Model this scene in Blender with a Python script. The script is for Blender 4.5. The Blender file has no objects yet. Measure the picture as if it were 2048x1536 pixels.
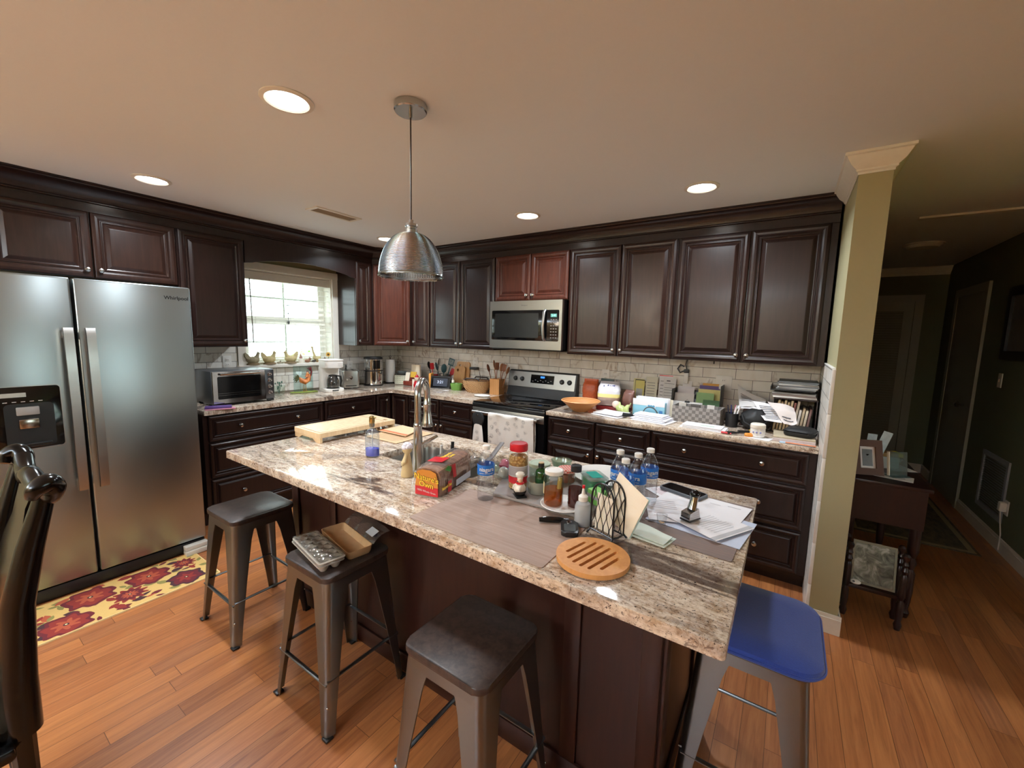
# Kitchen with granite island: procedural Blender 4.5 scene
import bpy, bmesh, math, random
from mathutils import Vector, Matrix
PI = math.pi
random.seed(7)
SC = bpy.context.scene
COL = SC.collection
def rad(d): return d*PI/180
def T(x=0, y=0, z=0): return Matrix.Translation((x, y, z))
def RZ(d): return Matrix.Rotation(rad(d), 4, 'Z')
def RX(d): return Matrix.Rotation(rad(d), 4, 'X')
def RY(d): return Matrix.Rotation(rad(d), 4, 'Y')

# ------------------------------------------------------------------ mesh builder
class MB:
    def __init__(s, M=None):
        s.bm = bmesh.new(); s.M = M if M is not None else Matrix(); s.mi = 0
    def add(s, verts, faces):
        vs = [s.bm.verts.new(s.M @ Vector(v)) for v in verts]
        out = []
        for f in faces:
            try:
                fc = s.bm.faces.new([vs[i] for i in f]); fc.material_index = s.mi; out.append(fc)
            except ValueError: pass
        return vs, out
    def bev(s, faces, b, seg=2):
        if b <= 0: return
        ed = list({e for f in faces for e in f.edges})
        r = bmesh.ops.bevel(s.bm, geom=ed, offset=b, segments=seg, profile=.5, affect='EDGES', clamp_overlap=True)
        for f in r['faces']: f.material_index = s.mi
    def box(s, x0, x1, y0, y1, z0, z1, b=0, seg=2):
        v = [(x0,y0,z0),(x1,y0,z0),(x1,y1,z0),(x0,y1,z0),(x0,y0,z1),(x1,y0,z1),(x1,y1,z1),(x0,y1,z1)]
        _, fs = s.add(v, [(3,2,1,0),(4,5,6,7),(0,1,5,4),(1,2,6,5),(2,3,7,6),(3,0,4,7)])
        s.bev(fs, b, seg); return s
    def loft(s, rings, cap0=True, cap1=True, closed=True):
        n = len(rings[0]); vs = []
        for r in rings: vs += [s.bm.verts.new(s.M @ Vector(p)) for p in r]
        fs = []
        for k in range(len(rings)-1):
            for i in range(n if closed else n-1):
                j = (i+1) % n
                try: fs.append(s.bm.faces.new((vs[k*n+i], vs[k*n+j], vs[(k+1)*n+j], vs[(k+1)*n+i])))
                except ValueError: pass
        if cap0:
            try: fs.append(s.bm.faces.new(list(reversed(vs[:n]))))
            except ValueError: pass
        if cap1:
            try: fs.append(s.bm.faces.new(vs[-n:]))
            except ValueError: pass
        for f in fs: f.material_index = s.mi
        return s
    def lathe(s, prof, seg=24, c=(0,0,0), cap0=True, cap1=True, sx=1, sy=1):
        rings = []
        for r, z in prof:
            r = max(r, 1e-5)
            rings.append([(c[0]+r*sx*math.cos(2*PI*i/seg), c[1]+r*sy*math.sin(2*PI*i/seg), c[2]+z) for i in range(seg)])
        s.loft(rings, cap0, cap1); return s
    def cyl(s, x, y, z0, z1, r, r1=None, seg=24):
        return s.lathe([(r, z0), (r if r1 is None else r1, z1)], seg, (x, y, 0))
    def tube(s, pts, r, seg=8, closed=False, caps=True, sq=None):
        pts = [Vector(p) for p in pts]; n = len(pts); rings = []; up = None
        for i, p in enumerate(pts):
            if closed: t = pts[(i+1) % n]-pts[i-1]
            else: t = pts[min(i+1, n-1)]-pts[max(i-1, 0)]
            t.normalize()
            if up is None:
                up = Vector((0,0,1)) if abs(t.z) < .9 else Vector((1,0,0))
            a = t.cross(up)
            if a.length < 1e-6: a = t.orthogonal()
            a.normalize(); b = a.cross(t).normalized(); up = b
            rr = r[i] if isinstance(r, (list, tuple)) else r
            q = sq if sq else 1
            rings.append([p + a*rr*math.cos(2*PI*k/seg+PI/seg) + b*rr*q*math.sin(2*PI*k/seg+PI/seg) for k in range(seg)])
        if closed: rings.append(rings[0])
        s.loft(rings, caps and not closed, caps and not closed); return s
    def prism(s, poly, z0, z1, b=0, seg=2):
        n = len(poly)
        v = [(x, y, z0) for x, y in poly] + [(x, y, z1) for x, y in poly]
        f = [tuple(reversed(range(n))), tuple(range(n, 2*n))] + [(i, (i+1) % n, n+(i+1) % n, n+i) for i in range(n)]
        _, fs = s.add(v, f)
        if b: s.bev([x for x in fs[:2]], b, seg)
        return s
    def sphere(s, x, y, z, rx, ry=None, rz=None, u=16, v=10):
        ry = rx if ry is None else ry; rz = rx if rz is None else rz
        rings = []
        for k in range(v+1):
            a = -PI/2+PI*k/v; c = max(math.cos(a), 1e-4)
            rings.append([(x+rx*c*math.cos(2*PI*i/u), y+ry*c*math.sin(2*PI*i/u), z+rz*math.sin(a)) for i in range(u)])
        s.loft(rings); return s
    def grid(s, fn, nu, nv, thick=0):
        v = [fn(i/nu, j/nv) for j in range(nv+1) for i in range(nu+1)]
        f = [(j*(nu+1)+i, j*(nu+1)+i+1, (j+1)*(nu+1)+i+1, (j+1)*(nu+1)+i) for j in range(nv) for i in range(nu)]
        vs, fs = s.add(v, f)
        if thick:
            s.bm.normal_update()
            bmesh.ops.solidify(s.bm, geom=fs, thickness=thick)
        return s
    def holed(s, outer, holes, z0, z1):
        from mathutils.geometry import tessellate_polygon
        loops = [outer]+holes
        flat = [p for l in loops for p in l]
        tri = tessellate_polygon([[Vector((x, y, 0)) for x, y in l] for l in loops])
        n = len(flat)
        v = [(x, y, z0) for x, y in flat]+[(x, y, z1) for x, y in flat]
        f = [tuple(reversed(t)) for t in tri]+[tuple(i+n for i in t) for t in tri]
        k = 0
        for l in loops:
            m = len(l)
            for i in range(m):
                a, b2 = k+i, k+(i+1) % m
                f.append((a, b2, b2+n, a+n))
            k += m
        s.add(v, f); return s
    def mesh(s, name, mats, smooth=32):
        bmesh.ops.remove_doubles(s.bm, verts=s.bm.verts, dist=1e-6)
        bmesh.ops.recalc_face_normals(s.bm, faces=s.bm.faces)
        me = bpy.data.meshes.new(name); s.bm.to_mesh(me); s.bm.free()
        for m in (mats if isinstance(mats, (list, tuple)) else [mats]): me.materials.append(m)
        if smooth and len(me.polygons):
            me.polygons.foreach_set('use_smooth', [True]*len(me.polygons))
            me.set_sharp_from_angle(angle=rad(smooth))
        return me
    def part(s, name, mats, parent, label=None, smooth=32):
        o = bpy.data.objects.new(name, s.mesh(name, mats, smooth)); COL.objects.link(o)
        o.parent = parent
        if label: o['label'] = label
        return o
    def solo(s, name, mats, label, cat, loc=(0,0,0), rz=0, group=None, smooth=32):
        o = bpy.data.objects.new(name, s.mesh(name, mats, smooth)); COL.objects.link(o)
        o.location = loc; o.rotation_euler = (0, 0, rad(rz)); tag(o, label, cat, group); return o

def tag(o, label, cat, group=None):
    o['label'] = label; o['category'] = cat
    if group: o['group'] = group
def thing(name, label, cat, loc=(0,0,0), rz=0, group=None):
    o = bpy.data.objects.new(name, None); COL.objects.link(o); o.empty_display_size = .05
    o.location = loc; o.rotation_euler = (0, 0, rad(rz)); tag(o, label, cat, group); return o
def struct(mb, name, mats, label=None, smooth=32):
    o = bpy.data.objects.new(name, mb.mesh(name, mats, smooth)); COL.objects.link(o); o['kind'] = 'structure'
    o['label'] = label or name.replace('_', ' '); o['category'] = name.split('_')[0]
    return o
def dup(o, label=None, loc=None, rz=None):
    c = o.copy(); COL.objects.link(c)
    if loc: c.location = loc
    if rz is not None: c.rotation_euler = (0, 0, rad(rz))
    if label: c['label'] = label
    for ch in list(o.children):
        d = ch.copy(); COL.objects.link(d); d.parent = c
        for g in list(ch.children):
            e = g.copy(); COL.objects.link(e); e.parent = d
    return c
def rrect(x0, x1, y0, y1, r, n=5):
    out = []
    for cx, cy, a in ((x1-r, y1-r, 0), (x0+r, y1-r, 90), (x0+r, y0+r, 180), (x1-r, y0+r, 270)):
        for k in range(n+1):
            t = rad(a+90*k/n); out.append((cx+r*math.cos(t), cy+r*math.sin(t)))
    return out
def spline(pts, n=6):
    P = [Vector(p) for p in pts]; P = [P[0]*2-P[1]]+P+[P[-1]*2-P[-2]]; out = []
    for i in range(1, len(P)-2):
        a, b, c, d = P[i-1:i+3]
        for k in range(n):
            t = k/n; out.append(tuple(.5*((2*b)+(c-a)*t+(2*a-5*b+4*c-d)*t*t+(3*b-a-3*c+d)*t**3)))
    return out+[tuple(P[-2])]
def lerp_list(v, n):
    out = []
    for i in range(len(v)-1): out += [v[i]+(v[i+1]-v[i])*k/n for k in range(n)]
    return out+[v[-1]]
def arc(cx, cy, r, a0, a1, n):
    return [(cx+r*math.cos(rad(a0+(a1-a0)*k/n)), cy+r*math.sin(rad(a0+(a1-a0)*k/n))) for k in range(n+1)]

def text_mb(mb, body, size, frame, bend=None, depth=.0004, align='CENTER', bold=0.0, shear=0.0):
    """lettering: frame maps (x,y,z of flat text) to a point"""
    cu = bpy.data.curves.new('lettering', 'FONT'); cu.body = body; cu.size = size; cu.align_x = align; cu.align_y = 'CENTER'
    cu.extrude = depth; cu.offset = bold; cu.shear = shear; cu.resolution_u = 3
    ob = bpy.data.objects.new('lettering', cu)
    me = bpy.data.meshes.new_from_object(ob)
    vs = [frame(v.co.x, v.co.y, v.co.z) for v in me.vertices]
    fs = [tuple(p.vertices) for p in me.polygons]
    mb.add(vs, fs)
    bpy.data.objects.remove(ob); bpy.data.curves.remove(cu); bpy.data.meshes.remove(me)
    return mb
def plane_frame(o, u, v):
    o = Vector(o); u = Vector(u).normalized(); v = Vector(v).normalized(); n = u.cross(v)
    return lambda x, y, z: tuple(o+u*x+v*y+n*z)
def wrap_frame(cx, cy, z0, r, ang):
    def f(x, y, z):
        a = rad(ang)+x/r
        return (cx+(r+z)*math.cos(a), cy+(r+z)*math.sin(a), z0+y)
    return f

# ------------------------------------------------------------------ materials
def lin(c):
    return tuple((x/12.92 if x <= .04045 else ((x+.055)/1.055)**2.4) for x in (c[0]/255, c[1]/255, c[2]/255))
class NT:
    def __init__(s, name):
        s.m = bpy.data.materials.new(name); s.m.use_nodes = True; s.t = s.m.node_tree
        s.b = s.t.nodes['Principled BSDF']; s.out = s.t.nodes['Material Output']
    def n(s, typ, **k):
        o = s.t.nodes.new(typ)
        for a, v in k.items():
            if a.startswith('i_'): o.inputs[a[2:].replace('_', ' ')].default_value = v
            else: setattr(o, a, v)
        return o
    def l(s, a, b): s.t.links.new(a, b)
    def coord(s, scale=(1,1,1), rot=(0,0,0), loc=(0,0,0)):
        tc = s.n('ShaderNodeTexCoord'); mp = s.n('ShaderNodeMapping')
        mp.inputs['Scale'].default_value = scale; mp.inputs['Rotation'].default_value = rot; mp.inputs['Location'].default_value = loc
        s.l(tc.outputs['Object'], mp.inputs['Vector']); return mp.outputs['Vector']
    def noise(s, vec, scale, detail=4, rough=.55, dist=0):
        o = s.n('ShaderNodeTexNoise'); o.inputs['Scale'].default_value = scale; o.inputs['Detail'].default_value = detail
        o.inputs['Roughness'].default_value = rough; o.inputs['Distortion'].default_value = dist
        s.l(vec, o.inputs['Vector']); return o.outputs['Fac']
    def ramp(s, fac, stops, interp='LINEAR'):
        o = s.n('ShaderNodeValToRGB'); e = o.color_ramp; e.interpolation = interp
        while len(e.elements) < len(stops): e.elements.new(.5)
        for el, (p, c) in zip(e.elements, stops):
            el.position = p; el.color = (c if isinstance(c, (tuple, list)) else (c, c, c))[:3]+(1,)
        s.l(fac, o.inputs['Fac']); return o.outputs['Color']
    def mix(s, a, b, fac, mode='MIX'):
        o = s.n('ShaderNodeMix', data_type='RGBA', blend_type=mode)
        for sock, v in ((o.inputs[6], a), (o.inputs[7], b), (o.inputs[0], fac)):
            if isinstance(v, (int, float)): sock.default_value = v if sock.type == 'VALUE' else (v, v, v, 1)
            elif isinstance(v, (tuple, list)): sock.default_value = tuple(v)[:3]+(1,)
            else: s.l(v, sock)
        return o.outputs[2]
    def math(s, op, a, b=0, c=None):
        o = s.n('ShaderNodeMath', operation=op)
        for sock, v in zip(o.inputs, (a, b, c)):
            if v is None: continue
            if isinstance(v, (int, float)): sock.default_value = v
            else: s.l(v, sock)
        return o.outputs[0]
    def bump(s, h, strength=.3, dist=.01):
        o = s.n('ShaderNodeBump'); o.inputs['Strength'].default_value = strength; o.inputs['Distance'].default_value = dist
        s.l(h, o.inputs['Height']); s.l(o.outputs['Normal'], s.b.inputs['Normal'])
    def set(s, **k):
        for a, v in k.items():
            nm = {'base': 'Base Color', 'rough': 'Roughness', 'metal': 'Metallic', 'spec': 'Specular IOR Level', 'trans': 'Transmission Weight',
                  'ior': 'IOR', 'coat': 'Coat Weight', 'coatr': 'Coat Roughness', 'sheen': 'Sheen Weight', 'aniso': 'Anisotropic', 'alpha': 'Alpha', 'sss': 'Subsurface Weight'}[a]
            i = s.b.inputs[nm]
            if hasattr(v, 'links') or isinstance(v, bpy.types.NodeSocket): s.l(v, i)
            elif isinstance(v, (tuple, list)): i.default_value = tuple(v)[:3]+(1,)
            else: i.default_value = v
        return s
_mc = {}
def plain(rgb, rough=.5, metal=0, spec=.5, var=.06, scale=30, coat=0, name=None):
    """plain surface with a little procedural mottling"""
    key = (rgb, rough, metal, spec, var, scale, coat)
    if key in _mc: return _mc[key]
    t = NT(name or 'surface_%02x%02x%02x' % rgb); c = lin(rgb)
    v = t.coord()
    f = t.noise(v, scale, 3)
    t.set(base=t.mix([x*(1-var) for x in c], [min(1, x*(1+var)) for x in c], f), rough=rough, metal=metal, spec=spec, coat=coat)
    _mc[key] = t.m; return t.m
def emit(rgb, strength, name='lamp_glow'):
    t = NT(name); t.b.inputs['Emission Color'].default_value = lin(rgb)+(1,); t.b.inputs['Emission Strength'].default_value = strength
    t.set(base=lin(rgb), rough=.5); return t.m
def clear(tint=(255,255,255), gloss=.05, rough=.02, name='clear_plastic', fres=1.45, body=0.0, bodycol=(255,255,255)):
    """thin clear plastic or glass: see-through with a reflecting skin"""
    key = ('clear', tint, gloss, rough, fres, body, bodycol)
    if key in _mc: return _mc[key]
    t = NT(name); nd = t.t.nodes; nd.remove(t.b)
    tr = t.n('ShaderNodeBsdfTransparent'); tr.inputs[0].default_value = lin(tint)+(1,)
    gl = t.n('ShaderNodeBsdfGlossy'); gl.inputs['Roughness'].default_value = rough
    lw = t.n('ShaderNodeLayerWeight'); lw.inputs['Blend'].default_value = .5
    mx = t.n('ShaderNodeMixShader')
    f = t.math('MULTIPLY_ADD', t.math('POWER', lw.outputs['Facing'], 3.5), (fres-1)*1.1, gloss)
    base = tr.outputs[0]
    if body:
        df = t.n('ShaderNodeBsdfDiffuse'); df.inputs[0].default_value = lin(bodycol)+(1,)
        m2 = t.n('ShaderNodeMixShader'); m2.inputs[0].default_value = body
        t.l(base, m2.inputs[1]); t.l(df.outputs[0], m2.inputs[2]); base = m2.outputs[0]
    t.l(f, mx.inputs[0]); t.l(base, mx.inputs[1]); t.l(gl.outputs[0], mx.inputs[2]); t.l(mx.outputs[0], t.out.inputs[0])
    _mc[key] = t.m; return t.m

def cab_wood(name, c1, c2, rough=.3):
    t = NT(name); v = t.coord((14, 14, 1.3))
    f = t.noise(v, 3.2, 6, .6, .6)
    col = t.ramp(f, [(.3, lin(c1)), (.72, lin(c2))])
    t.set(base=col, rough=rough, spec=.36, coat=.12, coatr=.12); return t.m
M = {}
M['wood'] = cab_wood('espresso_cabinet_wood', (28, 16, 14), (43, 25, 21))
M['wood_lit'] = cab_wood('lit_cabinet_wood', (64, 32, 24), (88, 46, 34))  # redder copy of the cabinet wood, light on the doors put into colour
M['wood_mid'] = cab_wood('brown_cabinet_wood', (36, 21, 17), (53, 32, 25))
M['wood_island'] = cab_wood('island_panel_wood', (36, 16, 12), (48, 23, 17), .38)
M['wood_black'] = cab_wood('black_lacquer_wood', (6, 5, 5), (12, 9, 8), .18)
M['wood_table'] = cab_wood('mahogany_wood', (28, 13, 12), (42, 19, 17), .35)
def granite(name, rot=0.0, veins=1.0):
    t = NT(name); v = t.coord(rot=(0, 0, rad(rot)))
    vs = t.coord((.8, 3.4, 1), rot=(0, 0, rad(rot)))
    f1 = t.noise(v, 62, 6, .68)
    base = t.ramp(f1, [(.28, lin((120, 96, 76))), (.40, lin((182, 160, 136))), (.54, lin((222, 210, 194))), (.75, lin((240, 234, 226)))])
    fl = t.noise(vs, 9, 8, .70, 1.3)                                     # flowing veins
    base = t.mix(base, t.ramp(fl, [(.40, lin((96, 66, 52))), (.47, lin((160, 128, 104))), (.55, lin((228, 214, 194)))]), .48)
    gold = t.noise(v, 7, 4, .6, .5)
    base = t.mix(base, lin((190, 154, 108)), t.math('MULTIPLY', t.ramp(gold, [(.52, 0.0), (.70, 1.0)]), .32))
    sp = t.noise(v, 150, 3, .6, .6)
    base = t.mix(base, lin((52, 36, 30)), t.ramp(sp, [(.60, 0.0), (.665, 1.0)]))
    sp2 = t.noise(vs, 62, 5, .72, .9)
    base = t.mix(base, lin((84, 60, 48)), t.math('MULTIPLY', t.ramp(sp2, [(.55, 0.0), (.63, 1.0)]), .75))
    bd = t.noise(t.coord((.62, 2.3, 1), rot=(0, 0, rad(rot+8)), loc=(3.3, 1.7, 0)), 1.9, 5, .55, 1.1)
    base = t.mix(base, lin((70, 52, 46)), t.math('MULTIPLY', t.ramp(bd, [(.60, 0.0), (.635, 1.0)]), .85*veins))
    t.set(base=base, rough=.06, spec=.6); return t.m
M['granite'] = granite('granite_island', -58, 1.0)
M['granite2'] = granite('granite_counter', 20, .8)
def floor_mat():
    t = NT('hardwood_floor'); tc = t.n('ShaderNodeTexCoord'); sp = t.n('ShaderNodeSeparateXYZ'); t.l(tc.outputs['Object'], sp.inputs[0])
    row = t.math('FLOOR', t.math('DIVIDE', sp.outputs['X'], .083)); wn = t.n('ShaderNodeTexWhiteNoise', noise_dimensions='1D'); t.l(row, wn.inputs['W'])
    cb = t.n('ShaderNodeCombineXYZ'); t.l(t.math('MULTIPLY_ADD', wn.outputs['Value'], 5.0, sp.outputs['Y']), cb.inputs['X']); t.l(sp.outputs['X'], cb.inputs['Y'])
    br = t.n('ShaderNodeTexBrick'); br.offset = 0; br.squash = 1
    for k, x in (('Scale', 1), ('Mortar Size', .0012), ('Mortar Smooth', .3), ('Bias', 0), ('Brick Width', .92), ('Row Height', .083)): br.inputs[k].default_value = x
    br.inputs['Color1'].default_value = (0, 0, 0, 1); br.inputs['Color2'].default_value = (1, 1, 1, 1); br.inputs['Mortar'].default_value = (.5, .5, .5, 1)
    t.l(cb.outputs[0], br.inputs['Vector'])
    ad = t.n('ShaderNodeVectorMath', operation='MULTIPLY_ADD'); ad.inputs[1].default_value = (2.2, 34, 1)
    rnd = t.n('ShaderNodeCombineXYZ'); m = t.math('MULTIPLY', br.outputs['Color'], 23.0); t.l(m, rnd.inputs['X']); t.l(m, rnd.inputs['Z'])
    t.l(cb.outputs[0], ad.inputs[0]); t.l(rnd.outputs[0], ad.inputs[2])
    g = t.noise(ad.outputs[0], 1.6, 7, .62, .7)
    tone = t.ramp(br.outputs['Color'], [(0, lin((118, 70, 42))), (.3, lin((158, 96, 56))), (.55, lin((184, 120, 70))), (.8, lin((150, 92, 58))), (1, lin((134, 88, 62)))])
    col = t.mix(tone, t.ramp(g, [(.3, lin((104, 58, 36))), (.5, lin((166, 104, 60))), (.72, lin((198, 136, 80)))]), .42)
    col = t.mix(col, lin((58, 28, 18)), t.math('MULTIPLY', br.outputs['Fac'], .8))
    t.set(base=col, rough=t.ramp(g, [(.2, .27), (.8, .36)]), spec=.5); t.bump(t.math('SUBTRACT', 1, br.outputs['Fac']), .15, .002)
    return t.m
M['floor'] = floor_mat()
def tile(name, axis):
    t = NT(name); tc = t.n('ShaderNodeTexCoord'); sp = t.n('ShaderNodeSeparateXYZ'); t.l(tc.outputs['Object'], sp.inputs[0])
    cb = t.n('ShaderNodeCombineXYZ'); t.l(sp.outputs[axis], cb.inputs['X'])
    t.l(t.math('SUBTRACT', sp.outputs['Z'], .9145 if axis != 'Yf' else 0), cb.inputs['Y'])
    br = t.n('ShaderNodeTexBrick'); br.offset = .5; br.offset_frequency = 2
    for k, x in (('Scale', 1), ('Mortar Size', .0018), ('Mortar Smooth', .25), ('Bias', 0), ('Brick Width', .2337), ('Row Height', .0785)): br.inputs[k].default_value = x
    br.inputs['Color1'].default_value = (0, 0, 0, 1); br.inputs['Color2'].default_value = (1, 1, 1, 1); br.inputs['Mortar'].default_value = (.5, .5, .5, 1)
    t.l(cb.outputs[0], br.inputs['Vector'])
    off = t.n('ShaderNodeVectorMath', operation='ADD'); cm = t.n('ShaderNodeCombineXYZ'); mm = t.math('MULTIPLY', br.outputs['Color'], 37.0)
    t.l(mm, cm.inputs['X']); t.l(mm, cm.inputs['Z']); t.l(cb.outputs[0], off.inputs[0]); t.l(cm.outputs[0], off.inputs[1])
    mp = t.n('ShaderNodeMapping'); mp.inputs['Rotation'].default_value = (0, 0, rad(-38)); mp.inputs['Scale'].default_value = (2.4, 1, 1); t.l(off.outputs[0], mp.inputs[0])
    f = t.noise(mp.outputs[0], 2.6, 4, .55, .7)
    vein = t.ramp(f, [(.465, 0.0), (.5, 1.0), (.53, 0.0)])
    soft = t.ramp(t.noise(mp.outputs[0], 3, 3, .5, .6), [(.4, lin((238, 235, 228))), (.7, lin((222, 216, 204)))])
    col = t.mix(soft, lin((138, 106, 70)), t.math('MULTIPLY', t.math('MULTIPLY', vein, t.ramp(t.noise(mp.outputs[0], 1.7, 2), [(.46, 0.0), (.60, 1.0)])), .6))
    col = t.mix(col, lin((88, 84, 78)), br.outputs['Fac'])
    t.set(base=col, rough=.28, spec=.5); t.bump(t.math('SUBTRACT', 1, br.outputs['Fac']), .4, .003); return t.m
M['tile_x'] = tile('marble_subway_tile', 'X')
M['tile_y'] = tile('marble_subway_tile_side', 'Y')
def steel(name, c, rough, axis='X', aniso=0):
    t = NT(name); sc = {'X': (2, 200, 200), 'Y': (200, 2, 200), 'Z': (200, 200, 2)}[axis]
    f = t.noise(t.coord(sc), 3, 3, .6)
    t.set(base=t.mix([x*.93 for x in lin(c)], lin(c), f), rough=t.math('MULTIPLY_ADD', f, .08, rough-.04), metal=1, aniso=aniso); return t.m
M['steel'] = steel('brushed_steel', (176, 174, 170), .3, 'X')
M['steel_fridge'] = steel('brushed_fridge_steel', (166, 176, 178), .33, 'Y')
M['steel_dark'] = steel('dark_gunmetal', (134, 138, 140), .32, 'Z')
M['nickel'] = steel('satin_nickel', (190, 192, 190), .22, 'Z')
M['chrome'] = plain((200, 200, 200), .08, 1, name='chrome')
M['black_gloss'] = plain((10, 10, 11), .08, name='black_glass')
M['black'] = plain((20, 20, 21), .35, name='black_plastic')
M['black_matte'] = plain((22, 21, 21), .7, name='black_matte')
M['white'] = plain((236, 234, 228), .35, name='white_plastic')
M['white_paint'] = plain((230, 226, 216), .4, name='white_trim_paint')
M['paper'] = plain((238, 236, 238), .7, var=.02, name='white_paper')
M['paper_warm'] = plain((236, 228, 206), .7, var=.03, name='cream_paper')
M['paper_gray'] = plain((200, 198, 196), .7, var=.04, name='grey_paper')
M['ink'] = plain((92, 92, 98), .8, name='printed_ink')
M['ink_dark'] = plain((40, 40, 46), .8, name='dark_ink')
M['red'] = plain((206, 30, 40), .35, name='red_plastic')
M['blue_label'] = plain((30, 110, 196), .4, name='blue_label')
M['glass'] = clear((248, 252, 250), .03, .01, 'clear_glass')
M['pet'] = clear((252, 253, 254), .07, .05, 'clear_bottle_plastic', 1.5, .012)
M['water'] = clear((250, 252, 254), .03, .02, 'bottle_water', 1.25)
CAMP = dict(x=4.18631, y=-3.58940, z=1.52817, yaw=0.589468, pitch=-0.118519, roll=0.023889, f=825.460)   # f in pixels of a 2048 wide frame
# ================================================================== room
CEIL = 2.4185
UZ = 1.374          # bottom of the upper cabinets
def wall_paint(name, rgb):
    t = NT(name); f = t.noise(t.coord(), 90, 4, .6)
    c = lin(rgb); t.set(base=t.mix([x*.97 for x in c], c, f), rough=.75, spec=.3); t.bump(f, .05, .002); return t.m
M['tan'] = wall_paint('tan_wall_paint', (168, 161, 126))
M['ceil'] = wall_paint('ceiling_paint', (238, 244, 248))
M['livp'] = wall_paint('living_wall_paint', (168, 136, 92))
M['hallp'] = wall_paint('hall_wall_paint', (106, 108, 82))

def box_struct(name, x0, x1, y0, y1, z0, z1, mat, label=None):
    return struct(MB().box(x0, x1, y0, y1, z0, z1), name, mat, label)
box_struct('floor', -.15, 8.15, -7.65, 3.3, -.06, 0, M['floor'], 'orange-brown hardwood strip floor')
box_struct('ceiling', -.15, 8.15, -7.65, 3.3, CEIL, CEIL+.1, M['ceil'], 'beige painted ceiling')
# left wall with the window opening
WY0, WY1, WZ0, WZ1 = -1.79, -.90, 1.19, 2.075
mb = MB()
mb.box(-.15, 0, -7.65, WY0, 0, CEIL); mb.box(-.15, 0, WY1, .15, 0, CEIL)
mb.box(-.15, 0, WY0, WY1, 0, WZ0); mb.box(-.15, 0, WY0, WY1, WZ1, CEIL)
wl = struct(mb, 'wall_left', M['tan'], 'tan wall with the kitchen window')
MB().box(.0005, .009, -2.366, -1.862, .915, UZ-.0006).box(.0005, .009, -1.862, -.838, .915, 1.158).box(.0005, .009, -.838, -.009, .915, UZ-.0006).part('backsplash', M['tile_y'], wl, 'marble-look subway tile backsplash')
wb = struct(MB().box(0, 4.515, 0, .14, 0, CEIL), 'wall_back', M['tan'], 'tan wall behind the range')
MB().box(.0005, 4.374, -.009, -.0005, .915, UZ-.0006).part('backsplash', M['tile_x'], wb, 'marble-look subway tile backsplash')
# stub wall at the end of the cabinets
wm = struct(MB().box(4.387, 4.513, -.95, 0, 0, CEIL), 'wall_middle', M['tan'], 'tan end of the short wall beside the cabinets')
MB().box(4.376, 4.3865, -.944, -.0095, 0, 1.392).part('backsplash', M['tile_y'], wm, 'subway tile on the side of the short wall')
mb = MB()
for k in range(6):
    z0 = .004+k*.232; mb.box(4.372, 4.388, -.9545, -.9435, z0, min(z0+.2305, 1.394), .002, 2)
mb.box(4.372, 4.388, -.9435, -.335, 1.3925, 1.400, .002)
mb.part('tile_edging', M['white'], wm, 'white pencil edging of the tile')
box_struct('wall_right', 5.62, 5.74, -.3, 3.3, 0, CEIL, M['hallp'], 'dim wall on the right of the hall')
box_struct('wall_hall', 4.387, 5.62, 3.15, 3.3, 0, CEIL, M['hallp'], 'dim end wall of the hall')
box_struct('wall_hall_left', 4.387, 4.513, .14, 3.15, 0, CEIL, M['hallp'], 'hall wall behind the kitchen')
box_struct('wall_living', 5.74, 8.15, -.3, -.18, 0, CEIL, M['livp'], 'tan living room wall')
mb = MB()
EY0, EY1, EZ0, EZ1 = -3.1, -1.2, 1.05, 2.10
mb.box(8, 8.15, -7.65, EY0, 0, CEIL); mb.box(8, 8.15, EY1, -.3, 0, CEIL); mb.box(8, 8.15, EY0, EY1, 0, EZ0); mb.box(8, 8.15, EY0, EY1, EZ1, CEIL)
struct(mb, 'wall_east', M['livp'], 'tan living room wall with the wide window')
box_struct('wall_front', -.15, 8.15, -7.65, -7.5, 0, CEIL, M['livp'], 'tan wall behind the viewer')

# base boards
def baseboard(name, pts):
    mb = MB()
    for (x0, x1, y0, y1) in pts:
        mb.box(x0, x1, y0, y1, 0, .085, .0); mb.box(x0+(.004 if x1-x0 < .03 else 0), x1-(.004 if x1-x0 < .03 else 0), y0+(.004 if y1-y0 < .03 else 0), y1-(.004 if y1-y0 < .03 else 0), .085, .105)
    return struct(mb, name, M['white_paint'], 'white base board')
baseboard('baseboard_middle', [(4.372, 4.528, -.966, -.951), (4.5135, 4.528, -.951, 0)])
baseboard('baseboard_right', [(5.604, 5.6195, -.3, 1.85), (5.604, 5.6195, 2.75, 3.149)])
baseboard('baseboard_hall', [(5.44, 5.604, 3.134, 3.1495)])
# crown of the stub wall
def crown_prof(h, d):   # (out, down)
    return [(d, 0), (d, .012), (d*.86, .016), (d*.80, h*.28), (d*.55, h*.55), (d*.30, h*.70), (d*.20, h*.76), (d*.20, h*.84), (d*.06, h*.90), (d*.06, h), (0, h)]
def crown_run(mb, path, h, d, z=CEIL, outward=None):
    """path: list of (x,y, nx,ny) mitre vectors"""
    rings = []
    for x, y, nx, ny in path:
        rings.append([(x+nx*o, y+ny*o, z-dn) for o, dn in crown_prof(h, d)]+[(x, y, z)])
    mb.loft(rings)
mb = MB()
crown_run(mb, [(4.3865, -.40, -1, 0), (4.3865, -.9505, -1, -1), (4.5135, -.9505, 1, -1), (4.5135, -.02, 1, 0)], .092, .062, CEIL-.0005)
struct(mb, 'trim_1', M['white_paint'], 'white crown molding on the short wall')
mb = MB(); crown_run(mb, [(4.5135, 3.1495, 0, -1), (5.6195, 3.1495, 0, -1)], .09, .07, CEIL-.0005)
struct(mb, 'trim_2', M['white_paint'], 'white crown molding at the hall end')
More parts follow.
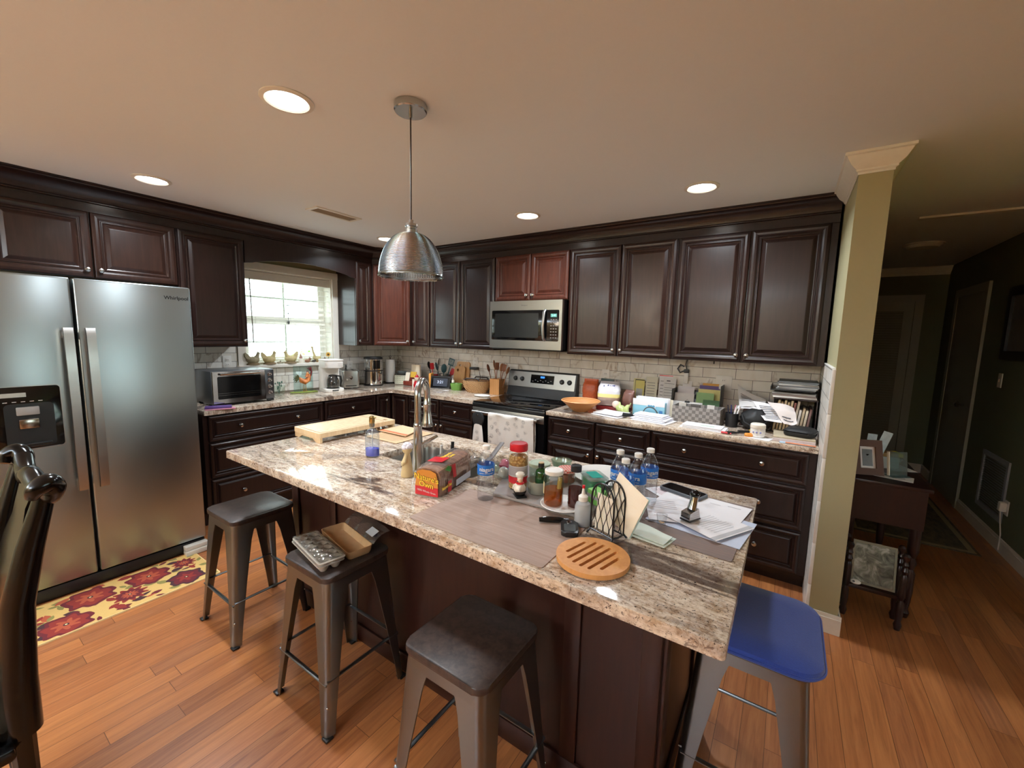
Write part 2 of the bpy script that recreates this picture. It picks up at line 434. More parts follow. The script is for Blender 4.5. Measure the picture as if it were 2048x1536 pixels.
struct(MB().box(4.86, 5.55, .50, .545, CEIL-.014, CEIL-.0005), 'trim_3', M['white_paint'], 'white strip on the hall ceiling')

# ---------------- kitchen window
mb = MB()
f = .065
mb.box(.0005, .02, WY0-f, WY0, 1.172, WZ1+f); mb.box(.0005, .02, WY1, WY1+f, 1.172, WZ1+f); mb.box(.0005, .024, WY0-f, WY1+f, WZ1, WZ1+f)
win = struct(mb, 'window_1', M['white_paint'], 'white framed double-hung kitchen window')
MB().box(-.135, .05, WY0-f-.01, WY1+f+.01, 1.158, 1.1905, .004).part('sill', M['white_paint'], win)
mb = MB()   # jamb lining, frame and sashes at x about -.14
mb.box(-.149, -.0005, WY0, WY0+.012, WZ0, WZ1); mb.box(-.149, -.0005, WY1-.012, WY1, WZ0, WZ1); mb.box(-.149, -.0005, WY0, WY1, WZ1-.012, WZ1)
mb.part('jamb', M['white_paint'], win)
mb = MB()
xa, xb = -.148, -.112
for z0, z1, xa, xb in ((WZ0, 1.625, -.127, -.112), (1.60, WZ1-.012, -.147, -.130)):
    mb.box(xa, xb, WY0+.012, WY0+.082, z0, z1); mb.box(xa, xb, WY1-.082, WY1-.012, z0, z1)
    mb.box(xa, xb, WY0+.082, WY1-.082, z0, z0+.05 if z0 > 1.5 else z0+.06); mb.box(xa, xb, WY0+.082, WY1-.082, z1-.05, z1)
mb.part('sash', M['white_paint'], win)
mb = MB(); yc = (WY0+WY1)/2
mb.box(-.126, -.121, yc-.008, yc+.008, WZ0+.06, 1.575); mb.box(-.145, -.140, yc-.008, yc+.008, 1.65, WZ1-.062)
for z, x in ((1.40, -.1255), (1.835, -.1445)): mb.box(x, x+.004, WY0+.082, WY1-.082, z-.007, z+.007)
mb.part('muntin', M['white_paint'], win)
MB().box(-.1205, -.1185, WY0+.08, WY1-.08, WZ0+.055, 1.58).part('pane', M['glass'], win)
MB().box(-.1395, -.1375, WY0+.08, WY1-.08, 1.645, WZ1-.058).part('pane', M['glass'], win)
# blind
t = thing('window_blind', 'white horizontal slat blind open in the kitchen window', 'blind', (-.045, yc, 2.06))
MB().box(-.035, .035, -.43, .43, -.075, 0, .003).part('headrail', M['white_paint'], t)
mb = MB()
for k in range(14):
    z = -.115-k*.0545; mb.box(-.021, .021, -.425, .425, z-.0009, z+.0009)
mb.part('slat', plain((240, 242, 240), .5, name='blind_slat'), t)
MB().box(-.024, .024, -.425, .425, -.868, -.852, .003).part('bottom_rail', M['white_paint'], t)
mb = MB()
for y in (-.33, 0, .33):
    mb.tube([(-.026, y, -.07), (-.026, y, -.85)], .0012, 4); mb.tube([(.026, y, -.07), (.026, y, -.85)], .0012, 4)
mb.part('ladder_cord', M['white_paint'], t)
MB().tube([(.042, -.375, -.07), (.046, -.37, -.40), (.046, -.366, -.66)], .0045, 8).part('wand', plain((120, 112, 100), .3, name='wand_plastic'), t)
t = thing('window_ornament', 'small dark ornament hanging in the middle of the window', 'ornament', (-.10, yc+.02, 1.60))
MB().tube([(0, 0, .02), (0, 0, .17)], .002, 6).sphere(0, 0, 0, .012, .012, .02).sphere(0, 0, .09, .007).part('pendant_drop', M['black'], t)
MB().box(-.01, .01, -.022, .022, .17, .176).part('hanger', M['black'], t)

# living room window (reflected in the refrigerator)
mb = MB()
for y in (EY0, (EY0+EY1)/2-.025, EY1-.05): mb.box(8.03, 8.09, y, y+.05, EZ0, EZ1)
mb.box(8.03, 8.09, EY0, EY1, EZ0, EZ0+.06); mb.box(8.03, 8.09, EY0, EY1, EZ1-.06, EZ1); mb.box(8.03, 8.09, EY0, EY1, 1.42, 1.46)
w2 = struct(mb, 'window_2', M['white_paint'], 'wide living room window')
MB().box(8.055, 8.06, EY0+.05, EY1-.05, EZ0+.06, EZ1-.06).part('pane', M['glass'], w2)

# ---------------- outside
gm = NT('lawn'); gv = gm.coord(); gm.set(base=gm.ramp(gm.noise(gv, 3, 6), [(.35, lin((70, 110, 50))), (.7, lin((120, 160, 80)))]), rough=.9)
struct(MB().box(8.16, 40, -30, 20, -.5, -.4), 'ground', gm.m, 'green lawn outside')
dm = plain((206, 200, 190), .9, name='pale_driveway')
struct(MB().box(-30, -.16, -30, 20, -.5, -.4), 'road', dm, 'pale driveway outside the kitchen window')
leaf = plain((120, 170, 74), .6, var=.3, scale=12, name='bush_leaves')
bark = plain((90, 66, 48), .9, name='bark')
def bush(x, y, z, r, n, label, seed, h=1.0):
    rnd = random.Random(seed); t = thing('garden_bush', label, 'bush', (x, y, z))
    mb = MB()
    for i in range(n):
        while True:
            p = Vector((rnd.uniform(-1, 1), rnd.uniform(-1, 1), rnd.uniform(-1, 1)))
            if p.length < 1: break
        p = Vector((p.x*r, p.y*r, p.z*r*h+r*h+.25)); a = rnd.uniform(0, 6.28); b = rnd.uniform(-.9, .9); L = r*.22
        d = Vector((math.cos(a)*math.cos(b), math.sin(a)*math.cos(b), math.sin(b)))*L; s = d.cross(Vector((0, 0, 1))).normalized()*L*.35
        mb.add([p, p+d*.5+s, p+d, p+d*.5-s, p+d*.5+Vector((0, 0, L*.12))], [(0, 1, 4), (1, 2, 4), (2, 3, 4), (3, 0, 4)])
    mb.part('foliage', leaf, t)
    MB().tube([(0, 0, 0), (0, 0, r*h)], [.04, .02], 8).part('stem', bark, t)
bush(-4.0, .72, -.4, .36, 420, 'small round green bush beyond the driveway', 3, 1.75)
bush(-5.4, 1.7, -.4, .5, 300, 'paler bush further off at the right of the window', 5, 1.2)
for i, (x, y, r) in enumerate(((19, -5.5, 1.5), (21, 2.2, 1.6))):
    bush(x, y, -.4, r, 300, 'leafy garden tree seen from the living room window, %s one' % ('southern northern'.split()[i]), 20+i, 1.1)
t = thing('porch_post', 'white square porch post outside the kitchen window', 'post', (-2.5, -.34, -.4))
MB().box(-.045, .045, -.045, .045, 0, 3.0, .004).part('post', M['white_paint'], t)
MB().box(-.07, .07, -.07, .07, 0, .15, .004).part('collar', M['white_paint'], t)
MB().box(-.07, .07, -.07, .07, 2.3, 2.36, .004).part('collar', M['white_paint'], t)

# ---------------- ceiling fittings
POW = 15.5
lamp_glow = emit((255, 250, 242), 14)
def can_light(x, y, label, power=POW):
    t = thing('recessed_light', label, 'ceiling light', (x, y, CEIL), 0, 'recessed ceiling lights')
    MB().lathe([(.074, -.0005), (.096, -.0005), (.097, -.004), (.080, -.009), (.073, -.004), (.074, -.0005)], 40, cap0=False, cap1=False).part('trim_ring', M['white_paint'], t)
    MB().lathe([(.0, -.0032), (.073, -.0032)], 40, cap0=False, cap1=False).part('diffuser', lamp_glow, t)
    la = bpy.data.lights.new('downlight', 'AREA'); la.shape = 'DISK'; la.size = .14; la.energy = power; la.color = (.86, .93, 1); la.spread = rad(150)
    o = bpy.data.objects.new('downlight', la); COL.objects.link(o); o.parent = t; o.location = (0, 0, -.012)
    return t
can_light(2.471, -2.654, 'large bright recessed ceiling light nearest the viewer, left of the pendant')
can_light(.86, -2.63, 'recessed ceiling light above the refrigerator')
can_light(3.672, -.86, 'recessed ceiling light over the right counter near the short wall')
can_light(2.471, -.87, 'recessed ceiling light in front of the microwave cabinets')
can_light(.869, -.86, 'recessed ceiling light behind the pendant shade in the corner')
t = thing('ceiling_vent', 'beige slotted air vent in the ceiling left of the pendant', 'vent', (1.19, -1.62, CEIL))
MB().holed([(-.075, -.19), (.075, -.19), (.075, .19), (-.075, .19)], [[(-.05, -.165), (-.05, .165), (.05, .165), (.05, -.165)]], -.008, -.0005).part('frame', M['white_paint'], t)
mb = MB()
for k in range(6):
    x = -.045+k*.018; mb.add([(x, -.165, -.007), (x+.012, -.165, -.001), (x+.012, .165, -.001), (x, .165, -.007)], [(0, 1, 2, 3)])
mb.grid(lambda u, v: (-.05+.1*u, -.165+.33*v, -.0006), 1, 1)
mb.part('louver', plain((150, 138, 118), .6, name='vent_metal'), t)
t = thing('ceiling_smoke_alarm', 'round dim fixture on the hall ceiling', 'smoke alarm', (5.09, 1.6, CEIL))
MB().lathe([(.12, -.0005), (.125, -.012), (.10, -.035), (.0, -.04)], 32).part('cover', M['white_paint'], t)
MB().lathe([(.126, -.0005), (.14, -.0005), (.14, -.008), (.126, -.008)], 32, cap0=False, cap1=False).part('mounting_ring', M['white_paint'], t)

# pendant lamp
t = thing('pendant_lamp', 'ribbed metal dome pendant lamp hanging over the island', 'pendant lamp', (2.862, -2.376, CEIL))
MB().lathe([(.0, -.028), (.060, -.028), (.064, -.024), (.064, -.0005), (0, -.0005)], 40).part('canopy', M['nickel'], t)
MB().lathe([(.007, -.05), (.007, -.028)], 12).part('cord_grip', M['nickel'], t)
MB().tube([(0, 0, -.05), (0, 0, -.44)], .0032, 8).part('cord', plain((52, 40, 38), .5, name='dark_cord'), t)
MB().lathe([(.0, -.435), (.010, -.437), (.011, -.45), (.024, -.452), (.025, -.462), (.021, -.466), (.021, -.472), (.025, -.476), (.025, -.49), (.022, -.494), (.0, -.494)], 28).part('socket', M['nickel'], t)
prof = []
N = 84
for k in range(N+1):
    a = k/N; r = .026+.104*math.sin(a*PI/2*.98)**.92; z = -.49-.165*(1-math.cos(a*PI/2))**.92
    prof.append((r+(.0011 if k % 2 else -.0011), z))
rim = prof[-1][1]
prof = prof+[(.1315, rim-.004)]
inner = [(r-.004, z-.003) for r, z in reversed(prof)]
MB().lathe(prof+inner, 72, cap0=False, cap1=False).part('shade', steel('pendant_metal', (196, 210, 222), .22, 'Z'), t, smooth=70)
mb = MB()
for k in range(72):
    a = 2*PI*k/72; c, s_ = math.cos(a), math.sin(a)
    mb.tube([(r*c*.972, r*s_*.972, z-.002) for r, z in prof[40:-1:6]], .0012, 4)
mb.part('inner_flute', M['nickel'], t)
MB().lathe([(.1315, rim+.002), (.134, rim-.002), (.134, rim-.008), (.130, rim-.011), (.126, rim-.008), (.127, rim)], 72, cap0=False, cap1=False).part('glass_rim', clear((225, 228, 222), .2, .03, 'rim_glass'), t, 'clear glass rim of the shade')
MB().sphere(0, 0, -.56, .028, .028, .036).part('bulb', emit((255, 236, 205), 1.2, 'pendant_bulb_glow'), t)

# dining chandelier behind the viewer (lights the left of the ceiling)
t = thing('dining_chandelier', 'dining room chandelier with frosted globes behind the viewer', 'chandelier', (1.9, -5.6, CEIL))
MB().lathe([(.0, -.03), (.07, -.03), (.07, -.0005), (0, -.0005)], 24).tube([(0, 0, -.03), (0, 0, -.62)], .008, 8).sphere(0, 0, -.62, .05).part('stem', M['nickel'], t)
for k in range(5):
    a = 2*PI*k/5; c, s_ = math.cos(a), math.sin(a)
    ar = MB().tube([(0, 0, -.62), (.12*c, .12*s_, -.68), (.24*c, .24*s_, -.62), (.25*c, .25*s_, -.56)], .008, 8).part('arm', M['nickel'], t)
    MB().sphere(.25*c, .25*s_, -.50, .055).part('globe', emit((255, 214, 160), 9, 'globe_glow'), ar)
la = bpy.data.lights.new('chandelier_light', 'POINT'); la.energy = 55; la.color = (1, .86, .68); la.shadow_soft_size = .28
o = bpy.data.objects.new('chandelier_light', la); COL.objects.link(o); o.parent = t; o.location = (0, 0, -.42)

for lb, x, y, e in (('added ceiling fill lamp in the dining corner, unseen behind the viewer', .6, -6.4, 210), ('added ceiling fill lamp in the living room, unseen behind the viewer', 3.4, -6.7, 300)):
    t = thing('fill_lamp', lb, 'fill lamp', (x, y, 0))  # unseen uplighting lamps, added to brighten the ceiling
    MB().lathe([(.0, 0), (.14, 0), (.14, .02), (.02, .035), (.012, .04), (.012, 1.62), (0, 1.62)], 28).part('stand', M['black'], t)
    MB().lathe([(.03, 1.6205), (.10, 1.66), (.17, 1.76), (.165, 1.76), (.095, 1.668), (.0, 1.632)], 32, cap0=False, cap1=False).part('shade', M['nickel'], t)
    la = bpy.data.lights.new('ceiling_fill', 'AREA'); la.shape = 'DISK'; la.size = .22; la.energy = e; la.color = (.76, .88, 1)
    o = bpy.data.objects.new('ceiling_fill', la); COL.objects.link(o); o.parent = t; o.location = (0, 0, 1.72); o.rotation_euler = (PI, 0, 0)

# world, camera, view
w = bpy.data.worlds.new('sky'); SC.world = w; w.use_nodes = True
bg = w.node_tree.nodes['Background']; bg.inputs['Color'].default_value = (.84, .96, 1.0, 1); bg.inputs['Strength'].default_value = 7.0
cam = bpy.data.cameras.new('camera'); co = bpy.data.objects.new('camera', cam); COL.objects.link(co); SC.camera = co
cam.sensor_width = 36; cam.sensor_fit = 'HORIZONTAL'; cam.lens = CAMP['f']/2048*36; cam.clip_start = .02
cyw, syw, cp, sp_ = math.cos(CAMP['yaw']), math.sin(CAMP['yaw']), math.cos(CAMP['pitch']), math.sin(CAMP['pitch'])
fwd = Vector((-syw*cp, cyw*cp, sp_)); rgt = Vector((cyw, syw, 0)); upv = rgt.cross(fwd)
cr, sr = math.cos(CAMP['roll']), math.sin(CAMP['roll'])
r2 = rgt*cr+upv*sr; u2 = upv*cr-rgt*sr
mw = Matrix.Identity(4)
for i in range(3):
    mw[i][0] = r2[i]; mw[i][1] = u2[i]; mw[i][2] = -fwd[i]
mw[0][3], mw[1][3], mw[2][3] = CAMP['x'], CAMP['y'], CAMP['z']
co.matrix_world = mw
SC.view_settings.view_transform = 'Standard'; SC.view_settings.look = 'None'; SC.view_settings.gamma = 1; SC.view_settings.use_curve_mapping = False
SC.view_settings.exposure = 0.10
SC.cycles.max_bounces = 10; SC.cycles.transparent_max_bounces = 24; SC.cycles.diffuse_bounces = 5; SC.cycles.glossy_bounces = 5
SC.cycles.caustics_reflective = False; SC.cycles.caustics_refractive = False; SC.cycles.sample_clamp_indirect = 6
SC.cycles.use_denoising = True
# ================================================================== cabinets
DOORP = [(0,0),(0,.013),(.003,.018),(.008,.0205),(.020,.0235),(.032,.0225),(.041,.018),(.044,.012),(.047,.012),(.0505,.0155),(.055,.0155),(.060,.009),(.066,.007),(.084,.016),(.090,.0175)]
def front_panel(mb, x0, x1, z0, z1, y=0, k=1.0, hk=1.0):
    mx = min(x1-x0, z1-z0)/2*.86
    k = min(k, mx/.090)
    rings = []
    for i, h in DOORP:
        i *= k; h *= hk
        rings.append([(x0+i, y-h, z0+i), (x1-i, y-h, z0+i), (x1-i, y-h, z1-i), (x0+i, y-h, z1-i)])
    mb.loft(rings); return mb
def knob_mb(x, y, z):
    mb = MB(T(x, y, z) @ RX(90))
    mb.lathe([(.009, 0), (.009, .002), (.0055, .005), (.0055, .012), (.013, .016), (.0155, .020), (.0135, .0245), (.007, .027), (0, .0278)], 18, cap0=True)
    return mb
def cabinet(name, label, loc, rz, w, d, z0, z1, fronts, toe=0, group=None, mat=None, fmat=None):
    mat = mat or M['wood']
    t = thing(name, label, 'cabinet', (loc[0], loc[1], 0), rz, group)
    mb = MB().box(0, w, 0, d, z0+toe, z1, .0015, 1)
    if toe: mb.box(.0, w, .065, d, z0+.0005, z0+toe)
    mb.part('body', mat, t)
    for f in fronts:
        kind, x0, x1, a, b = f[:5]
        o = front_panel(MB(), x0, x1, a, b, -.0008, 1.0 if kind == 'door' else .62).part(kind, f[6] if len(f) > 6 else (fmat or mat), t, smooth=0)
        for kx, kz in f[5]:
            kn = knob_mb(kx, -.0195 if kind == 'door' else -.0185, kz).part('knob', M['nickel'], o)
    return t
G1, G2 = 'upper cabinets along the range wall', 'base cabinets'
UT = 2.256
def U(name, label, x0, x1, doors, z0=UZ, **k):
    fr = [('door', a-x0, b-x0, z0+.004, 2.255, [((b-.028-x0) if side == 'r' else (a+.028-x0), z0+.052)])+m for a, b, side, *m in [(q[0], q[1], q[2]) for q in doors] for m in [()]]
    return cabinet(name, label, (x0, -.32), 0, x1-x0, .319, z0, UT, fr, **k)
U('upper_cabinet', 'narrow one-door upper cabinet between the corner cabinet and the double one', .615, .912, [(.655, .908, 'l')], group=G1, mat=M['wood'], fmat=M['wood_mid'])
U('upper_cabinet', 'two-door upper cabinet left of the microwave', .913, 1.788, [(.918, 1.343, 'r'), (1.349, 1.784, 'l')], group=G1)
U('upper_cabinet', 'short reddish two-door cabinet above the microwave', 1.789, 2.570, [(1.794, 2.184, 'r'), (2.190, 2.566, 'l')], z0=1.838, group=G1, mat=M['wood'], fmat=M['wood_lit'])
U('upper_cabinet', 'two-door upper cabinet right of the microwave', 2.571, 3.444, [(2.577, 3.018, 'r'), (3.024, 3.438, 'l')], group=G1, fmat=M['wood_mid'])
U('upper_cabinet', 'two-door upper cabinet at the right end against the short wall', 3.445, 4.372, [(3.452, 3.905, 'r'), (3.912, 4.335, 'l')], group=G1)
# diagonal corner unit
t = thing('corner_upper_cabinet', 'reddish diagonal corner upper cabinet behind the pendant shade', 'cabinet', (.32, -.614, 0), 45)
R45 = RZ(-45) @ T(-.32, .614, 0)
MB(R45).prism([(.0095, -.0095), (.0095, -.613), (.32, -.613), (.613, -.32), (.613, -.0095)], UZ, UT).part('body', M['wood'], t)
d45 = .4158
o = front_panel(MB(), .012, d45-.012, UZ+.004, 2.255, -.0008).part('door', M['wood_lit'], t, smooth=0)
knob_mb(d45-.042, -.0195, UZ+.052).part('knob', M['nickel'], o)
# window wall (local x runs along world y)
def UW(label, y0, y1, doors, z0=UZ, **k):
    fr = [('door', a-y0, b-y0, z0+.004, 2.255, [((b-.028-y0) if side == 'r' else (a+.028-y0), z0+.052)]) for a, b, side in doors]
    return cabinet('upper_cabinet', label, (.32, y0), 90, y1-y0, .319, z0, UT, fr, **k)
GW = 'upper cabinets along the window wall'
UW('narrow one-door upper cabinet right of the window', -.838, -.615, [(-.834, -.640, 'l')], group=GW, fmat=M['wood_mid'])
UW('tall one-door upper cabinet between refrigerator and window', -2.36, -1.90, [(-2.352, -1.905, 'r')], group=GW)
UW('two-door cabinet over the refrigerator', -3.27, -2.361, [(-3.262, -2.822, 'r'), (-2.814, -2.368, 'l')], z0=1.833, group=GW, fmat=M['wood_mid'])
# arched valance over the window, frieze and crown
t = thing('window_valance', 'arched dark wood valance bridging the cabinets above the window', 'valance', (.32, -1.90, 0), 90)
L = 1.062; pts = [(0, 2.075), (.06, 2.085)]+[(.06+(L-.12)*k/20, 2.087+.058*math.sin(PI*k/20)**.8) for k in range(1, 20)]+[(L-.06, 2.085), (L, 2.075), (L, 2.256), (0, 2.256)]
mb = MB(RX(90)); mb.prism([(x+.0005 if x == 0 else min(x, L-.0005), z) for x, z in pts], 0, .02); mb.part('board', M['wood'], t)
MB().box(.0005, L-.0005, .0005, .3, 2.225, 2.256).part('top_panel', M['wood'], t)
def cab_crown_prof():
    return [(0.002, -.117), (.002, -.108), (.012, -.104), (.012, -.098), (.018, -.094), (.022, -.070), (.036, -.040), (.058, -.022), (.066, -.020), (.068, -.014), (.074, -.010), (.074, -.0008)]
def cc(mb, path):
    rings = []
    for x, y, nx, ny, s in path:
        rings.append([(x+nx*o*s, y+ny*o*s, CEIL+z) for o, z in cab_crown_prof()]+[(x-nx*.02, y-ny*.02, CEIL-.0008), (x-nx*.02, y-ny*.02, CEIL-.117)])
    mb.loft(rings)
c1 = math.tan(rad(22.5))
t = thing('cabinet_crown_molding', 'dark wood crown molding running along the tops of all upper cabinets', 'molding', (0, 0, 0))
mb = MB(); cc(mb, [(.32, -3.27, 1, 0, 1.8), (.32, -.614, 1, -c1, 1.6), (.614, -.32, c1, -1, 1.1), (4.372, -.32, 0, -1, 1)]); mb.part('crown', M['wood'], t)
mb = MB()
fr_y = [(.30, -3.27), (.30, -.60), (.60, -.30), (4.372, -.30)]
mb.box(.29, .3215, -3.27, -.613, 2.2565, 2.305); mb.box(.613, 4.372, -.3215, -.29, 2.2565, 2.305)
mb.prism([(.321, -.615), (.615, -.321), (.59, -.296), (.296, -.59)], 2.2565, 2.305)
mb.part('frieze', M['wood'], t)
# light rail under the uppers
# base cabinets --------------------------------------------------------------
BT = .878
def dr(x0, x1, z0, z1, kn, m=None): return ('drawer', x0, x1, z0, z1, [(k, (z0+z1)/2) for k in kn])+((m,) if m else ())
def B(label, x0, x1, fr, **k): return cabinet('base_cabinet', label, (x0, -.61), 0, x1-x0, .60, 0, BT, [(f[0], f[1]-x0, f[2]-x0, f[3], f[4], [(a-x0, b) for a, b in f[5]]) for f in fr], toe=.10, group=G2, **k)
B('base cabinet left of the range with two drawers over two doors', .893, 1.792, [dr(.899, 1.336, .682, .868, [1.117]), dr(1.346, 1.768, .682, .868, [1.557]),
  ('door', .899, 1.336, .112, .668, [(1.308, .615)]), ('door', 1.346, 1.768, .112, .668, [(1.374, .615)])])
B('base cabinet right of the range with two drawers over two doors', 2.564, 3.412, [dr(2.577, 2.982, .682, .868, [2.768]), dr(2.992, 3.406, .682, .868, [3.196]),
  ('door', 2.577, 2.982, .112, .668, [(2.944, .608)]), ('door', 2.992, 3.406, .112, .668, [(3.022, .608)])])
B('wide three-drawer base cabinet next to the short wall', 3.413, 4.374, [dr(3.420, 4.335, .672, .868, [3.644, 4.100]), dr(3.420, 4.335, .388, .658, [3.644, 4.100]), dr(3.420, 4.335, .112, .374, [3.644, 4.100])])
def BW(label, y0, y1, fr): return cabinet('base_cabinet', label, (.61, y0), 90, y1-y0, .60, 0, BT, [(f[0], f[1]-y0, f[2]-y0, f[3], f[4], [(a-y0, b) for a, b in f[5]]) for f in fr], toe=.10, group=G2)
BW('wide three-drawer base cabinet under the toaster oven beside the refrigerator', -2.366, -1.411, [dr(-2.335, -1.420, .672, .868, [-2.118, -1.664]), dr(-2.335, -1.420, .388, .658, [-2.118, -1.664]), dr(-2.335, -1.420, .112, .374, [-2.118, -1.664])])
BW('base cabinet under the white coffee maker with one drawer over a door', -1.410, -.823, [dr(-1.402, -.830, .682, .868, [-1.108]), ('door', -1.402, -.830, .112, .668, [(-.87, .615)])])
t = thing('corner_base_cabinet', 'dark corner base cabinet with a folding L-shaped door', 'cabinet', (0, 0, 0))
Lp = [(.0095, -.0095), (.892, -.0095), (.892, -.61), (.61, -.61), (.61, -.8225), (.0095, -.8225)]
Lt = [(.0095, -.0095), (.892, -.0095), (.892, -.545), (.545, -.545), (.545, -.8225), (.0095, -.8225)]
MB().prism(Lp, .10, BT).prism(Lt, .0005, .10).part('body', M['wood'], t)
o = front_panel(MB(T(.61, -.8225, 0) @ RZ(90)), .004, .190, .112, .868, -.0008, .8).part('door', M['wood'], t, smooth=0)
MBk = knob_mb(0, 0, 0); MBk2 = MB(T(.6295, -.693, .80) @ RZ(90) @ RX(90)); MBk.bm.free()
MBk2.lathe([(.009, 0), (.009, .002), (.0055, .005), (.0055, .012), (.013, .016), (.0155, .020), (.0135, .0245), (.007, .027), (0, .0278)], 18); MBk2.part('knob', M['nickel'], o)
front_panel(MB(T(.61, -.61, 0)), .022, .278, .112, .868, -.0008, .8).part('door', M['wood'], t, smooth=0)
# worktops
def counter(name, label, poly, mat, z0=.8795, z1=.914, bev=.004):
    mb = MB().prism(poly, z0, z1, bev); return mb.solo(name, mat, label, 'worktop')
counter('granite_worktop', 'L-shaped granite worktop under the window and up to the range', [(.0095, -.0095), (.0095, -2.366), (.648, -2.366), (.648, -.68), (.68, -.648), (1.793, -.648), (1.793, -.0095)], M['granite2'])
counter('granite_worktop', 'granite worktop right of the range, crowded with papers', [(2.563, -.0095), (2.563, -.648), (4.375, -.648), (4.375, -.0095)], M['granite2'])

# ================================================================== island
IX0, IX1, IY0, IY1 = 1.866, 4.131, -2.707, -1.752
t = thing('kitchen_island', 'dark reddish wood kitchen island under the granite slab', 'island', (0, 0, 0))
MB().holed([(1.95, -2.415), (3.955, -2.415), (3.955, -1.80), (1.95, -1.80)], [[(2.46, -2.33), (2.46, -1.87), (3.16, -1.87), (3.16, -2.33)]], .1, .8785).box(1.95, 3.955, -2.415, -1.80, .0005, .1).part('body', M['wood_island'], t)
mb = MB()
mb.box(1.938, 3.967, -2.427, -2.4155, .0005, .085, .003); mb.box(3.9555, 3.967, -2.415, -1.80, .0005, .085, .003); mb.box(1.938, 1.9495, -2.415, -1.80, .0005, .085, .003)
mb.part('base_molding', M['wood_island'], t)
mb = MB()
mb.bm.free()
for a in ((1.952, 2.01, -2.427, -2.4155), (2.30, 2.358, -2.427, -2.4155), (3.64, 3.698, -2.427, -2.4155), (3.895, 3.953, -2.427, -2.4155), (3.9555, 3.967, -2.415, -2.35), (3.9555, 3.967, -1.86, -1.80)):
    MB().box(*a, .086, .875, .002).part('corner_batten', M['wood_island'], t)
for x in (2.62, 3.30): MB().tube([(x, -2.428, .84), (x, -2.66, .866)], .012, 8).part('overhang_bracket', M['black'], t)
hole = list(reversed(rrect(2.51, 3.10, -2.28, -1.915, .05)))
mb = MB().holed([(x, y) for x, y in rrect(IX0, IX1, IY0, IY1, .012, 3)], [hole], .879, .914)
bmesh.ops.remove_doubles(mb.bm, verts=mb.bm.verts, dist=1e-6)
mb.bm.edges.ensure_lookup_table()
ed = [e for e in mb.bm.edges if all(abs(v.co.z-.914) < 1e-5 for v in e.verts) and len(e.link_faces) == 2 and e.calc_face_angle(0) > 1]
bmesh.ops.bevel(mb.bm, geom=ed, offset=.004, segments=2, profile=.5, affect='EDGES')
mb.solo('granite_worktop', M['granite'], 'big granite slab of the kitchen island with the sink cut-out', 'worktop')
# sink
t = thing('kitchen_sink', 'stainless steel double bowl sink set under the island slab', 'sink', (0, 0, 0))
def basin(x0, x1, y0, y1, zt, dz):
    mb = MB(); rings = []
    for ins, z in ((-.012, zt), (0, zt), (.004, zt-.02), (.008, zt-dz+.03), (.018, zt-dz+.008), (.035, zt-dz)):
        rings.append([(x, y, z) for x, y in rrect(x0+ins, x1-ins, y0+ins, y1-ins, max(.05-ins*.5, .02))])
    fs = mb.loft(rings, cap0=False, cap1=True); return mb
basin(2.505, 2.845, -2.285, -1.91, .8785, .19).part('bowl', M['steel'], t)
basin(2.875, 3.105, -2.285, -1.91, .8785, .16).part('bowl', M['steel'], t)
MB().box(2.844, 2.876, -2.26, -1.935, .83, .866, .006).part('divider', M['steel'], t)
MB().lathe([(.04, .0), (.04, .003), (.03, .004), (.0, .002)], 24, (2.675, -2.10, .689)).part('drain', M['chrome'], t)
# faucet
t = thing('kitchen_faucet', 'brushed nickel gooseneck pull-down faucet at the sink', 'faucet', (2.857, -2.338, .9145))
MB().lathe([(.030, 0), (.030, .006), (.024, .012), (.0225, .10), (.019, .16), (.0175, .20), (.0195, .205), (.0195, .215), (.0165, .22), (.0, .22)], 28).part('base', M['nickel'], t)
A = rad(84)  # spout heads across the sink
dx, dy = math.cos(rad(116)), math.sin(rad(116))
def sp(u, z): return (u*dx, u*dy, z)
pts = [sp(0, .20), sp(-.002, .30)]+[sp(.058-.060*math.cos(rad(a)), .335+.066*math.sin(rad(a))) for a in range(0, 171, 12)]+[sp(.120, .31)]
MB().tube(pts, .0145, 16).part('spout', M['nickel'], t)
mb = MB(Matrix(((1, 0, 0, .121*dx), (0, 1, 0, .121*dy), (0, 0, 1, 0), (0, 0, 0, 1))))
mb.lathe([(.0, .315), (.0155, .315), (.0165, .29), (.0185, .286), (.0185, .280), (.017, .276), (.018, .24), (.024, .20), (.027, .185), (.025, .178), (.0, .178)], 24).part('spray_head', M['nickel'], t)
MB().tube([(.0, 0, .12), (.03, .025, .135), (.06, .06, .16)], [.010, .009, .006], 10).part('handle', M['nickel'], t)

# ================================================================== range, microwave, refrigerator
t = thing('electric_range', 'stainless and black glass-top electric range between the base cabinets', 'stove', (1.797, 0, 0))
MB().box(.002, .760, -.62, -.012, .05, .905).box(.03, .73, -.60, -.03, .0005, .05).part('body', M['black'], t)
MB().box(0, .762, -.660, -.06, .9055, .919, .005).part('cooktop', M['black_gloss'], t)
MB().box(0, .762, -.668, -.655, .868, .905, .005).part('front_rim', M['black'], t)
o = MB().box(.004, .758, -.662, -.6205, .22, .866, .004).part('oven_door', M['black_gloss'], t)
MB().box(.004, .758, -.668, -.6625, .800, .866, .002).part('door_strip', M['steel'], o, 'steel strip at the top of the oven door')
MB().tube([(.04, -.715, .832), (.722, -.715, .832)], .0115, 14).box(.045, .075, -.715, -.668, .824, .840, .003).box(.687, .717, -.715, -.668, .824, .840, .003).part('handle', M['steel'], o)
MB().box(.004, .758, -.660, -.6205, .055, .212, .004).part('drawer', M['steel'], t)
mb = MB(T(0, -.012, 0)); prof = [(-.105, .92), (-.085, .965), (-.072, 1.01), (-.075, 1.012), (-.046, 1.165), (-.030, 1.176), (0, 1.176), (0, .92)]
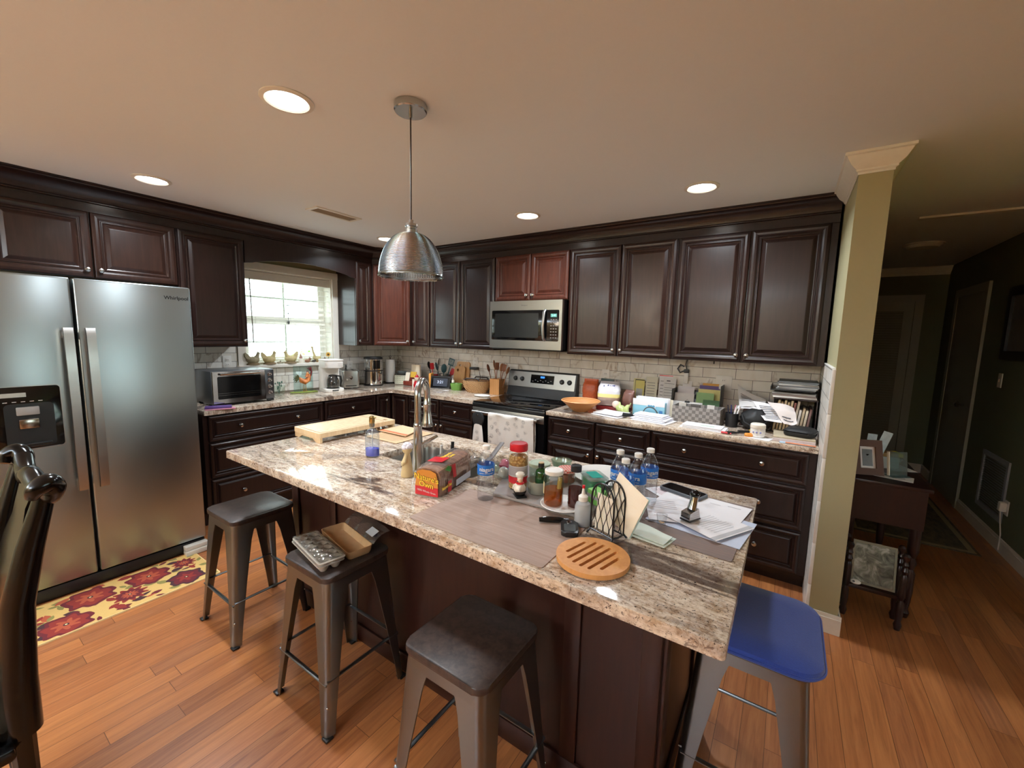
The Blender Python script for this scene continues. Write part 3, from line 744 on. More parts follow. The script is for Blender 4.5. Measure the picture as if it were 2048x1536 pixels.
mb.loft([[(0, y, z) for y, z in prof], [(.762, y, z) for y, z in prof]]); bg_ = mb.part('backguard', M['black'], t)
sl = math.atan2(.029, .153)
F = lambda x, h, o=0: (x, -.012-.075+.029*h/.153-math.cos(sl)*o, 1.012+h+math.sin(sl)*o)
def slab(mb, x0, x1, h0, h1, o0, o1):
    mb.add([F(x0,h0,o0), F(x1,h0,o0), F(x1,h1,o0), F(x0,h1,o0), F(x0,h0,o1), F(x1,h0,o1), F(x1,h1,o1), F(x0,h1,o1)], [(3,2,1,0),(4,5,6,7),(0,1,5,4),(1,2,6,5),(2,3,7,6),(3,0,4,7)]); return mb
slab(MB(), .006, .748, .002, .150, .0005, .004).part('control_panel', M['steel'], bg_, 'brushed steel control panel')
slab(MB(), .265, .525, .045, .128, .0042, .006).part('display', M['black_gloss'], bg_)
slab(MB(), .375, .42, .098, .116, .0061, .0066).part('clock_display', emit((60, 140, 255), 1.0, 'clock_glow'), bg_)
mb = MB()
for i in range(8):
    slab(mb, .285+i*.029, .297+i*.029, .062+.012*(i % 2), .066+.012*(i % 2), .0061, .0065)
mb.part('button_legend', M['paper_gray'], bg_)
for x in (.085, .165, .612, .692):
    kn = MB(Matrix.Translation(F(x, .078, .004)) @ Matrix.Rotation(PI/2-sl, 4, 'X'))
    kn.lathe([(.024, 0), (.024, .004), (.019, .006), (.017, .022), (.0, .024)], 24).box(-.004, .004, -.017, .017, .02, .029, .002); kn.part('control_knob', M['black'], bg_)
for x, y, r in ((.2, -.22, .08), (.56, -.22, .09), (.2, -.48, .10), (.56, -.48, .075)):
    MB().lathe([(r-.002, .9193), (r, .9193)], 48, (x, y, 0), cap0=False, cap1=False).part('burner_ring', plain((70, 70, 74), .3, name='burner_mark'), t)

t = thing('microwave_oven', 'stainless over-the-range microwave with black window', 'microwave', (1.797, 0, 1.405))
MB().box(.002, .760, -.385, -.012, .004, .430).part('body', M['black'], t)
MB().box(.01, .75, -.40, -.05, -.012, .0035, .004).part('underside_vent', M['black'], t)
fr = MB()
fr.holed([(0, 0), (.762, 0), (.762, .430), (0, .430)], [list(reversed(rrect(.022, .735, .075, .345, .012, 4)))], 0, .03)
MBf = MB(T(0, -.389, 0) @ RX(90)); fr.bm.free()
MBf.holed([(0, 0), (.762, 0), (.762, .430), (0, .430)], [list(reversed(rrect(.022, .735, .075, .345, .012, 4)))], 0, .03); MBf.part('front_frame', M['steel'], t)
MB().box(.022, .735, -.4165, -.386, .075, .345, .002).part('door_window', M['black_gloss'], t)
MB().box(.06, .53, -.4172, -.4167, .10, .318).part('window_screen', plain((26, 26, 26), .25, name='window_mesh'), t)
MB().tube([(.600, -.419, .078), (.598, -.440, .10), (.594, -.452, .21), (.598, -.440, .325), (.600, -.419, .345)], .014, 12, sq=.6).part('handle', M['steel'], t)
MB().box(.652, .712, -.4172, -.4167, .283, .312).part('display', emit((70, 120, 110), .8, 'microwave_clock_glow'), t)
mb = MB()
text_mb(mb, '2:40', .024, plane_frame((.682, -.4174, .297), (1, 0, 0), (0, 0, 1)), depth=.0002)
mb.part('lettering', emit((150, 240, 210), 1.2, 'digit_glow'), t)
mb = MB()
for r in range(7):
    for c in range(3):
        z = .262-r*.026; x = .652+c*.024; mb.box(x, x+.013, -.4172, -.4167, z-.005, z+.003)
mb.part('keypad_button', plain((120, 116, 112), .5, name='key_legend'), t)
mb = MB(); text_mb(mb, 'Whirlpool', .016, plane_frame((.38, -.4193, .388), (1, 0, 0), (0, 0, 1)), depth=.0002); mb.part('logo', plain((120, 120, 122), .3, 1), t)

t = thing('refrigerator', 'stainless side-by-side refrigerator with ice and water dispenser', 'refrigerator', (.855, -3.40, 0), 90)
# local x along world y, local -y out into the room
MB().box(.004, .906, .003, .75, .03, 1.765).box(.03, .88, .05, .7, .0005, .03).part('cabinet_body', plain((92, 94, 96), .5, name='fridge_side_paint'), t)
def fdoor(x0, x1): return MB().box(x0, x1, -.064, 0, .085, 1.78, .010, 3).part('door', M['steel_fridge'], t)
d1 = fdoor(.003, .365); d2 = fdoor(.376, .908)
def handle(x, par):
    MB().loft([[(x-.019, -.118-b, z), (x+.019, -.118-b, z), (x+.021, -.108-b, z), (x+.017, -.098-b, z), (x-.017, -.098-b, z), (x-.021, -.108-b, z)] for z, b in ((.605, -.008), (.64, 0), (.85, .006), (1.06, .008), (1.27, .006), (1.475, 0), (1.51, -.008))]).box(x-.012, x+.012, -.105, -.0645, .62, .66, .004).box(x-.012, x+.012, -.105, -.0645, 1.455, 1.495, .004).part('handle', M['steel'], par)
handle(.334, d1); handle(.420, d2)
ds = MB(T(0, -.0645, 0) @ RX(90)).prism(rrect(.055, .288, .872, 1.205, .018), 0, .004, .001).part('dispenser', M['black_gloss'], d1, 'black dispenser panel')
MB(T(0, -.0685, 0) @ RX(90)).holed(rrect(.053, .290, .868, 1.207, .02), [list(reversed(rrect(.057, .286, .874, 1.203, .017)))], 0, .003).part('dispenser_frame', M['steel'], d1)
mb = MB(T(0, -.0688, 0) @ RX(90)); mb.prism(rrect(.085, .258, .885, 1.115, .02), 0, .0008); mb.part('dispenser_recess', M['black'], d1)
MB().box(.125, .205, -.084, -.0698, 1.055, 1.098, .004).part('paddle', plain((150, 150, 148), .3), d1)
MB().box(.13, .20, -.086, -.0698, .985, 1.035, .004).part('paddle', plain((176, 170, 160), .2, 1), d1)
MB().box(.075, .165, -.0692, -.0687, 1.150, 1.172).part('dispenser_display', plain((168, 176, 170), .3), d1)
mb = MB()
for i in range(5): mb.box(.085+i*.03, .10+i*.03, -.0692, -.0687, 1.124, 1.127)
mb.part('button_legend', M['paper_gray'], d1)
MB().box(.10, .24, -.0795, -.0698, .893, .905, .003).part('drip_tray', M['black'], d1)
mb = MB(); text_mb(mb, 'Whirlpool', .030, plane_frame((.832, -.0644, 1.708), (1, 0, 0), (0, 0, 1)), depth=.0006, bold=.0004); mb.part('logo', M['black'], d2)
MB().box(.01, .90, -.055, .0, .012, .078, .004).part('bottom_grille', M['black'], t)
MB().box(.775, .905, -.115, -.056, .004, .036, .003).box(.775, .905, -.105, -.056, .038, .066, .003).part('foot_cover', plain((196, 192, 182), .5), t)

# ================================================================== bar stools
def leg_mb(sx, sy):
    mb = MB(); rings = []
    for z, c, a, tk in ((.008, .188, .036, .005), (.10, .181, .042, .005), (.30, .1655, .060, .005), (.50, .1505, .082, .005), (.545, .147, .092, .005), (.585, .144, .118, .005)):
        r = .024
        out = [(c-a, c), (c-r, c)]+[(c-r+r*math.sin(rad(q)), c-r+r*math.cos(rad(q))) for q in (22, 45, 68)]+[(c, c-r), (c, c-a)]
        inn = [(c-tk, c-a), (c-tk, c-r)]+[(c-r+(r-tk)*math.sin(rad(q)), c-r+(r-tk)*math.cos(rad(q))) for q in (68, 45, 22)]+[(c-r, c-tk), (c-a, c-tk)]
        rings.append([(sx*x, sy*y, z) for x, y in out+inn])
    mb.loft(rings); return mb
def make_stool(label, loc):
    t = thing('bar_stool', label, 'stool', loc, 0, 'metal bar stools with dark wood seats around the island')
    MB().prism(rrect(-.153, .153, -.153, .153, .035, 6), .590, .6125, .005).part('seat', M['seat'], t, 'dark stained wooden seat')
    mb = MB(); o_ = [rrect(-q, q, -q, q, .034, 6) for q in (.1465, .1455)]
    mb.loft([[(x, y, .548) for x, y in o_[0]], [(x, y, .5895) for x, y in o_[1]]], False, True); mb.part('apron', M['steel_dark'], t)
    for sx in (-1, 1):
        for sy in (-1, 1):
            lg = leg_mb(sx, sy).part('leg', M['steel_dark'], t)
            MB().box(sx*.178-.016, sx*.178+.016, sy*.178-.016, sy*.178+.016, .0003, .010, .003).part('rubber_foot', M['black'], lg)
            MB(T(sx*.1715, sy*.1715, .12)).sphere(0, 0, 0, .005).part('rivet', M['nickel'], lg)
    for a, b in (((-1, -1), (1, -1)), ((1, -1), (1, 1)), ((1, 1), (-1, 1)), ((-1, 1), (-1, -1))):
        c = .166; z = .205 if a[1] == b[1] else .218
        MB().tube([(a[0]*c, a[1]*c, z), (b[0]*c, b[1]*c, z)], .0085, 8, sq=.5).part('footrest_bar', M['steel_dark'], t)
    return t
M['seat'] = cab_wood('dark_stool_seat_wood', (36, 28, 25), (70, 55, 48), .40)
s1 = make_stool('bar stool nearest the refrigerator, with an empty seat', (1.92, -2.625, 0))
dup(s1, 'second bar stool from the refrigerator, carrying egg cartons', (2.69, -2.63, 0))
dup(s1, 'bar stool in front of the island middle with a bare seat half in shade', (3.455, -2.675, 0))
s4 = dup(s1, 'bar stool at the right end of the island, under a blue cushion', (4.168, -2.115, 0))
t = thing('seat_cushion', 'bright blue fabric cushion on the right-end bar stool', 'cushion', (4.165, -2.115, .613))
blue = NT('blue_cushion_fabric'); bv = blue.coord(); bn = blue.noise(bv, 240, 3); blue.set(base=blue.mix(lin((16, 42, 116)), lin((26, 58, 142)), bn), rough=.85, sheen=.3); blue.bump(bn, .2, .002)
rings = []
for ins, z in ((.012, .0005), (.002, .008), (0, .018), (.004, .030), (.03, .040), (.08, .045)):
    rings.append([(x, y, z) for x, y in rrect(-.178+ins, .178-ins, -.195+ins, .195-ins, .075-min(ins, .03), 8)])
mb = MB(); mb.loft(rings); mb.part('pad', blue.m, t)
pr = rrect(-.179, .179, -.196, .196, .075, 8)
MB().tube([(x, y, .018) for x, y in pr], .0035, 6, closed=True).part('piping', blue.m, t)
# ================================================================== things on the island
ZI = .9145
def quad_frame(p, q):   # (x along p->q)
    p = Vector(p); u = (Vector(q)-p).normalized(); return p, u, Vector((-u.y, u.x, 0))
# cutting board
bwood = cab_wood('maple_board_wood', (206, 176, 136), (228, 204, 166), .5)
t = thing('cutting_board', 'large raised wooden cutting board on two end legs at the far left of the island', 'cutting board', (1.982, -2.092, ZI), -2)
MB().holed(rrect(-.137, .137, -.255, .255, .012, 3), [list(reversed(rrect(.07, .105, .20, .225, .010, 3)))], .030, .056).part('board', bwood, t)
for y in (-.249, .235):
    mb = MB(T(0, y+.014, 0) @ RX(90)); mb.prism([(-.134, 0), (-.09, 0), (-.06, .017), (.06, .017), (.09, 0), (.134, 0), (.134, .0297), (-.134, .0297)], 0, .014); mb.part('leg', bwood, t)
gr = plain((176, 142, 104), .6, name='board_groove')
MB().holed(rrect(-.122, .122, -.24, .185, .012, 3), [list(reversed(rrect(-.115, .115, -.233, .178, .010, 3)))], .0561, .0565).part('juice_groove', gr, t)
# newspapers
kraft = plain((206, 172, 132), .8, var=.08, name='tan_newsprint')
def sheet(name, label, cat, pts, z, mat, thick=.0012, group=None, lines=None, linemat=None, curl=0, text=None):
    """a sheet of paper with corners pts (counter-clockwise) lying at height z"""
    t = thing(name, label, cat, (0, 0, z), 0, group)
    a, b, c, d = [Vector((x, y, 0)) for x, y in pts]
    def f(u, v):
        p = a*(1-u)*(1-v)+b*u*(1-v)+c*u*v+d*(1-u)*v
        return (p.x, p.y, thick+curl*((2*u-1)**2)*.5+curl*.35*math.sin(4*u+3*v)+curl*.35)
    MB().grid(f, 10, 8, 0 if False else thick).part('page', mat, t, smooth=50)
    if lines:
        mb = MB()
        for (u0, u1, v0, v1) in lines:
            n = 6; pts_ = []
            for k in range(n+1):
                for v in (v0, v1):
                    p = f(u0+(u1-u0)*k/n, v); pts_.append((p[0], p[1], p[2]+.0004))
            mb.add(pts_, [(2*k, 2*k+2, 2*k+3, 2*k+1) for k in range(n)])
        mb.part('printing', linemat or M['ink'], t)
    return t
def textlines(u0, u1, v0, v1, n, seed=1, ragged=.12, w=.35):
    r = random.Random(seed); out = []
    for k in range(n):
        v = v0+(v1-v0)*k/max(n-1, 1); h = (v1-v0)/max(n, 1)*w
        out.append((u0, u1-(r.random()*ragged if r.random() < .6 else 0)*(u1-u0), v, v+h))
    return out
sheet('newspaper', 'tan printed newspaper page lying flat beside the cutting board', 'newspaper', [(2.17, -2.10), (2.43, -2.095), (2.42, -1.80), (2.15, -1.79)], ZI+.0006, kraft, .002, lines=textlines(.1, .9, .1, .9, 12, 3), linemat=plain((176, 142, 108), .8), curl=.003)
t = sheet('newspaper', 'folded newspaper with an orange band lying on top of the tan page', 'newspaper', [(2.145, -1.985), (2.37, -1.975), (2.30, -1.79), (2.145, -1.80)], ZI+.0085, plain((216, 184, 146), .8, var=.06), .004, lines=[(.0, 1, .02, .16)], linemat=plain((222, 112, 70), .7), curl=.004)
# soap dispenser
t = thing('soap_dispenser', 'clear pump bottle with blue soap at the left of the sink', 'soap bottle', (2.515, -2.318, ZI), 20)
BP = [(.030, 0), (.0355, .004), (.0365, .02), (.0365, .105), (.033, .122), (.022, .134), (.012, .140), (.011, .150)]
MB().lathe(BP, 28, sx=1, sy=.72, cap1=False).part('bottle', clear((236, 242, 246), .10, .02, 'soap_bottle_glass', 1.75, .07, (220, 228, 236)), t)
MB().lathe([(.0, .004), (.034, .006), (.0345, .042), (0, .042)], 28, sx=1, sy=.70).part('soap', plain((24, 60, 200), .1, name='blue_soap'), t, 'blue liquid soap')
gold = plain((196, 170, 110), .22, 1, name='brass_pump')
MB().lathe([(.0, .1505), (.013, .1505), (.013, .168), (.0, .168)], 20).part('collar', M['nickel'], t)
MB().lathe([(.0, .1685), (.013, .1685), (.014, .176), (.013, .198), (.009, .203), (0, .203)], 20).tube([(0, 0, .196), (.020, .004, .196)], .004, 8).part('pump_head', gold, t)
MB().tube([(0, 0, .02), (0, 0, .15)], .0025, 6).part('dip_tube', M['white'], t)
# figurine by the faucet
t = thing('scrubber_doll', 'cream figurine with a fluffy white head standing in front of the faucet', 'figurine', (2.865, -2.408, ZI), -40)
cream = plain((206, 184, 138), .5, name='cream_ceramic')
MB().lathe([(.0, 0), (.026, 0), (.027, .006), (.022, .045), (.016, .080), (.012, .096), (.010, .104), (0, .105)], 24).part('body', cream, t)
MB().sphere(0, 0, .118, .021, .021, .020).part('head', cream, t)
for s_ in (-1, 1): MB().tube([(s_*.011, -.004, .094), (s_*.024, -.010, .07), (s_*.012, -.022, .052)], [.006, .007, .005], 8).part('arm', cream, t)
mb = MB(); r = random.Random(4)
for k in range(46):
    a = r.uniform(0, 6.28); e = r.uniform(.0, 1.5); d = Vector((math.cos(a)*math.cos(e), math.sin(a)*math.cos(e), math.sin(e)))
    p = Vector((0, 0, .124))+d*.018; mb.sphere(p.x, p.y, p.z, .0075, .0075, .0075, 6, 4)
mb.part('hair', plain((232, 228, 236), .9, name='white_fluff'), t, 'fluffy white head scrubber')
MB().sphere(-.003, -.0235, .042, .0022, u=8, v=5).part('button', M['ink_dark'], t)
# utensils left in the sink
def stick(name, label, p0, p1, r, mat, cat, head=None):
    t = thing(name, label, cat, p0); d = Vector(p1)-Vector(p0)
    MB().tube([(0, 0, 0), tuple(d*.5), tuple(d)], [r*.8, r, r*.95], 10).part('handle', mat, t)
    a = d.normalized()
    if head == 'blade': MB().tube([tuple(-a*.10), tuple(-a*.01), (0, 0, 0)], [.004, .011, .006], 8, sq=.2).part('blade', M['steel'], t)
    else: MB().tube([tuple(-a*.06), tuple(-a*.05), tuple(-a*.015), (0, 0, 0)], [.006, .019, .016, .004], 10, sq=.35).part('head', mat, t)
    return t
grey_pl = plain((176, 172, 168), .4, name='grey_handle')
stick('spatula', 'grey plastic spatula leaning out of the sink towards the left', (2.80, -2.19, .745), (2.752, -2.245, .975), .008, grey_pl, 'spatula')
stick('kitchen_knife', 'pale-handled knife standing in the sink beside the spatula', (2.812, -2.15, .80), (2.815, -2.145, .985), .007, plain((200, 198, 194), .35), 'knife', 'blade')
stick('kitchen_knife', 'black-handled knife standing in the sink', (2.822, -2.09, .80), (2.825, -2.075, .99), .009, M['black'], 'knife', 'blade')
t = thing('dish_brush', 'dark grey flat bar lying across the right end of the sink', 'kitchen tool', (3.025, -2.02, ZI+.008), 0)
MB().tube([(.02, -.10, .004), (.0, 0, .012), (-.045, .155, .045)], .013, 10, sq=.35).part('handle', plain((92, 84, 80), .5, name='dark_grey_plastic'), t)
MB().sphere(.024, -.115, .006, .022, .026, .012).part('brush_head', plain((60, 56, 54), .8), t)
# bread
t = thing('bread_loaf', 'bag of sliced brown bread with red and yellow printing beside the sink', 'bread', (3.098, -2.522, ZI), 14)
brown = NT('brown_bread'); bn = brown.noise(brown.coord(), 60, 5); brown.set(base=brown.ramp(bn, [(.3, lin((128, 86, 62))), (.6, lin((170, 124, 96))), (.8, lin((206, 170, 138)))]), rough=.85)
def loafsec(y, k=1.0, h=.112, w=.054, z0=.003, jit=0, rr=None):
    pts = [(-w*.92, 0), (-w, .01), (-w*.96, h*.55), (-w*1.04, h*.72), (-w*.86, h*.92), (-w*.4, h), (w*.4, h), (w*.86, h*.92), (w*1.04, h*.72), (w*.96, h*.55), (w, .01), (w*.92, 0)]
    out = []
    for x, z in pts:
        j = rr.uniform(-jit, jit) if rr and jit else 0
        out.append((x*k+j, y+(rr.uniform(-jit, jit) if rr and jit else 0), z0+max(z*k+j*(z > 0), 0)))
    return out
mb = MB()
for i in range(17):
    y = .012+i*.0155
    mb.loft([loafsec(y, .93), loafsec(y+.0140, .93)])
mb.part('bread_slice', brown.m, t)
rr = random.Random(11)
film = clear((246, 240, 234), .10, .09, 'bread_bag_film', 1.7, .14, (226, 214, 210))
ys = [0, .03, .07, .11, .15, .19, .23, .262]
secs = [loafsec(.004, .97, jit=.001, rr=rr)]+[loafsec(y, 1.04, jit=.003, rr=rr) for y in ys[1:]]+[loafsec(.30, .72, jit=.006, rr=rr), loafsec(.335, .42, jit=.006, rr=rr), loafsec(.365, .22, jit=.004, rr=rr), loafsec(.40, .34, jit=.01, rr=rr), loafsec(.435, .40, jit=.014, rr=rr)]
mb = MB(); mb.loft(secs, True, False); mb.part('bag', film, t, smooth=50)
# printed fields of the bag
def endq(mb, x0, x1, z0, z1, y=-.0015): mb.add([(x0, y, z0), (x1, y, z0), (x1, y, z1), (x0, y, z1)], [(0, 1, 2, 3)])
lab_or = plain((214, 138, 52), .4, name='orange_print'); lab_rd = plain((200, 32, 44), .35, name='red_print')
mb = MB(); mb.add([(-.049, -.0012, .040), (.049, -.0012, .036), (.047, -.0012, .07), (.040, -.0012, .096), (.018, -.0012, .105), (-.018, -.0012, .105), (-.042, -.0012, .096)], [(0, 1, 2, 3, 4, 5, 6)]); mb.part('orange_print', lab_or, t)
mb = MB(); endq(mb, -.049, .049, .006, .040); mb.part('red_print', lab_rd, t)
ye = plain((250, 206, 60), .4, name='yellow_lettering')
ef = lambda o, dx_=0: (lambda x, y, z: (o[0]+x, -.0022-z, o[1]+y+x*-.12))
mb = MB(); text_mb(mb, "Nature's", .030, ef((.0, .073)), bold=.0013, depth=.0002); text_mb(mb, "Own", .030, ef((.0, .048)), bold=.0013, depth=.0002); mb.part('lettering_outline', M['ink_dark'], t)
mb = MB(); f3 = lambda o: (lambda x, y, z: (o[0]+x, -.0032-z, o[1]+y+x*-.12))
text_mb(mb, "Nature's", .030, f3((0, .073)), bold=.0006, depth=.0002); text_mb(mb, "Own", .030, f3((0, .048)), bold=.0006, depth=.0002); mb.part('lettering', ye, t)
mb = MB(); text_mb(mb, "100% Whole Grain", .0105, f3((0, .022)), depth=.0002); mb.part('small_lettering', M['paper'], t)
# right side prints (x = +w)
def sideq(mb, y0, y1, z0, z1, x=.0605): mb.add([(x, y0, z0), (x, y1, z0), (x, y1, z1), (x, y0, z1)], [(0, 1, 2, 3)])
mb = MB(); sideq(mb, .055, .085, .006, .05); mb.add([(.0605, .10, .052), (.0605, .125, .050), (.0585, .118, .105), (.0585, .09, .105)], [(0, 1, 2, 3)]); mb.add([(.03, .06, .1215), (.03, .125, .1215), (-.03, .115, .1215), (-.03, .05, .1215)], [(0, 1, 2, 3)]); mb.part('red_print', lab_rd, t)
mb = MB(); sf = lambda o, top=False: ((lambda x, y, z: (o[0]-y, o[1]+x, .1222+z)) if top else (lambda x, y, z: (.0612+z, o[0]+x*.75-y*.0, o[1]+y)))
text_mb(mb, "Nature's Own", .017, sf((.046, .034)), bold=.0005, depth=.0002); mb.part('side_lettering', ye, t); mb = MB(); text_mb(mb, "Nature's", .022, sf((.002, .15), True), bold=.0006, depth=.0002); text_mb(mb, "Own", .022, sf((.024, .15), True), bold=.0006, depth=.0002); mb.part('lettering', ye, t)
mb = MB(); sideq(mb, .12, .25, .010, .036, .062); mb.part('nutrition_panel', plain((196, 206, 222), .4, name='pale_blue_print'), t)
mb = MB(); mb.add([(.058, .040, .10), (.060, .075, .083), (.0585, .085, .10), (.057, .06, .112)], [(0, 1, 2, 3)]); mb.part('green_leaf_print', plain((70, 150, 62), .4), t)

# water bottles
def water_bottle(label, x, y, rz, level=.9, group='plastic water bottles on the island'):
    t = thing('water_bottle', label, 'bottle', (x, y, ZI+(.0022)), rz, group)
    pr = [(.024, 0), (.030, .003), (.0315, .010)]
    for k in range(7):
        z = .016+k*.0115; pr += [(.0315, z), (.0290, z+.0055)]
    pr += [(.0315, .098), (.0315, .138), (.0300, .146), (.0245, .162), (.0165, .178), (.0125, .186), (.0125, .190)]
    MB().lathe(pr, 26, cap1=False).part('bottle', M['pet'], t, smooth=60)
    lv = .03+(.146-.03)*level if level < 1 else .165
    MB().lathe([(.0, .002)]+[(r_-.0012, z) for r_, z in pr[1:] if z < lv]+[(.0295 if lv < .147 else .021, lv), (.0, lv)], 26).part('water', M['water'], t, smooth=60)
    MB().lathe([(.0, .1905), (.0140, .1905), (.0143, .2035), (.0125, .2055), (.0, .2055)], 20).part('cap', M['white'], t)
    MB().lathe([(.0319, .099), (.0321, .100), (.0321, .136), (.0319, .137)], 32, cap0=False, cap1=False).part('label', M['blue_label'], t, 'blue paper label')
    for a in (0, 180):
        mb = MB(); text_mb(mb, 'niagara', .021, wrap_frame(0, 0, .121, .0323, a), bold=.0003, depth=.0001); text_mb(mb, 'purified drinking water', .006, wrap_frame(0, 0, .107, .0323, a), depth=.0001); mb.part('lettering', M['white'], t)
    return t
water_bottle('lone plastic water bottle standing on the placemat beside the bread', 3.287, -2.405, -48, .98)
water_bottle('leftmost water bottle of the four behind the napkin holder', 3.706, -2.150, -130, .97)
water_bottle('water bottle with the lowest cap, nearest the napkin holder', 3.758, -2.245, -120, .97)
water_bottle('water bottle third from the left in the group of four behind the napkins', 3.772, -2.150, -110, .98)
water_bottle('rightmost tallest water bottle in front of the drawers', 3.789, -2.058, -62, .95)
# placemats
def woven(name, c1, c2):
    t = NT(name); v = t.coord(); w1 = t.n('ShaderNodeTexWave', wave_type='BANDS', bands_direction='X'); w1.inputs['Scale'].default_value = 160; w2 = t.n('ShaderNodeTexWave', wave_type='BANDS', bands_direction='Y'); w2.inputs['Scale'].default_value = 160
    t.l(v, w1.inputs[0]); t.l(v, w2.inputs[0]); f = t.math('MULTIPLY', w1.outputs['Fac'], w2.outputs['Fac'])
    st = t.noise(t.coord((2.5, 55, 1)), 2, 3)
    t.set(base=t.mix(t.mix(lin(c1), lin(c2), f), lin((140, 114, 100)), t.math('MULTIPLY', t.ramp(st, [(.35, 0.0), (.65, 1.0)]), .55)), rough=.7); t.bump(f, .3, .001); return t.m
matm = woven('woven_placemat', (150, 126, 112), (206, 184, 170))
t = MB().prism(rrect(3.178, 3.69, -2.683, -2.362, .006, 2), 0, .0022).solo('placemat', matm, 'taupe woven placemat along the front edge of the island', 'placemat', (0, 0, ZI))
t = MB(T(3.909, -2.10, 0) @ RZ(-3)).prism(rrect(-.205, .205, -.235, .235, .006, 2), 0, .0022).solo('placemat', woven('woven_placemat_dark', (106, 90, 84), (146, 130, 122)), 'taupe woven placemat under the papers at the right end', 'placemat', (0, 0, ZI))
# drying mat
ZM = ZI+.0025+.012
gm_ = plain((142, 134, 130), .6, var=.05, name='grey_mat')
MB().prism([(3.292, -2.366), (3.63, -2.352), (3.655, -2.345), (3.668, -2.32), (3.672, -2.02), (3.14, -1.99), (3.15, -2.03)], 0, .0115, .003).solo('drying_mat', gm_, 'grey drying mat under the jars in the middle of the island', 'mat', (0, 0, ZI+.0025))
# peanut jar
t = thing('peanut_jar', 'tall clear jar of peanuts with a red screw lid', 'jar', (3.338, -2.262, ZM), -40)
JP = [(.034, 0), (.038, .004), (.039, .02), (.037, .026), (.037, .096), (.039, .104), (.039, .125), (.036, .142), (.031, .150), (.031, .152)]
MB().lathe(JP, 28, cap1=False).part('glass_jar', M['glass'], t)
nut = NT('peanuts'); nv_ = nut.n('ShaderNodeTexVoronoi'); nv_.inputs['Scale'].default_value = 110; nut.l(nut.coord(), nv_.inputs['Vector'])
nut.set(base=nut.ramp(nv_.outputs['Distance'], [(.1, lin((226, 184, 122))), (.6, lin((176, 124, 66)))]), rough=.5); nut.bump(nv_.outputs['Distance'], .8, .004)
o = MB().lathe([(.0, .003), (.036, .005), (.036, .128), (.030, .134), (0, .136)], 28).part('peanuts', nut.m, t, 'roasted peanuts'); o['kind'] = 'stuff'
MB().lathe([(.0375, .027), (.0378, .03), (.0378, .052), (.0375, .053)], 32, cap0=False, cap1=False).part('label_band', lab_rd, t)
MB().lathe([(.0376, .054), (.0379, .057), (.0379, .094), (.0376, .096)], 32, cap0=False, cap1=False).part('label', plain((214, 214, 216), .4, name='pale_label'), t)
mb = MB()
for k in range(9): mb.lathe([(.03805, .060+k*.0038), (.03805, .0615+k*.0038)], 40, cap0=False, cap1=False)
mb.part('printing', plain((150, 140, 142), .6), t)
MB().lathe([(.0, .1522), (.0345, .1522), (.0355, .156), (.0355, .176), (.032, .181), (.0, .182)], 36).part('lid', M['red'], t, 'red screw lid')
# plastic egg halves in a clear dish
t = thing('glass_dish', 'shallow clear dish holding pastel plastic egg halves beside the peanut jar', 'dish', (3.215, -2.185, ZM))
MB().lathe([(.0, .002), (.045, .002), (.06, .016), (.063, .018), (.046, 0), (.0, 0)], 28, cap0=False, cap1=False).part('dish', M['glass'], t)
def egg(label, x, y, z, tint, rx, ry):
    o = MB(RX(rx) @ RY(ry)).lathe([(.0225, 0), (.0228, .008), (.020, .022), (.013, .031), (.004, .035), (.0005, .0352), (.0005, .034), (.012, .030), (.0185, .021), (.0212, .008), (.0212, 0), (.0225, 0)], 24, cap0=False, cap1=False)
    o.solo('plastic_egg', clear(tint, .10, .12, 'egg_plastic', 1.4, .45, tint), label, 'egg shell', (x, y, z), 0, 'pastel egg halves in the dish')
egg('pink translucent plastic egg half in the dish', 3.196, -2.155, ZM+.028, (240, 166, 190), -30, -10)
egg('light blue translucent plastic egg half in the dish', 3.246, -2.168, ZM+.020, (160, 196, 232), -10, 30)
egg('clear plastic egg half on the right of the dish', 3.234, -2.215, ZM+.020, (224, 232, 228), 20, 20)
egg('greenish clear plastic egg half at the left rim of the dish', 3.186, -2.208, ZM+.020, (206, 222, 204), 15, -25)
# chef figurine
t = thing('chef_figurine', 'small ceramic chef figurine with a white hat and red scarf', 'figurine', (3.392, -2.332, ZM), -38)
wh = plain((240, 234, 220), .25, name='white_glaze')
MB().box(-.026, .026, -.020, .020, 0, .006, .002).part('base', M['black'], t)
MB().lathe([(.0, .006), (.018, .0065), (.023, .02), (.022, .036), (.015, .047), (.008, .050), (0, .0505)], 20).part('body', wh, t)
MB().lathe([(.0, .0061), (.0195, .0064), (.0238, .02), (.0235, .024), (.010, .0245)], 20, sy=1.02).part('trousers', M['black_gloss'], t)
for s_ in (-1, 1): MB().tube([(s_*.015, -.004, .042), (s_*.026, -.012, .032), (s_*.014, -.022, .028)], [.006, .007, .005], 8).part('arm', wh, t)
MB().lathe([(.010, .048), (.0155, .0495), (.0155, .0535), (.010, .055)], 16).part('scarf', M['red'], t, 'red scarf')
MB().sphere(0, 0, .061, .0105, .0105, .0115).part('head', plain((236, 190, 160), .4, name='painted_skin'), t)
MB().lathe([(.0, .068), (.0115, .068), (.0118, .075), (.0165, .079), (.0175, .085), (.013, .091), (.0, .092)], 18).part('hat', wh, t)
MB().tube([(-.006, -.0105, .0585), (0, -.0120, .0575), (.006, -.0105, .0585)], .0018, 6).part('moustache', M['black'], t)
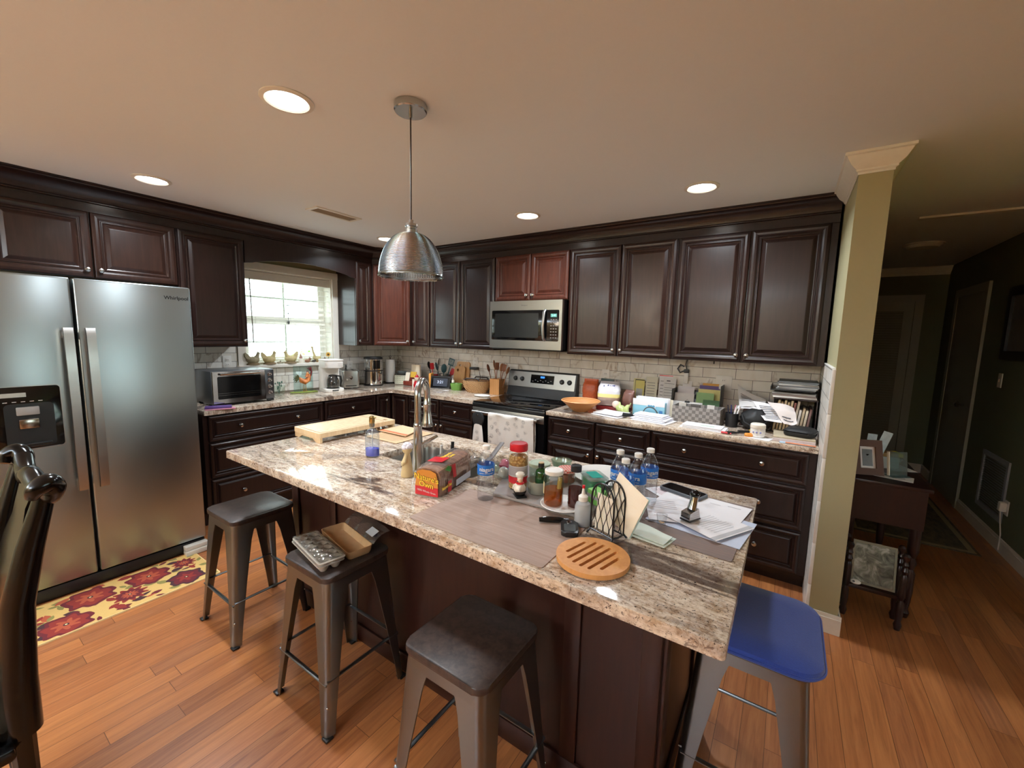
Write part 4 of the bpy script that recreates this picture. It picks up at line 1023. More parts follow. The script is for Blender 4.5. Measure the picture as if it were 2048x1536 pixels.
# bowl with nuts and the green bottle in it
t = thing('plastic_bowl', 'round translucent plastic bowl of nuts beside the peanut jar', 'bowl', (3.430, -2.262, ZM))
MB().lathe([(.0, .0), (.034, 0), (.039, .006), (.0435, .048), (.0450, .052), (.0425, .052), (.0375, .008), (.0, .003)], 32, cap0=False, cap1=False).part('bowl', clear((226, 234, 226), .06, .15, 'frosted_plastic', 1.45, .30, (214, 220, 212)), t)
o = MB().lathe([(.0, .0042), (.036, .009), (.040, .026), (.02, .033), (0, .034)], 24).part('nuts', nut.m, t, 'pile of nuts'); o['kind'] = 'stuff'
t = thing('dropper_bottle', 'small dark green glass bottle with a black cap standing in the nut bowl', 'bottle', (3.438, -2.256, ZM+.034), 10)
gg = clear((20, 112, 40), .10, .03, 'green_glass', 1.5, .55, (16, 84, 34))
MB().lathe([(.0, 0), (.021, .001), (.0225, .006), (.0225, .048), (.018, .058), (.0095, .064), (.0095, .068), (0, .068)], 24).part('bottle', gg, t)
MB().lathe([(.0, .0682), (.0115, .0682), (.0115, .082), (.010, .084), (0, .084)], 20).part('cap', M['black'], t)
MB().lathe([(.0, .0842), (.0105, .0842), (.0105, .087), (0, .087)], 20).part('cap_top', cream, t)
# plates and jars
MB().lathe([(.0, .0), (.050, 0), (.055, .002), (.076, .010), (.080, .0115), (.078, .013), (.056, .0055), (.0, .004)], 40, cap0=False, cap1=False).solo('plate', M['white'], 'small white plate under the amber jar and the dark bottle', 'plate', (3.565, -2.318, ZM))
ZP = ZM+.0045
def jar(label, x, y, z, prof, liq, liqcol, lidr, lidz, lidh, lidmat, glass, cat='jar', rz=0, lab=False, extra=None):
    t = thing('glass_jar', label, cat, (x, y, z), rz)
    MB().lathe(prof, 28, cap1=False).part('jar', glass, t, smooth=50)
    if liq:
        inn = [(max(r_-.002, 0), max(q, .003)) for r_, q in prof if q < liq]; rl = inn[-1][0]
        MB().lathe([(.0, .003)]+inn+[(rl, liq), (.0, liq)], 28).part('contents', liqcol, t)
    MB().lathe([(.0, lidz), (lidr, lidz), (lidr+.0005, lidz+.002), (lidr+.0005, lidz+lidh-.002), (lidr-.002, lidz+lidh), (lidr*.8, lidz+lidh), (lidr*.76, lidz+lidh-.0015), (.0, lidz+lidh-.0015)], 32).part('lid', lidmat, t)
    return t
amber = clear((212, 130, 40), .06, .03, 'amber_liquid', 1.35, .35, (170, 92, 20))
darkred = clear((110, 48, 36), .06, .03, 'dark_red_liquid', 1.35, .5, (84, 30, 22))
t = jar('glass jar with a white lid half full of amber liquid', 3.532, -2.330, ZP, [(.028, 0), (.034, .003), (.0355, .012), (.0355, .090), (.033, .104), (.030, .110), (.030, .112)], .058, amber, .0325, .1125, .015, M['white'], M['glass'])
MB().tube([(.012, .010, .02), (.016, .012, .06), (.018, .014, .098)], [.008, .009, .008], 8).part('pickle', plain((168, 138, 64), .4, name='pickle'), t)
mb = MB(); mb.grid(lambda u, v: (.0362*math.cos(rad(200+34*u)), .0362*math.sin(rad(200+34*u)), .042+.042*v), 8, 1); mb.part('label', cream, t)
t = jar('clear ribbed bottle with a black cap holding dark red syrup', 3.604, -2.303, ZP, [(.022, 0), (.026, .003), (.0275, .012)]+[q for k in range(8) for q in ((.0275, .016+k*.011), (.0262, .0215+k*.011))]+[(.0275, .106), (.023, .120), (.017, .126), (.017, .128)], .070, darkred, .0185, .1285, .022, M['black'], M['glass'], 'bottle')
t = thing('squeeze_bottle', 'translucent white squeeze bottle with a red tip', 'bottle', (3.670, -2.385, ZI+.0023))
fro = clear((232, 236, 238), .05, .25, 'frosted_white_plastic', 1.4, .5, (220, 224, 226))
MB().lathe([(.0, 0), (.0235, .001), (.026, .005), (.026, .062), (.022, .074), (.014, .080), (.013, .083), (0, .083)], 28).part('bottle', fro, t)
MB().lathe([(.0, .0832), (.0155, .0832), (.0155, .097), (.011, .101), (.0065, .104), (.0035, .124), (0, .124)], 20).part('cap', M['white'], t)
MB().lathe([(.0, .1242), (.0048, .1242), (.0045, .134), (0, .135)], 14).part('tip', M['red'], t, 'red nozzle tip')
MB().lathe([(.0, .002), (.0245, .003), (.0245, .022), (0, .022)], 24).part('contents', clear((214, 222, 226), .02, .1, 'cloudy_liquid', 1.33, .5, (190, 198, 204)), t)
gx = clear((222, 236, 226), .08, .05, 'greenish_glass', 1.5, .10, (200, 216, 204))
jar('round glass container with a pale green lid behind the peanut jar', 3.345, -2.105, ZM, [(.038, 0), (.043, .004), (.045, .05)], 0, None, .046, .0505, .014, plain((196, 214, 190), .4, name='pale_green_plastic'), gx, 'container')
t = thing('glass_bowl', 'clear ribbed glass bowl between the green-lidded container and the gingham jar', 'bowl', (3.385, -1.990+.01, ZI+.0005+.0142))
mb = MB(); mb.lathe([(.0, 0), (.024, 0), (.032, .012), (.044, .040), (.046, .052), (.043, .052), (.040, .040), (.029, .014), (0, .004)], 24, cap0=False, cap1=False); mb.part('bowl', gx, t)
MB().lathe([(.0455, .050), (.0475, .0525), (.0455, .055), (.0435, .0525), (.0455, .050)], 28, cap0=False, cap1=False).part('rim', M['glass'], t)
ging = NT('gingham_lid'); ck = ging.n('ShaderNodeTexChecker'); ck.inputs['Scale'].default_value = 130; ck.inputs['Color1'].default_value = lin((222, 96, 78))+(1,); ck.inputs['Color2'].default_value = lin((246, 214, 204))+(1,); ging.l(ging.coord(), ck.inputs['Vector']); ging.set(base=ck.outputs[0], rough=.35)
jar('small preserve jar with a red and white gingham lid', 3.462, -2.080, ZM, [(.030, 0), (.034, .003), (.035, .03), (.032, .042), (.032, .044)], .036, clear((200, 150, 120), .05, .1, 'jam', 1.4, .6, (176, 110, 84)), .0385, .0445, .014, ging.m, M['glass'])
MB().lathe([(.0, .0), (.085, 0), (.095, .003), (.128, .014), (.134, .0165), (.131, .018), (.096, .007), (.0, .005)], 48, cap0=False, cap1=False).solo('serving_plate', M['white'], 'large round white plate at the back of the mat, under the food container', 'plate', (3.572, -1.945, ZM))
t = thing('food_container', 'clear food container with a teal patch on its lid and green food inside', 'container', (3.596, -2.115, ZM+.0005), -44)
cc_ = clear((226, 238, 236), .06, .06, 'container_plastic', 1.45, .08)
MB().prism(rrect(-.050, .050, -.036, .036, .010), 0, .058).part('box', cc_, t)
MB().prism(rrect(-.046, .046, -.032, .032, .008), .002, .046).part('food', plain((44, 150, 96), .5, var=.2, name='green_food'), t)
MB().prism(rrect(-.054, .054, -.040, .040, .012), .0585, .066, .002).part('lid', cc_, t)
MB().prism(rrect(-.036, .036, -.022, .022, .004), .0662, .0672).part('lid_patch', plain((22, 170, 152), .35, name='teal_plastic'), t, 'teal patch on the lid')
t = thing('snack_box', 'lime green and grey snack box between the food container and the napkins', 'box', (3.652, -2.215, ZI+.0146), -30)
MB().box(-.030, .030, -.024, .024, 0, .050, .004).part('box', plain((128, 196, 92), .5, name='lime_card'), t)
MB().add([(-.0303, -.0243, .018), (.0303, -.0243, .03), (.0303, -.0243, .046), (-.0303, -.0243, .036)], [(0, 1, 2, 3)])
MB().box(-.0305, .0305, -.0246, -.0241, .022, .034).part('band', plain((160, 156, 152), .5), t)
# napkin holder and napkins
t = thing('napkin_holder', 'black wire napkin holder with two arched panels', 'napkin holder', (3.758, -2.405, ZI), -21)
def wire_panel(y):
    mb = MB(); A_ = [(-.045, y, .012)]+[(-.045*math.cos(rad(a)), y, .115+.055*math.sin(rad(a))) for a in range(0, 181, 15)]+[(.045, y, .012)]
    o = mb.tube(A_+[(-.045, y, .012)], .0032, 8).part('arch_panel', M['black'], t)
    for k in range(7):
        x = -.036+k*.012; top = .115+.055*math.sqrt(max(0, 1-(x/.045)**2))
        MB().tube([(x, y, .012)]+[(x+.0055*math.sin(PI*j/3.0)*(1 if k % 2 else -1), y, .012+(top-.012)*j/12) for j in range(1, 13)], .0013, 5).part('twisted_wire', M['black'], o)
wire_panel(-.020); wire_panel(.030)
for x in (-.045, .045): MB().tube([(x, -.036, .003), (x*1.05, -.029, .0035), (x, -.020, .014), (x, .005, .010), (x, .030, .014), (x*1.05, .039, .0035), (x, .046, .003)], .0030, 8).part('foot', M['black'], t)
napm = NT('cream_napkin'); f_ = napm.noise(napm.coord(), 18, 5, .6, .8); napm.set(base=napm.mix(lin((250, 238, 214)), lin((254, 248, 234)), f_), rough=.9); napm.bump(f_, .5, .006)
def napkin(mbM, w, h, lean):
    mb = MB(mbM)
    mb.grid(lambda u, v: (w*(u-.5), .004*math.sin(3*u+2*v)+lean*v, h*v), 12, 12, .0012); return mb
t = thing('paper_napkin', 'large cream napkin with a pale blue edge standing askew in the wire holder', 'napkin', (3.772, -2.388, ZI+.001), -21)
Mn = T(.030, .006, .098) @ RY(23) @ T(0, 0, -.070)
napkin(Mn, .125, .155, .004).part('sheet', napm.m, t, smooth=60)
MB(Mn).box(.055, .064, -.0015+.004, .0035+.004, .0, .155).part('edge', plain((190, 218, 220), .8, name='pale_blue_edge'), t)
t = thing('paper_napkin', 'second cream napkin standing upright behind the wire panel', 'napkin', (3.757, -2.405, ZI+.012), -21)
napkin(T(0, -.008, .001), .075, .115, .003).part('sheet', napm.m, t, smooth=60)
t = thing('folded_napkin', 'pale green folded napkin lying flat in front of the papers', 'napkin', (0, 0, ZI+.0028))
gn = NT('pale_green_napkin'); f_ = gn.noise(gn.coord(), 25, 4); gn.set(base=gn.mix(lin((206, 218, 206)), lin((224, 232, 222)), f_), rough=.9)
a, b, c, d = (3.800, -2.366), (3.930, -2.385), (3.946, -2.300), (3.795, -2.262)
def nf(u, v): return tuple((a[i]*(1-u)*(1-v)+b[i]*u*(1-v)+c[i]*u*v+d[i]*(1-u)*v) for i in (0, 1))+(.004+.004*math.sin(5*u)*v,)
MB().grid(nf, 12, 8, .0025).part('lower_fold', gn.m, t)
MB().grid(lambda u, v: (lambda p: (p[0], p[1], p[2]+.0035+.005*v))(nf(u*.96, .1+v*.72)), 12, 8, .002).part('upper_fold', gn.m, t)
# phone, papers, stapler, cup
t = thing('mobile_phone', 'black mobile phone in a grey case lying on the papers', 'phone', (3.882, -1.892, ZI+.0070), -19)
MB().prism(rrect(-.083, .083, -.041, .041, .012), 0, .011, .003).part('case', plain((96, 100, 108), .5, name='grey_case'), t)
MB().prism(rrect(-.077, .077, -.035, .035, .009), .0112, .0120).part('screen', M['black_gloss'], t)
def lsheet(label, cx_, cy_, rz_, z, mat, lines, w=.279, h=.216, curl=.002, name='paper_sheet', linemat=None, thick=.0008):
    u = Vector((math.cos(rad(rz_)), math.sin(rad(rz_)))); v = Vector((-u.y, u.x)); c_ = Vector((cx_, cy_))
    P = [c_-u*w/2-v*h/2, c_+u*w/2-v*h/2, c_+u*w/2+v*h/2, c_-u*w/2+v*h/2]
    return sheet(name, label, 'paper', [(q.x, q.y) for q in P], z, mat, thick, 'papers at the right end of the island', lines, linemat, curl)
ZS = ZI+.003
lsheet('pale blue folder at the bottom of the paper pile', 3.985, -2.125, -8, ZS-.0004, plain((196, 206, 226), .6, name='pale_blue_folder'), None, .29, .225, .0, 'paper_folder', thick=.0022)
lsheet('white sheet with a signature at the back of the paper pile by the phone', 3.965, -1.975, -9, ZS+.0025, M['paper'], [(.55, .68, .72, .728), (.75, .90, .80, .812)], .29, .18, .001)
lsheet('flyer sheet with red printing under the left end of the phone', 3.82, -1.925, -38, ZS+.0001, M['paper'], textlines(.1, .8, .2, .8, 7, w=.2), .12, .10, .001, linemat=plain((206, 120, 130), .7))
lsheet('white form with red and grey lines at the left of the paper pile', 3.905, -2.095, 20, ZS+.0046, M['paper'], textlines(.08, .5, .55, .9, 5, 2, w=.16)+textlines(.1, .6, .2, .3, 2, 5, w=.16), .21, .20, .002, linemat=plain((150, 120, 130), .7))
lsheet('typed letter lying on top of the paper pile', 4.005, -2.13, 62, ZS+.0072, M['paper'], textlines(.22, .8, .18, .62, 9, 8, w=.2)+[(.0, 1, .02, .10)], .19, .205, .002, linemat=plain((190, 191, 194), .8))
t = thing('stapler', 'small silver and black hand stapler standing upright on the papers', 'stapler', (3.957, -2.155, ZS+.0125), -25)
MB().box(-.019, .019, -.030, .030, 0, .006, .002).part('base', M['black'], t)
MB().loft([[(-.017, -.028, .0062), (.017, -.028, .0062), (.017, .028, .0062), (-.017, .028, .0062)], [(-.017, -.026, .028), (.017, -.026, .028), (.016, .020, .038), (-.016, .020, .038)]]).part('body', M['chrome'], t)
MB().box(-.015, .015, -.0285, -.0262, .011, .015).part('slot', M['black'], t)
MB().tube([(0, .004, .034), (0, .010, .055), (0, .014, .075)], [.015, .013, .012], 14).part('neck', M['chrome'], t)
MB().sphere(0, .016, .085, .016, .016, .014).part('grip', M['black_gloss'], t)
t = thing('medicine_cup', 'tiny clear cup with a few pills at the corner of the papers', 'cup', (3.886, -2.243, ZS+.0085), 0)
MB().lathe([(.0, 0), (.0125, 0), (.0165, .034), (.0172, .034), (.0135, .001), (0, .001)], 24, cap0=False, cap1=False).part('cup', M['pet'], t)
for k, (x, y) in enumerate(((.004, .003), (-.005, .002), (0, -.005))): MB().sphere(x, y, .0055+.001*k, .0055, .0035, .003, 10, 6).part('pill', plain((226, 196, 160), .5, name='pill'), t)
# trivet
t = thing('bamboo_trivet', 'round slatted bamboo trivet on the near right of the island', 'trivet', (3.783, -2.566, ZI), 76)
bam = cab_wood('bamboo', (196, 132, 74), (214, 154, 92), .45)
circ = [(.1*math.cos(2*PI*k/56), .1*math.sin(2*PI*k/56)) for k in range(56)]
holes = []
for k in range(6):
    y = -.0575+k*.023; L2 = math.sqrt(.1**2-y*y)-.028
    if k in (0, 5): L2 *= .8
    holes.append(list(reversed(rrect(-L2, L2, y-.0048, y+.0048, .0045, 4))))
MB().holed(circ, holes, .004, .017).part('disc', bam, t)
for k in range(3): MB().cyl(.08*math.cos(2.1*k), .08*math.sin(2.1*k), 0, .0039, .006, seg=12).part('foot', M['black'], t)
# glucose meter kit
t = thing('glucose_meter', 'black glucose meter lying at the right end of the long placemat', 'meter', (3.655, -2.448, ZI+.0024), -62)
MB().prism(rrect(-.046, .046, -.027, .027, .014), 0, .015, .004).part('case', M['black'], t)
MB().prism(rrect(-.012, .034, -.018, .018, .004), .0151, .0158).part('screen', plain((70, 74, 74), .2, name='lcd'), t)
MB().cyl(-.028, 0, .0151, .0165, .009, seg=18).part('button', M['chrome'], t)
t = thing('lancing_device', 'small black pen-like device beside the glucose meter', 'medical device', (3.585, -2.430, ZI+.0024), 35)
MB().tube([(-.045, 0, .010), (-.02, 0, .011), (.02, 0, .010), (.04, 0, .009)], [.007, .010, .010, .006], 14).part('barrel', M['black_gloss'], t)
MB().tube([(.0405, 0, .009), (.052, 0, .009)], .006, 12).part('cap', plain((120, 124, 130), .4), t)
# egg cartons on the second stool
ZE = .613
pulp = plain((186, 178, 168), .95, var=.12, scale=60, name='grey_pulp'); pulp_in = plain((196, 160, 116), .95, var=.15, name='tan_pulp')
def carton_base(mb, nx=6, ny=2, p=.046, h=.030):
    w, d = nx*p/2, ny*p/2
    rim = rrect(-w-.006, w+.006, -d-.006, d+.006, .012, 4)
    mb.holed(rim, [list(reversed([(x*.97, y*.94) for x, y in rrect(-w, w, -d, d, .01, 4)]))], h-.003, h)
    for i in range(nx):
        for j in range(ny):
            cx_, cy_ = (i-(nx-1)/2)*p, (j-(ny-1)/2)*p
            mb.lathe([(.0001, 0), (.012, 0), (.019, .012), (.0228, h-.002), (.0215, h-.002), (.0175, .013), (.011, .002), (.0001, .002)], 14, (cx_, cy_, 0), cap0=False, cap1=False)
t = thing('egg_carton', 'two nested grey pulp egg cartons with a clear blister lid', 'egg carton', (2.660, -2.703, ZE), -10)
mb = MB(); carton_base(mb); mb.part('lower_tray', pulp, t)
mb = MB(T(.004, .002, .013)); carton_base(mb); mb.part('upper_tray', pulp, t)
mb = MB(T(.004, .002, .045))
film2 = clear((244, 244, 240), .10, .06, 'blister_plastic', 1.5, .04)
def blister(u, v):
    x = -.142+.284*u; y = -.050+.100*v; return (x, y, .006*math.sin(x*2*PI/.046+PI/2)*math.sin(y*2*PI/.046+PI/2)*(1 if .03 < u < .97 and .05 < v < .95 else 0)+.004)
mb.grid(blister, 60, 22, .0006); mb.part('blister_lid', film2, t, smooth=80)
t = thing('egg_carton', 'open tan pulp egg carton lid with a clear flap towards the island', 'egg carton', (2.665, -2.575, ZE), -11)
mb = MB(); rings = [[(x, y, z) for x, y in rrect(-.142+i, .142-i, -.054+i, .054-i, .014)] for i, z in ((.008, 0), (.003, .012), (0, .034), (.003, .034), (.010, .006), (.012, .004))]
mb.loft(rings); mb.part('pulp_tray', pulp_in, t)
mb = MB(T(0, .054, .034) @ RX(24)); mb.grid(lambda u, v: (-.14+.28*u, .085*v, .010*math.sin(PI*v)+.006*abs(math.sin(u*PI*3))), 36, 8, .0006); mb.part('clear_flap', film2, t, smooth=60)
MB(T(.098, .060, .052) @ RX(24)).box(-.030, .030, 0, .035, .010, .0106).part('label', plain((206, 216, 222), .5), t)
MB(T(.106, .066, .056) @ RX(24)).lathe([(.0, .0), (.010, 0), (.010, .0004), (0, .0004)], 16, (0, .012, .008), sx=1.3).part('logo', plain((40, 60, 170), .5), t)
# ================================================================== worktop under the window
ZC = .9145
t = thing('toaster_oven', 'stainless toaster oven with black glass door on the worktop beside the refrigerator', 'toaster oven', (.50, -2.255, ZC), 90)
# local x = world y (0..465), local y = depth, -y faces the room
MB().box(0, .465, .002, .33, .018, .276, .006).part('body', plain((120, 122, 124), .35, .8, name='grey_steel'), t)
for x in (.03, .435):
    for y in (.03, .30): MB().cyl(x, y, 0, .0175, .014, seg=14).part('foot', M['black'], t)
mbF = MB(RX(90)); mbF.holed([(.004, .022), (.386, .022), (.386, .272), (.004, .272)], [list(reversed(rrect(.035, .355, .055, .235, .01, 4)))], 0, .018); dr_ = mbF.part('door', M['chrome'], t)
MB().box(.035, .355, -.008, .001, .055, .235).part('door_glass', M['black_gloss'], dr_)
MB().tube([(.05, -.020, .255), (.05, -.036, .252), (.34, -.036, .252), (.34, -.020, .255)], .008, 10).part('handle', M['chrome'], dr_)
mb = MB()
for z in (.10, .085): mb.tube([(.04, -.0088, z), (.35, -.0088, z)], .0012, 5)
mb.part('oven_rack', M['chrome'], dr_)
MB().box(.390, .462, -.014, .001, .022, .272, .004).part('control_panel', plain((96, 98, 102), .3, .9), t)
for k in range(4):
    z = .235-k*.052; kn = MB(T(.427, -.0142, z) @ RX(90)); kn.lathe([(.016, 0), (.016, .004), (.013, .006), (.012, .018), (0, .019)], 20); kn.part('control_knob', M['chrome'], t)
MB().box(.40, .455, -.016, .001, .004, .0215, .003).part('crumb_latch', M['black'], t)
MB().box(0, .17, 0, .09, 0, .012, .002).solo('bag_box', plain((84, 60, 118), .5, name='purple_card'), 'flat purple box of bags at the refrigerator end of the worktop', 'box', (.60, -2.345, ZC+.0062), 68)
MB().box(0, .19, 0, .075, 0, .0055, .0015).solo('bag_box', plain((196, 132, 150), .5, name='pink_card'), 'flat pink packet under the purple box', 'box', (.63, -2.352, ZC), 72)
# glass tumbler with sprigs
t = thing('glass_vase', 'clear glass vase with a small green sprig right of the toaster oven', 'vase', (.235, -1.615, ZC))
MB().lathe([(.0, .004), (.040, .004), (.050, .09), (.052, .092), (.043, .002), (.040, 0), (0, 0)], 28, cap0=False, cap1=False).part('glass', M['glass'], t)
mb = MB(); r = random.Random(5)
for k in range(14):
    a = r.uniform(0, 6.28); h = r.uniform(.06, .125); o_ = .03*r.random()+.006
    mb.tube([(0, 0, .006), (o_*math.cos(a)*.5, o_*math.sin(a)*.5, h*.6), (o_*math.cos(a), o_*math.sin(a), h)], [.001, .001, .0006], 4)
    mb.sphere(o_*math.cos(a), o_*math.sin(a), h, .006, .006, .010, 6, 5)
mb.part('sprig', plain((84, 120, 104), .6, name='sprig_green'), t)
# rooster
t = thing('rooster_board', 'clear glass board printed and sculpted with an orange rooster on a green base', 'ornament', (.235, -1.372, ZC), 78)
MB().box(-.088, .092, .020, .026, .012, .262, .002).part('glass_panel', clear((226, 240, 238), .07, .03, 'board_glass', 1.4, .04, (214, 228, 226)), t)
MB().prism([(-.12, -.02), (-.06, -.045), (.05, -.05), (.12, -.03), (.12, .035), (.04, .05), (-.07, .045), (-.13, .012)], 0, .011, .004).part('base', plain((132, 150, 66), .6, var=.2, name='moss_green'), t)
og = NT('rooster_orange'); f_ = og.noise(og.coord(), 30, 4); og.set(base=og.ramp(f_, [(.35, lin((150, 84, 40))), (.55, lin((212, 126, 62))), (.7, lin((226, 168, 104)))]), rough=.4)
mb = MB(T(0, -.008, 0))
mb.tube([(-.045, 0, .150), (-.025, 0, .120), (.005, 0, .106), (.034, 0, .124), (.046, 0, .155), (.050, 0, .180)], [.012, .034, .040, .034, .022, .012], 16, sq=.7)
mb.part('body', og.m, t)
MB(T(0, -.012, 0)).sphere(.030, 0, .185, .013, .011, .015, 12, 8).tube([(.024, 0, .15), (.028, 0, .178)], [.018, .011], 10).part('head', og.m, t)
MB(T(0, -.012, 0)).tube([(.020, 0, .192), (.026, 0, .212), (.033, 0, .200), (.040, 0, .208), (.042, 0, .190)], [.003, .006, .005, .006, .003], 8, sq=.5).part('comb', plain((166, 44, 40), .5), t)
dkr = plain((112, 40, 44), .5, var=.25, name='dark_red_feather')
for k in range(3):
    MB(T(0, -.006+.005*k, 0)).tube([(.040, 0, .135), (.060+.004*k, 0, .165), (.070+.003*k, 0, .205), (.068-.010*k, 0, .245-.006*k), (.055-.012*k, 0, .258-.008*k)], [.012, .014, .012, .010, .003], 8, sq=.5).part('tail_plume', dkr, t)
olv = plain((96, 100, 62), .5, var=.3, name='olive_feather')
for k in range(6):
    a = 100+k*26; MB(T(0, -.008+.002*(k % 2), 0)).tube([(-.045, 0, .140), (-.050+.030*math.cos(rad(a)), 0, .142+.030*math.sin(rad(a))), (-.052+.048*math.cos(rad(a+10)), 0, .140+.046*math.sin(rad(a+10)))], [.010, .015, .004], 8, sq=.4).part('breast_feather', olv, t)
for s_ in (-.004, .016): MB(T(0, -.008, 0)).tube([(s_, 0, .082), (s_-.004, 0, .04), (s_, 0, .0105)], .003, 6).tube([(s_-.012, 0, .0135), (s_+.016, 0, .0135)], .0028, 6).part('leg', plain((170, 130, 60), .5), t)
# white coffee maker
t = thing('coffee_maker', 'white drip coffee maker with a glass carafe', 'coffee maker', (.335, -1.130, ZC), 78)
MB().prism(rrect(-.095, .095, -.075, .135, .03), 0, .030, .006).part('base', M['white'], t)
MB().prism(rrect(-.095, .095, .045, .135, .025), .0305, .24, .003).part('tower', M['white'], t)
MB().prism(rrect(-.092, .092, -.075, .135, .03), .2405, .312, .008).part('brew_head', M['white'], t)
MB().prism(rrect(-.096, .096, -.078, .137, .03), .3125, .322, .004).part('lid', M['white'], t)
MB().cyl(0, -.012, .0305, .036, .062, seg=28).part('hot_plate', M['black'], t)
o = MB(T(0, -.012, 0)).lathe([(.040, .037), (.056, .042), (.060, .075), (.058, .115), (.044, .148), (.040, .155), (.038, .155), (.042, .147), (.056, .114), (.058, .075), (.054, .043), (.0, .040)], 30, cap0=False, cap1=False).part('carafe', clear((196, 198, 196), .12, .03, 'carafe_glass', 1.5, .12, (120, 120, 120)), t)
MB(T(0, -.012, 0)).lathe([(.0, .1555), (.041, .1555), (.040, .165), (0, .172)], 24).part('carafe_lid', M['black'], o)
MB(T(0, -.012, 0)).tube([(.025, -.035, .160), (.050, -.070, .155), (.055, -.080, .11), (.048, -.070, .065)], [.010, .012, .012, .009], 10, sq=.7).part('handle', M['black'], o)
MB().box(-.03, .03, -.0785, -.0755, .008, .02).part('switch_panel', plain((70, 72, 74), .4), t)
mb = MB()
for k in range(3): mb.box(.03, .075, -.0762, -.0752, .258+k*.014, .261+k*.014)
mb.part('vent_line', M['paper_gray'], t)
# toaster
t = thing('toaster', 'brushed steel two-slot toaster between the two coffee makers', 'toaster', (.195, -.835, ZC), 62)
MB().prism(rrect(-.085, .085, -.125, .135, .02), .008, .19, .012, 3).part('body', M['steel'], t)
for x in (-.06, .06): MB().box(x-.015, x+.015, -.11, .12, 0, .0078).part('foot', M['black'], t)
for x in (-.032, .032): MB().box(x-.012, x+.012, -.08, .10, .1902, .1912).part('slot', M['black'], t)
kn = MB(T(.0, -.1255, .115) @ RX(90)); kn.lathe([(.02, 0), (.02, .004), (.016, .006), (.015, .02), (0, .021)], 22); kn.part('browning_knob', M['chrome'], t)
MB().box(-.05, -.03, -.145, -.1255, .09, .105, .003).part('lever', M['chrome'], t)
MB().box(-.055, .055, -.1275, -.1255, .025, .034).part('nameplate', M['black'], t)
MB().tube([(-.03, .06, .192), (-.03, .06, .22), (-.03, .045, .238), (-.03, .02, .232), (-.03, .015, .215)], .007, 8).solo('serving_hook', M['black'], 'curved black handle sticking up from a toaster slot', 'utensil', (.195, -.835, ZC), 62)
# chrome coffee brewer
t = thing('coffee_brewer', 'tall chrome thermal coffee maker with black trim', 'coffee maker', (.225, -.545, ZC), 62)
MB().cyl(0, 0, 0, .014, .108, seg=36).part('base', M['black'], t)
MB().lathe([(.104, .0145), (.104, .165), (.0, .165), (.0, .0145)], 40).part('carafe', M['chrome'], t)
MB().lathe([(.106, .1655), (.106, .178), (0, .178), (0, .1655)], 40).part('band', M['black'], t)
MB().lathe([(.102, .1785), (.103, .30), (.0, .30), (0, .1785)], 40).part('upper_housing', M['chrome'], t)
MB().lathe([(.104, .3005), (.104, .318), (.096, .326), (0, .328)], 40).part('lid', M['black'], t)
mb = MB(); mb.grid(lambda u, v: (.1045*math.cos(rad(-100+46*u)), .1045*math.sin(rad(-100+46*u)), .195+.095*v), 8, 1); mb.part('tank_window', M['black_gloss'], t)
MB().tube([(.05, -.105, .15), (.06, -.128, .14), (.062, -.130, .07), (.055, -.105, .05)], .011, 10, sq=.6).part('handle', M['chrome'], t)
# paper towels
t = thing('paper_towel_roll', 'roll of white paper towels on an upright black holder in the corner', 'paper towels', (.185, -.268, ZC))
MB().cyl(0, 0, 0, .012, .075, seg=30).part('holder_base', M['black'], t)
MB().tube([(0, 0, .0125), (0, 0, .305)], .005, 8).tube([(0, 0, .303), (.012, .006, .318), (0, 0, .330), (-.012, -.006, .318), (0, 0, .303)], .003, 6).part('holder_rod', M['black'], t)
tw = NT('paper_towel'); f_ = tw.noise(tw.coord(), 120, 3); tw.set(base=tw.mix(lin((232, 232, 228)), lin((246, 246, 244)), f_), rough=.9); tw.bump(f_, .3, .002)
MB().lathe([(.02, .014), (.055, .014), (.056, .02), (.056, .280), (.055, .286), (.02, .286)], 36, cap0=False, cap1=False).part('roll', tw.m, t)
# corner clutter of the range wall side
t = thing('spice_box', 'small white patterned box in the corner right of the paper towels', 'box', (.355, -.235, ZC), 20)
MB().box(-.075, .075, -.045, .045, 0, .105, .004).part('box', plain((222, 224, 206), .5, name='white_tin'), t)
mb = MB()
for i in range(6):
    for j in range(4): mb.box(-.06+i*.022, -.052+i*.022, -.0456, -.0451, .018+j*.022, .026+j*.022)
mb.part('printed_dots', plain((120, 150, 110), .5), t)
t = thing('serving_tray', 'dark oval tray lying on the small white box', 'tray', (.348, -.230, ZC+.1055), 24)
MB().lathe([(.0, 0), (.085, 0), (.115, .02), (.112, .023), (.083, .005), (0, .004)], 30, sx=.72, sy=.5, cap0=False, cap1=False).part('tray', plain((64, 66, 66), .35), t)
MB().lathe([(.0, .006), (.07, .006), (.09, .045), (.087, .046), (.066, .010), (0, .009)], 30, sx=.72, sy=.45, cap0=False, cap1=False).part('bowl', plain((110, 120, 120), .3), t)
red_w = cab_wood('red_brown_wood', (110, 44, 34), (140, 62, 44), .35)
t = thing('recipe_stand', 'red-brown wooden recipe stand with cards', 'recipe stand', (.568, -.225, ZC), 8)
MB().box(-.115, .115, -.075, .075, 0, .05, .004).part('box', red_w, t)
MB().box(-.10, .12, -.03, .06, .0505, .095, .004).part('upper_box', red_w, t)
MB(T(-.085, -.045, .051) @ RX(-14)).box(-.03, .03, 0, .004, 0, .10).part('card', M['paper_warm'], t)
MB(T(.005, -.042, .0955) @ RX(-8)).box(-.04, .04, 0, .01, 0, .066).part('yellow_book', plain((214, 172, 64), .5), t)
MB(T(-.02, .035, .0955)).box(-.06, .06, 0, .02, 0, .14).part('book', plain((236, 226, 200), .6), t)
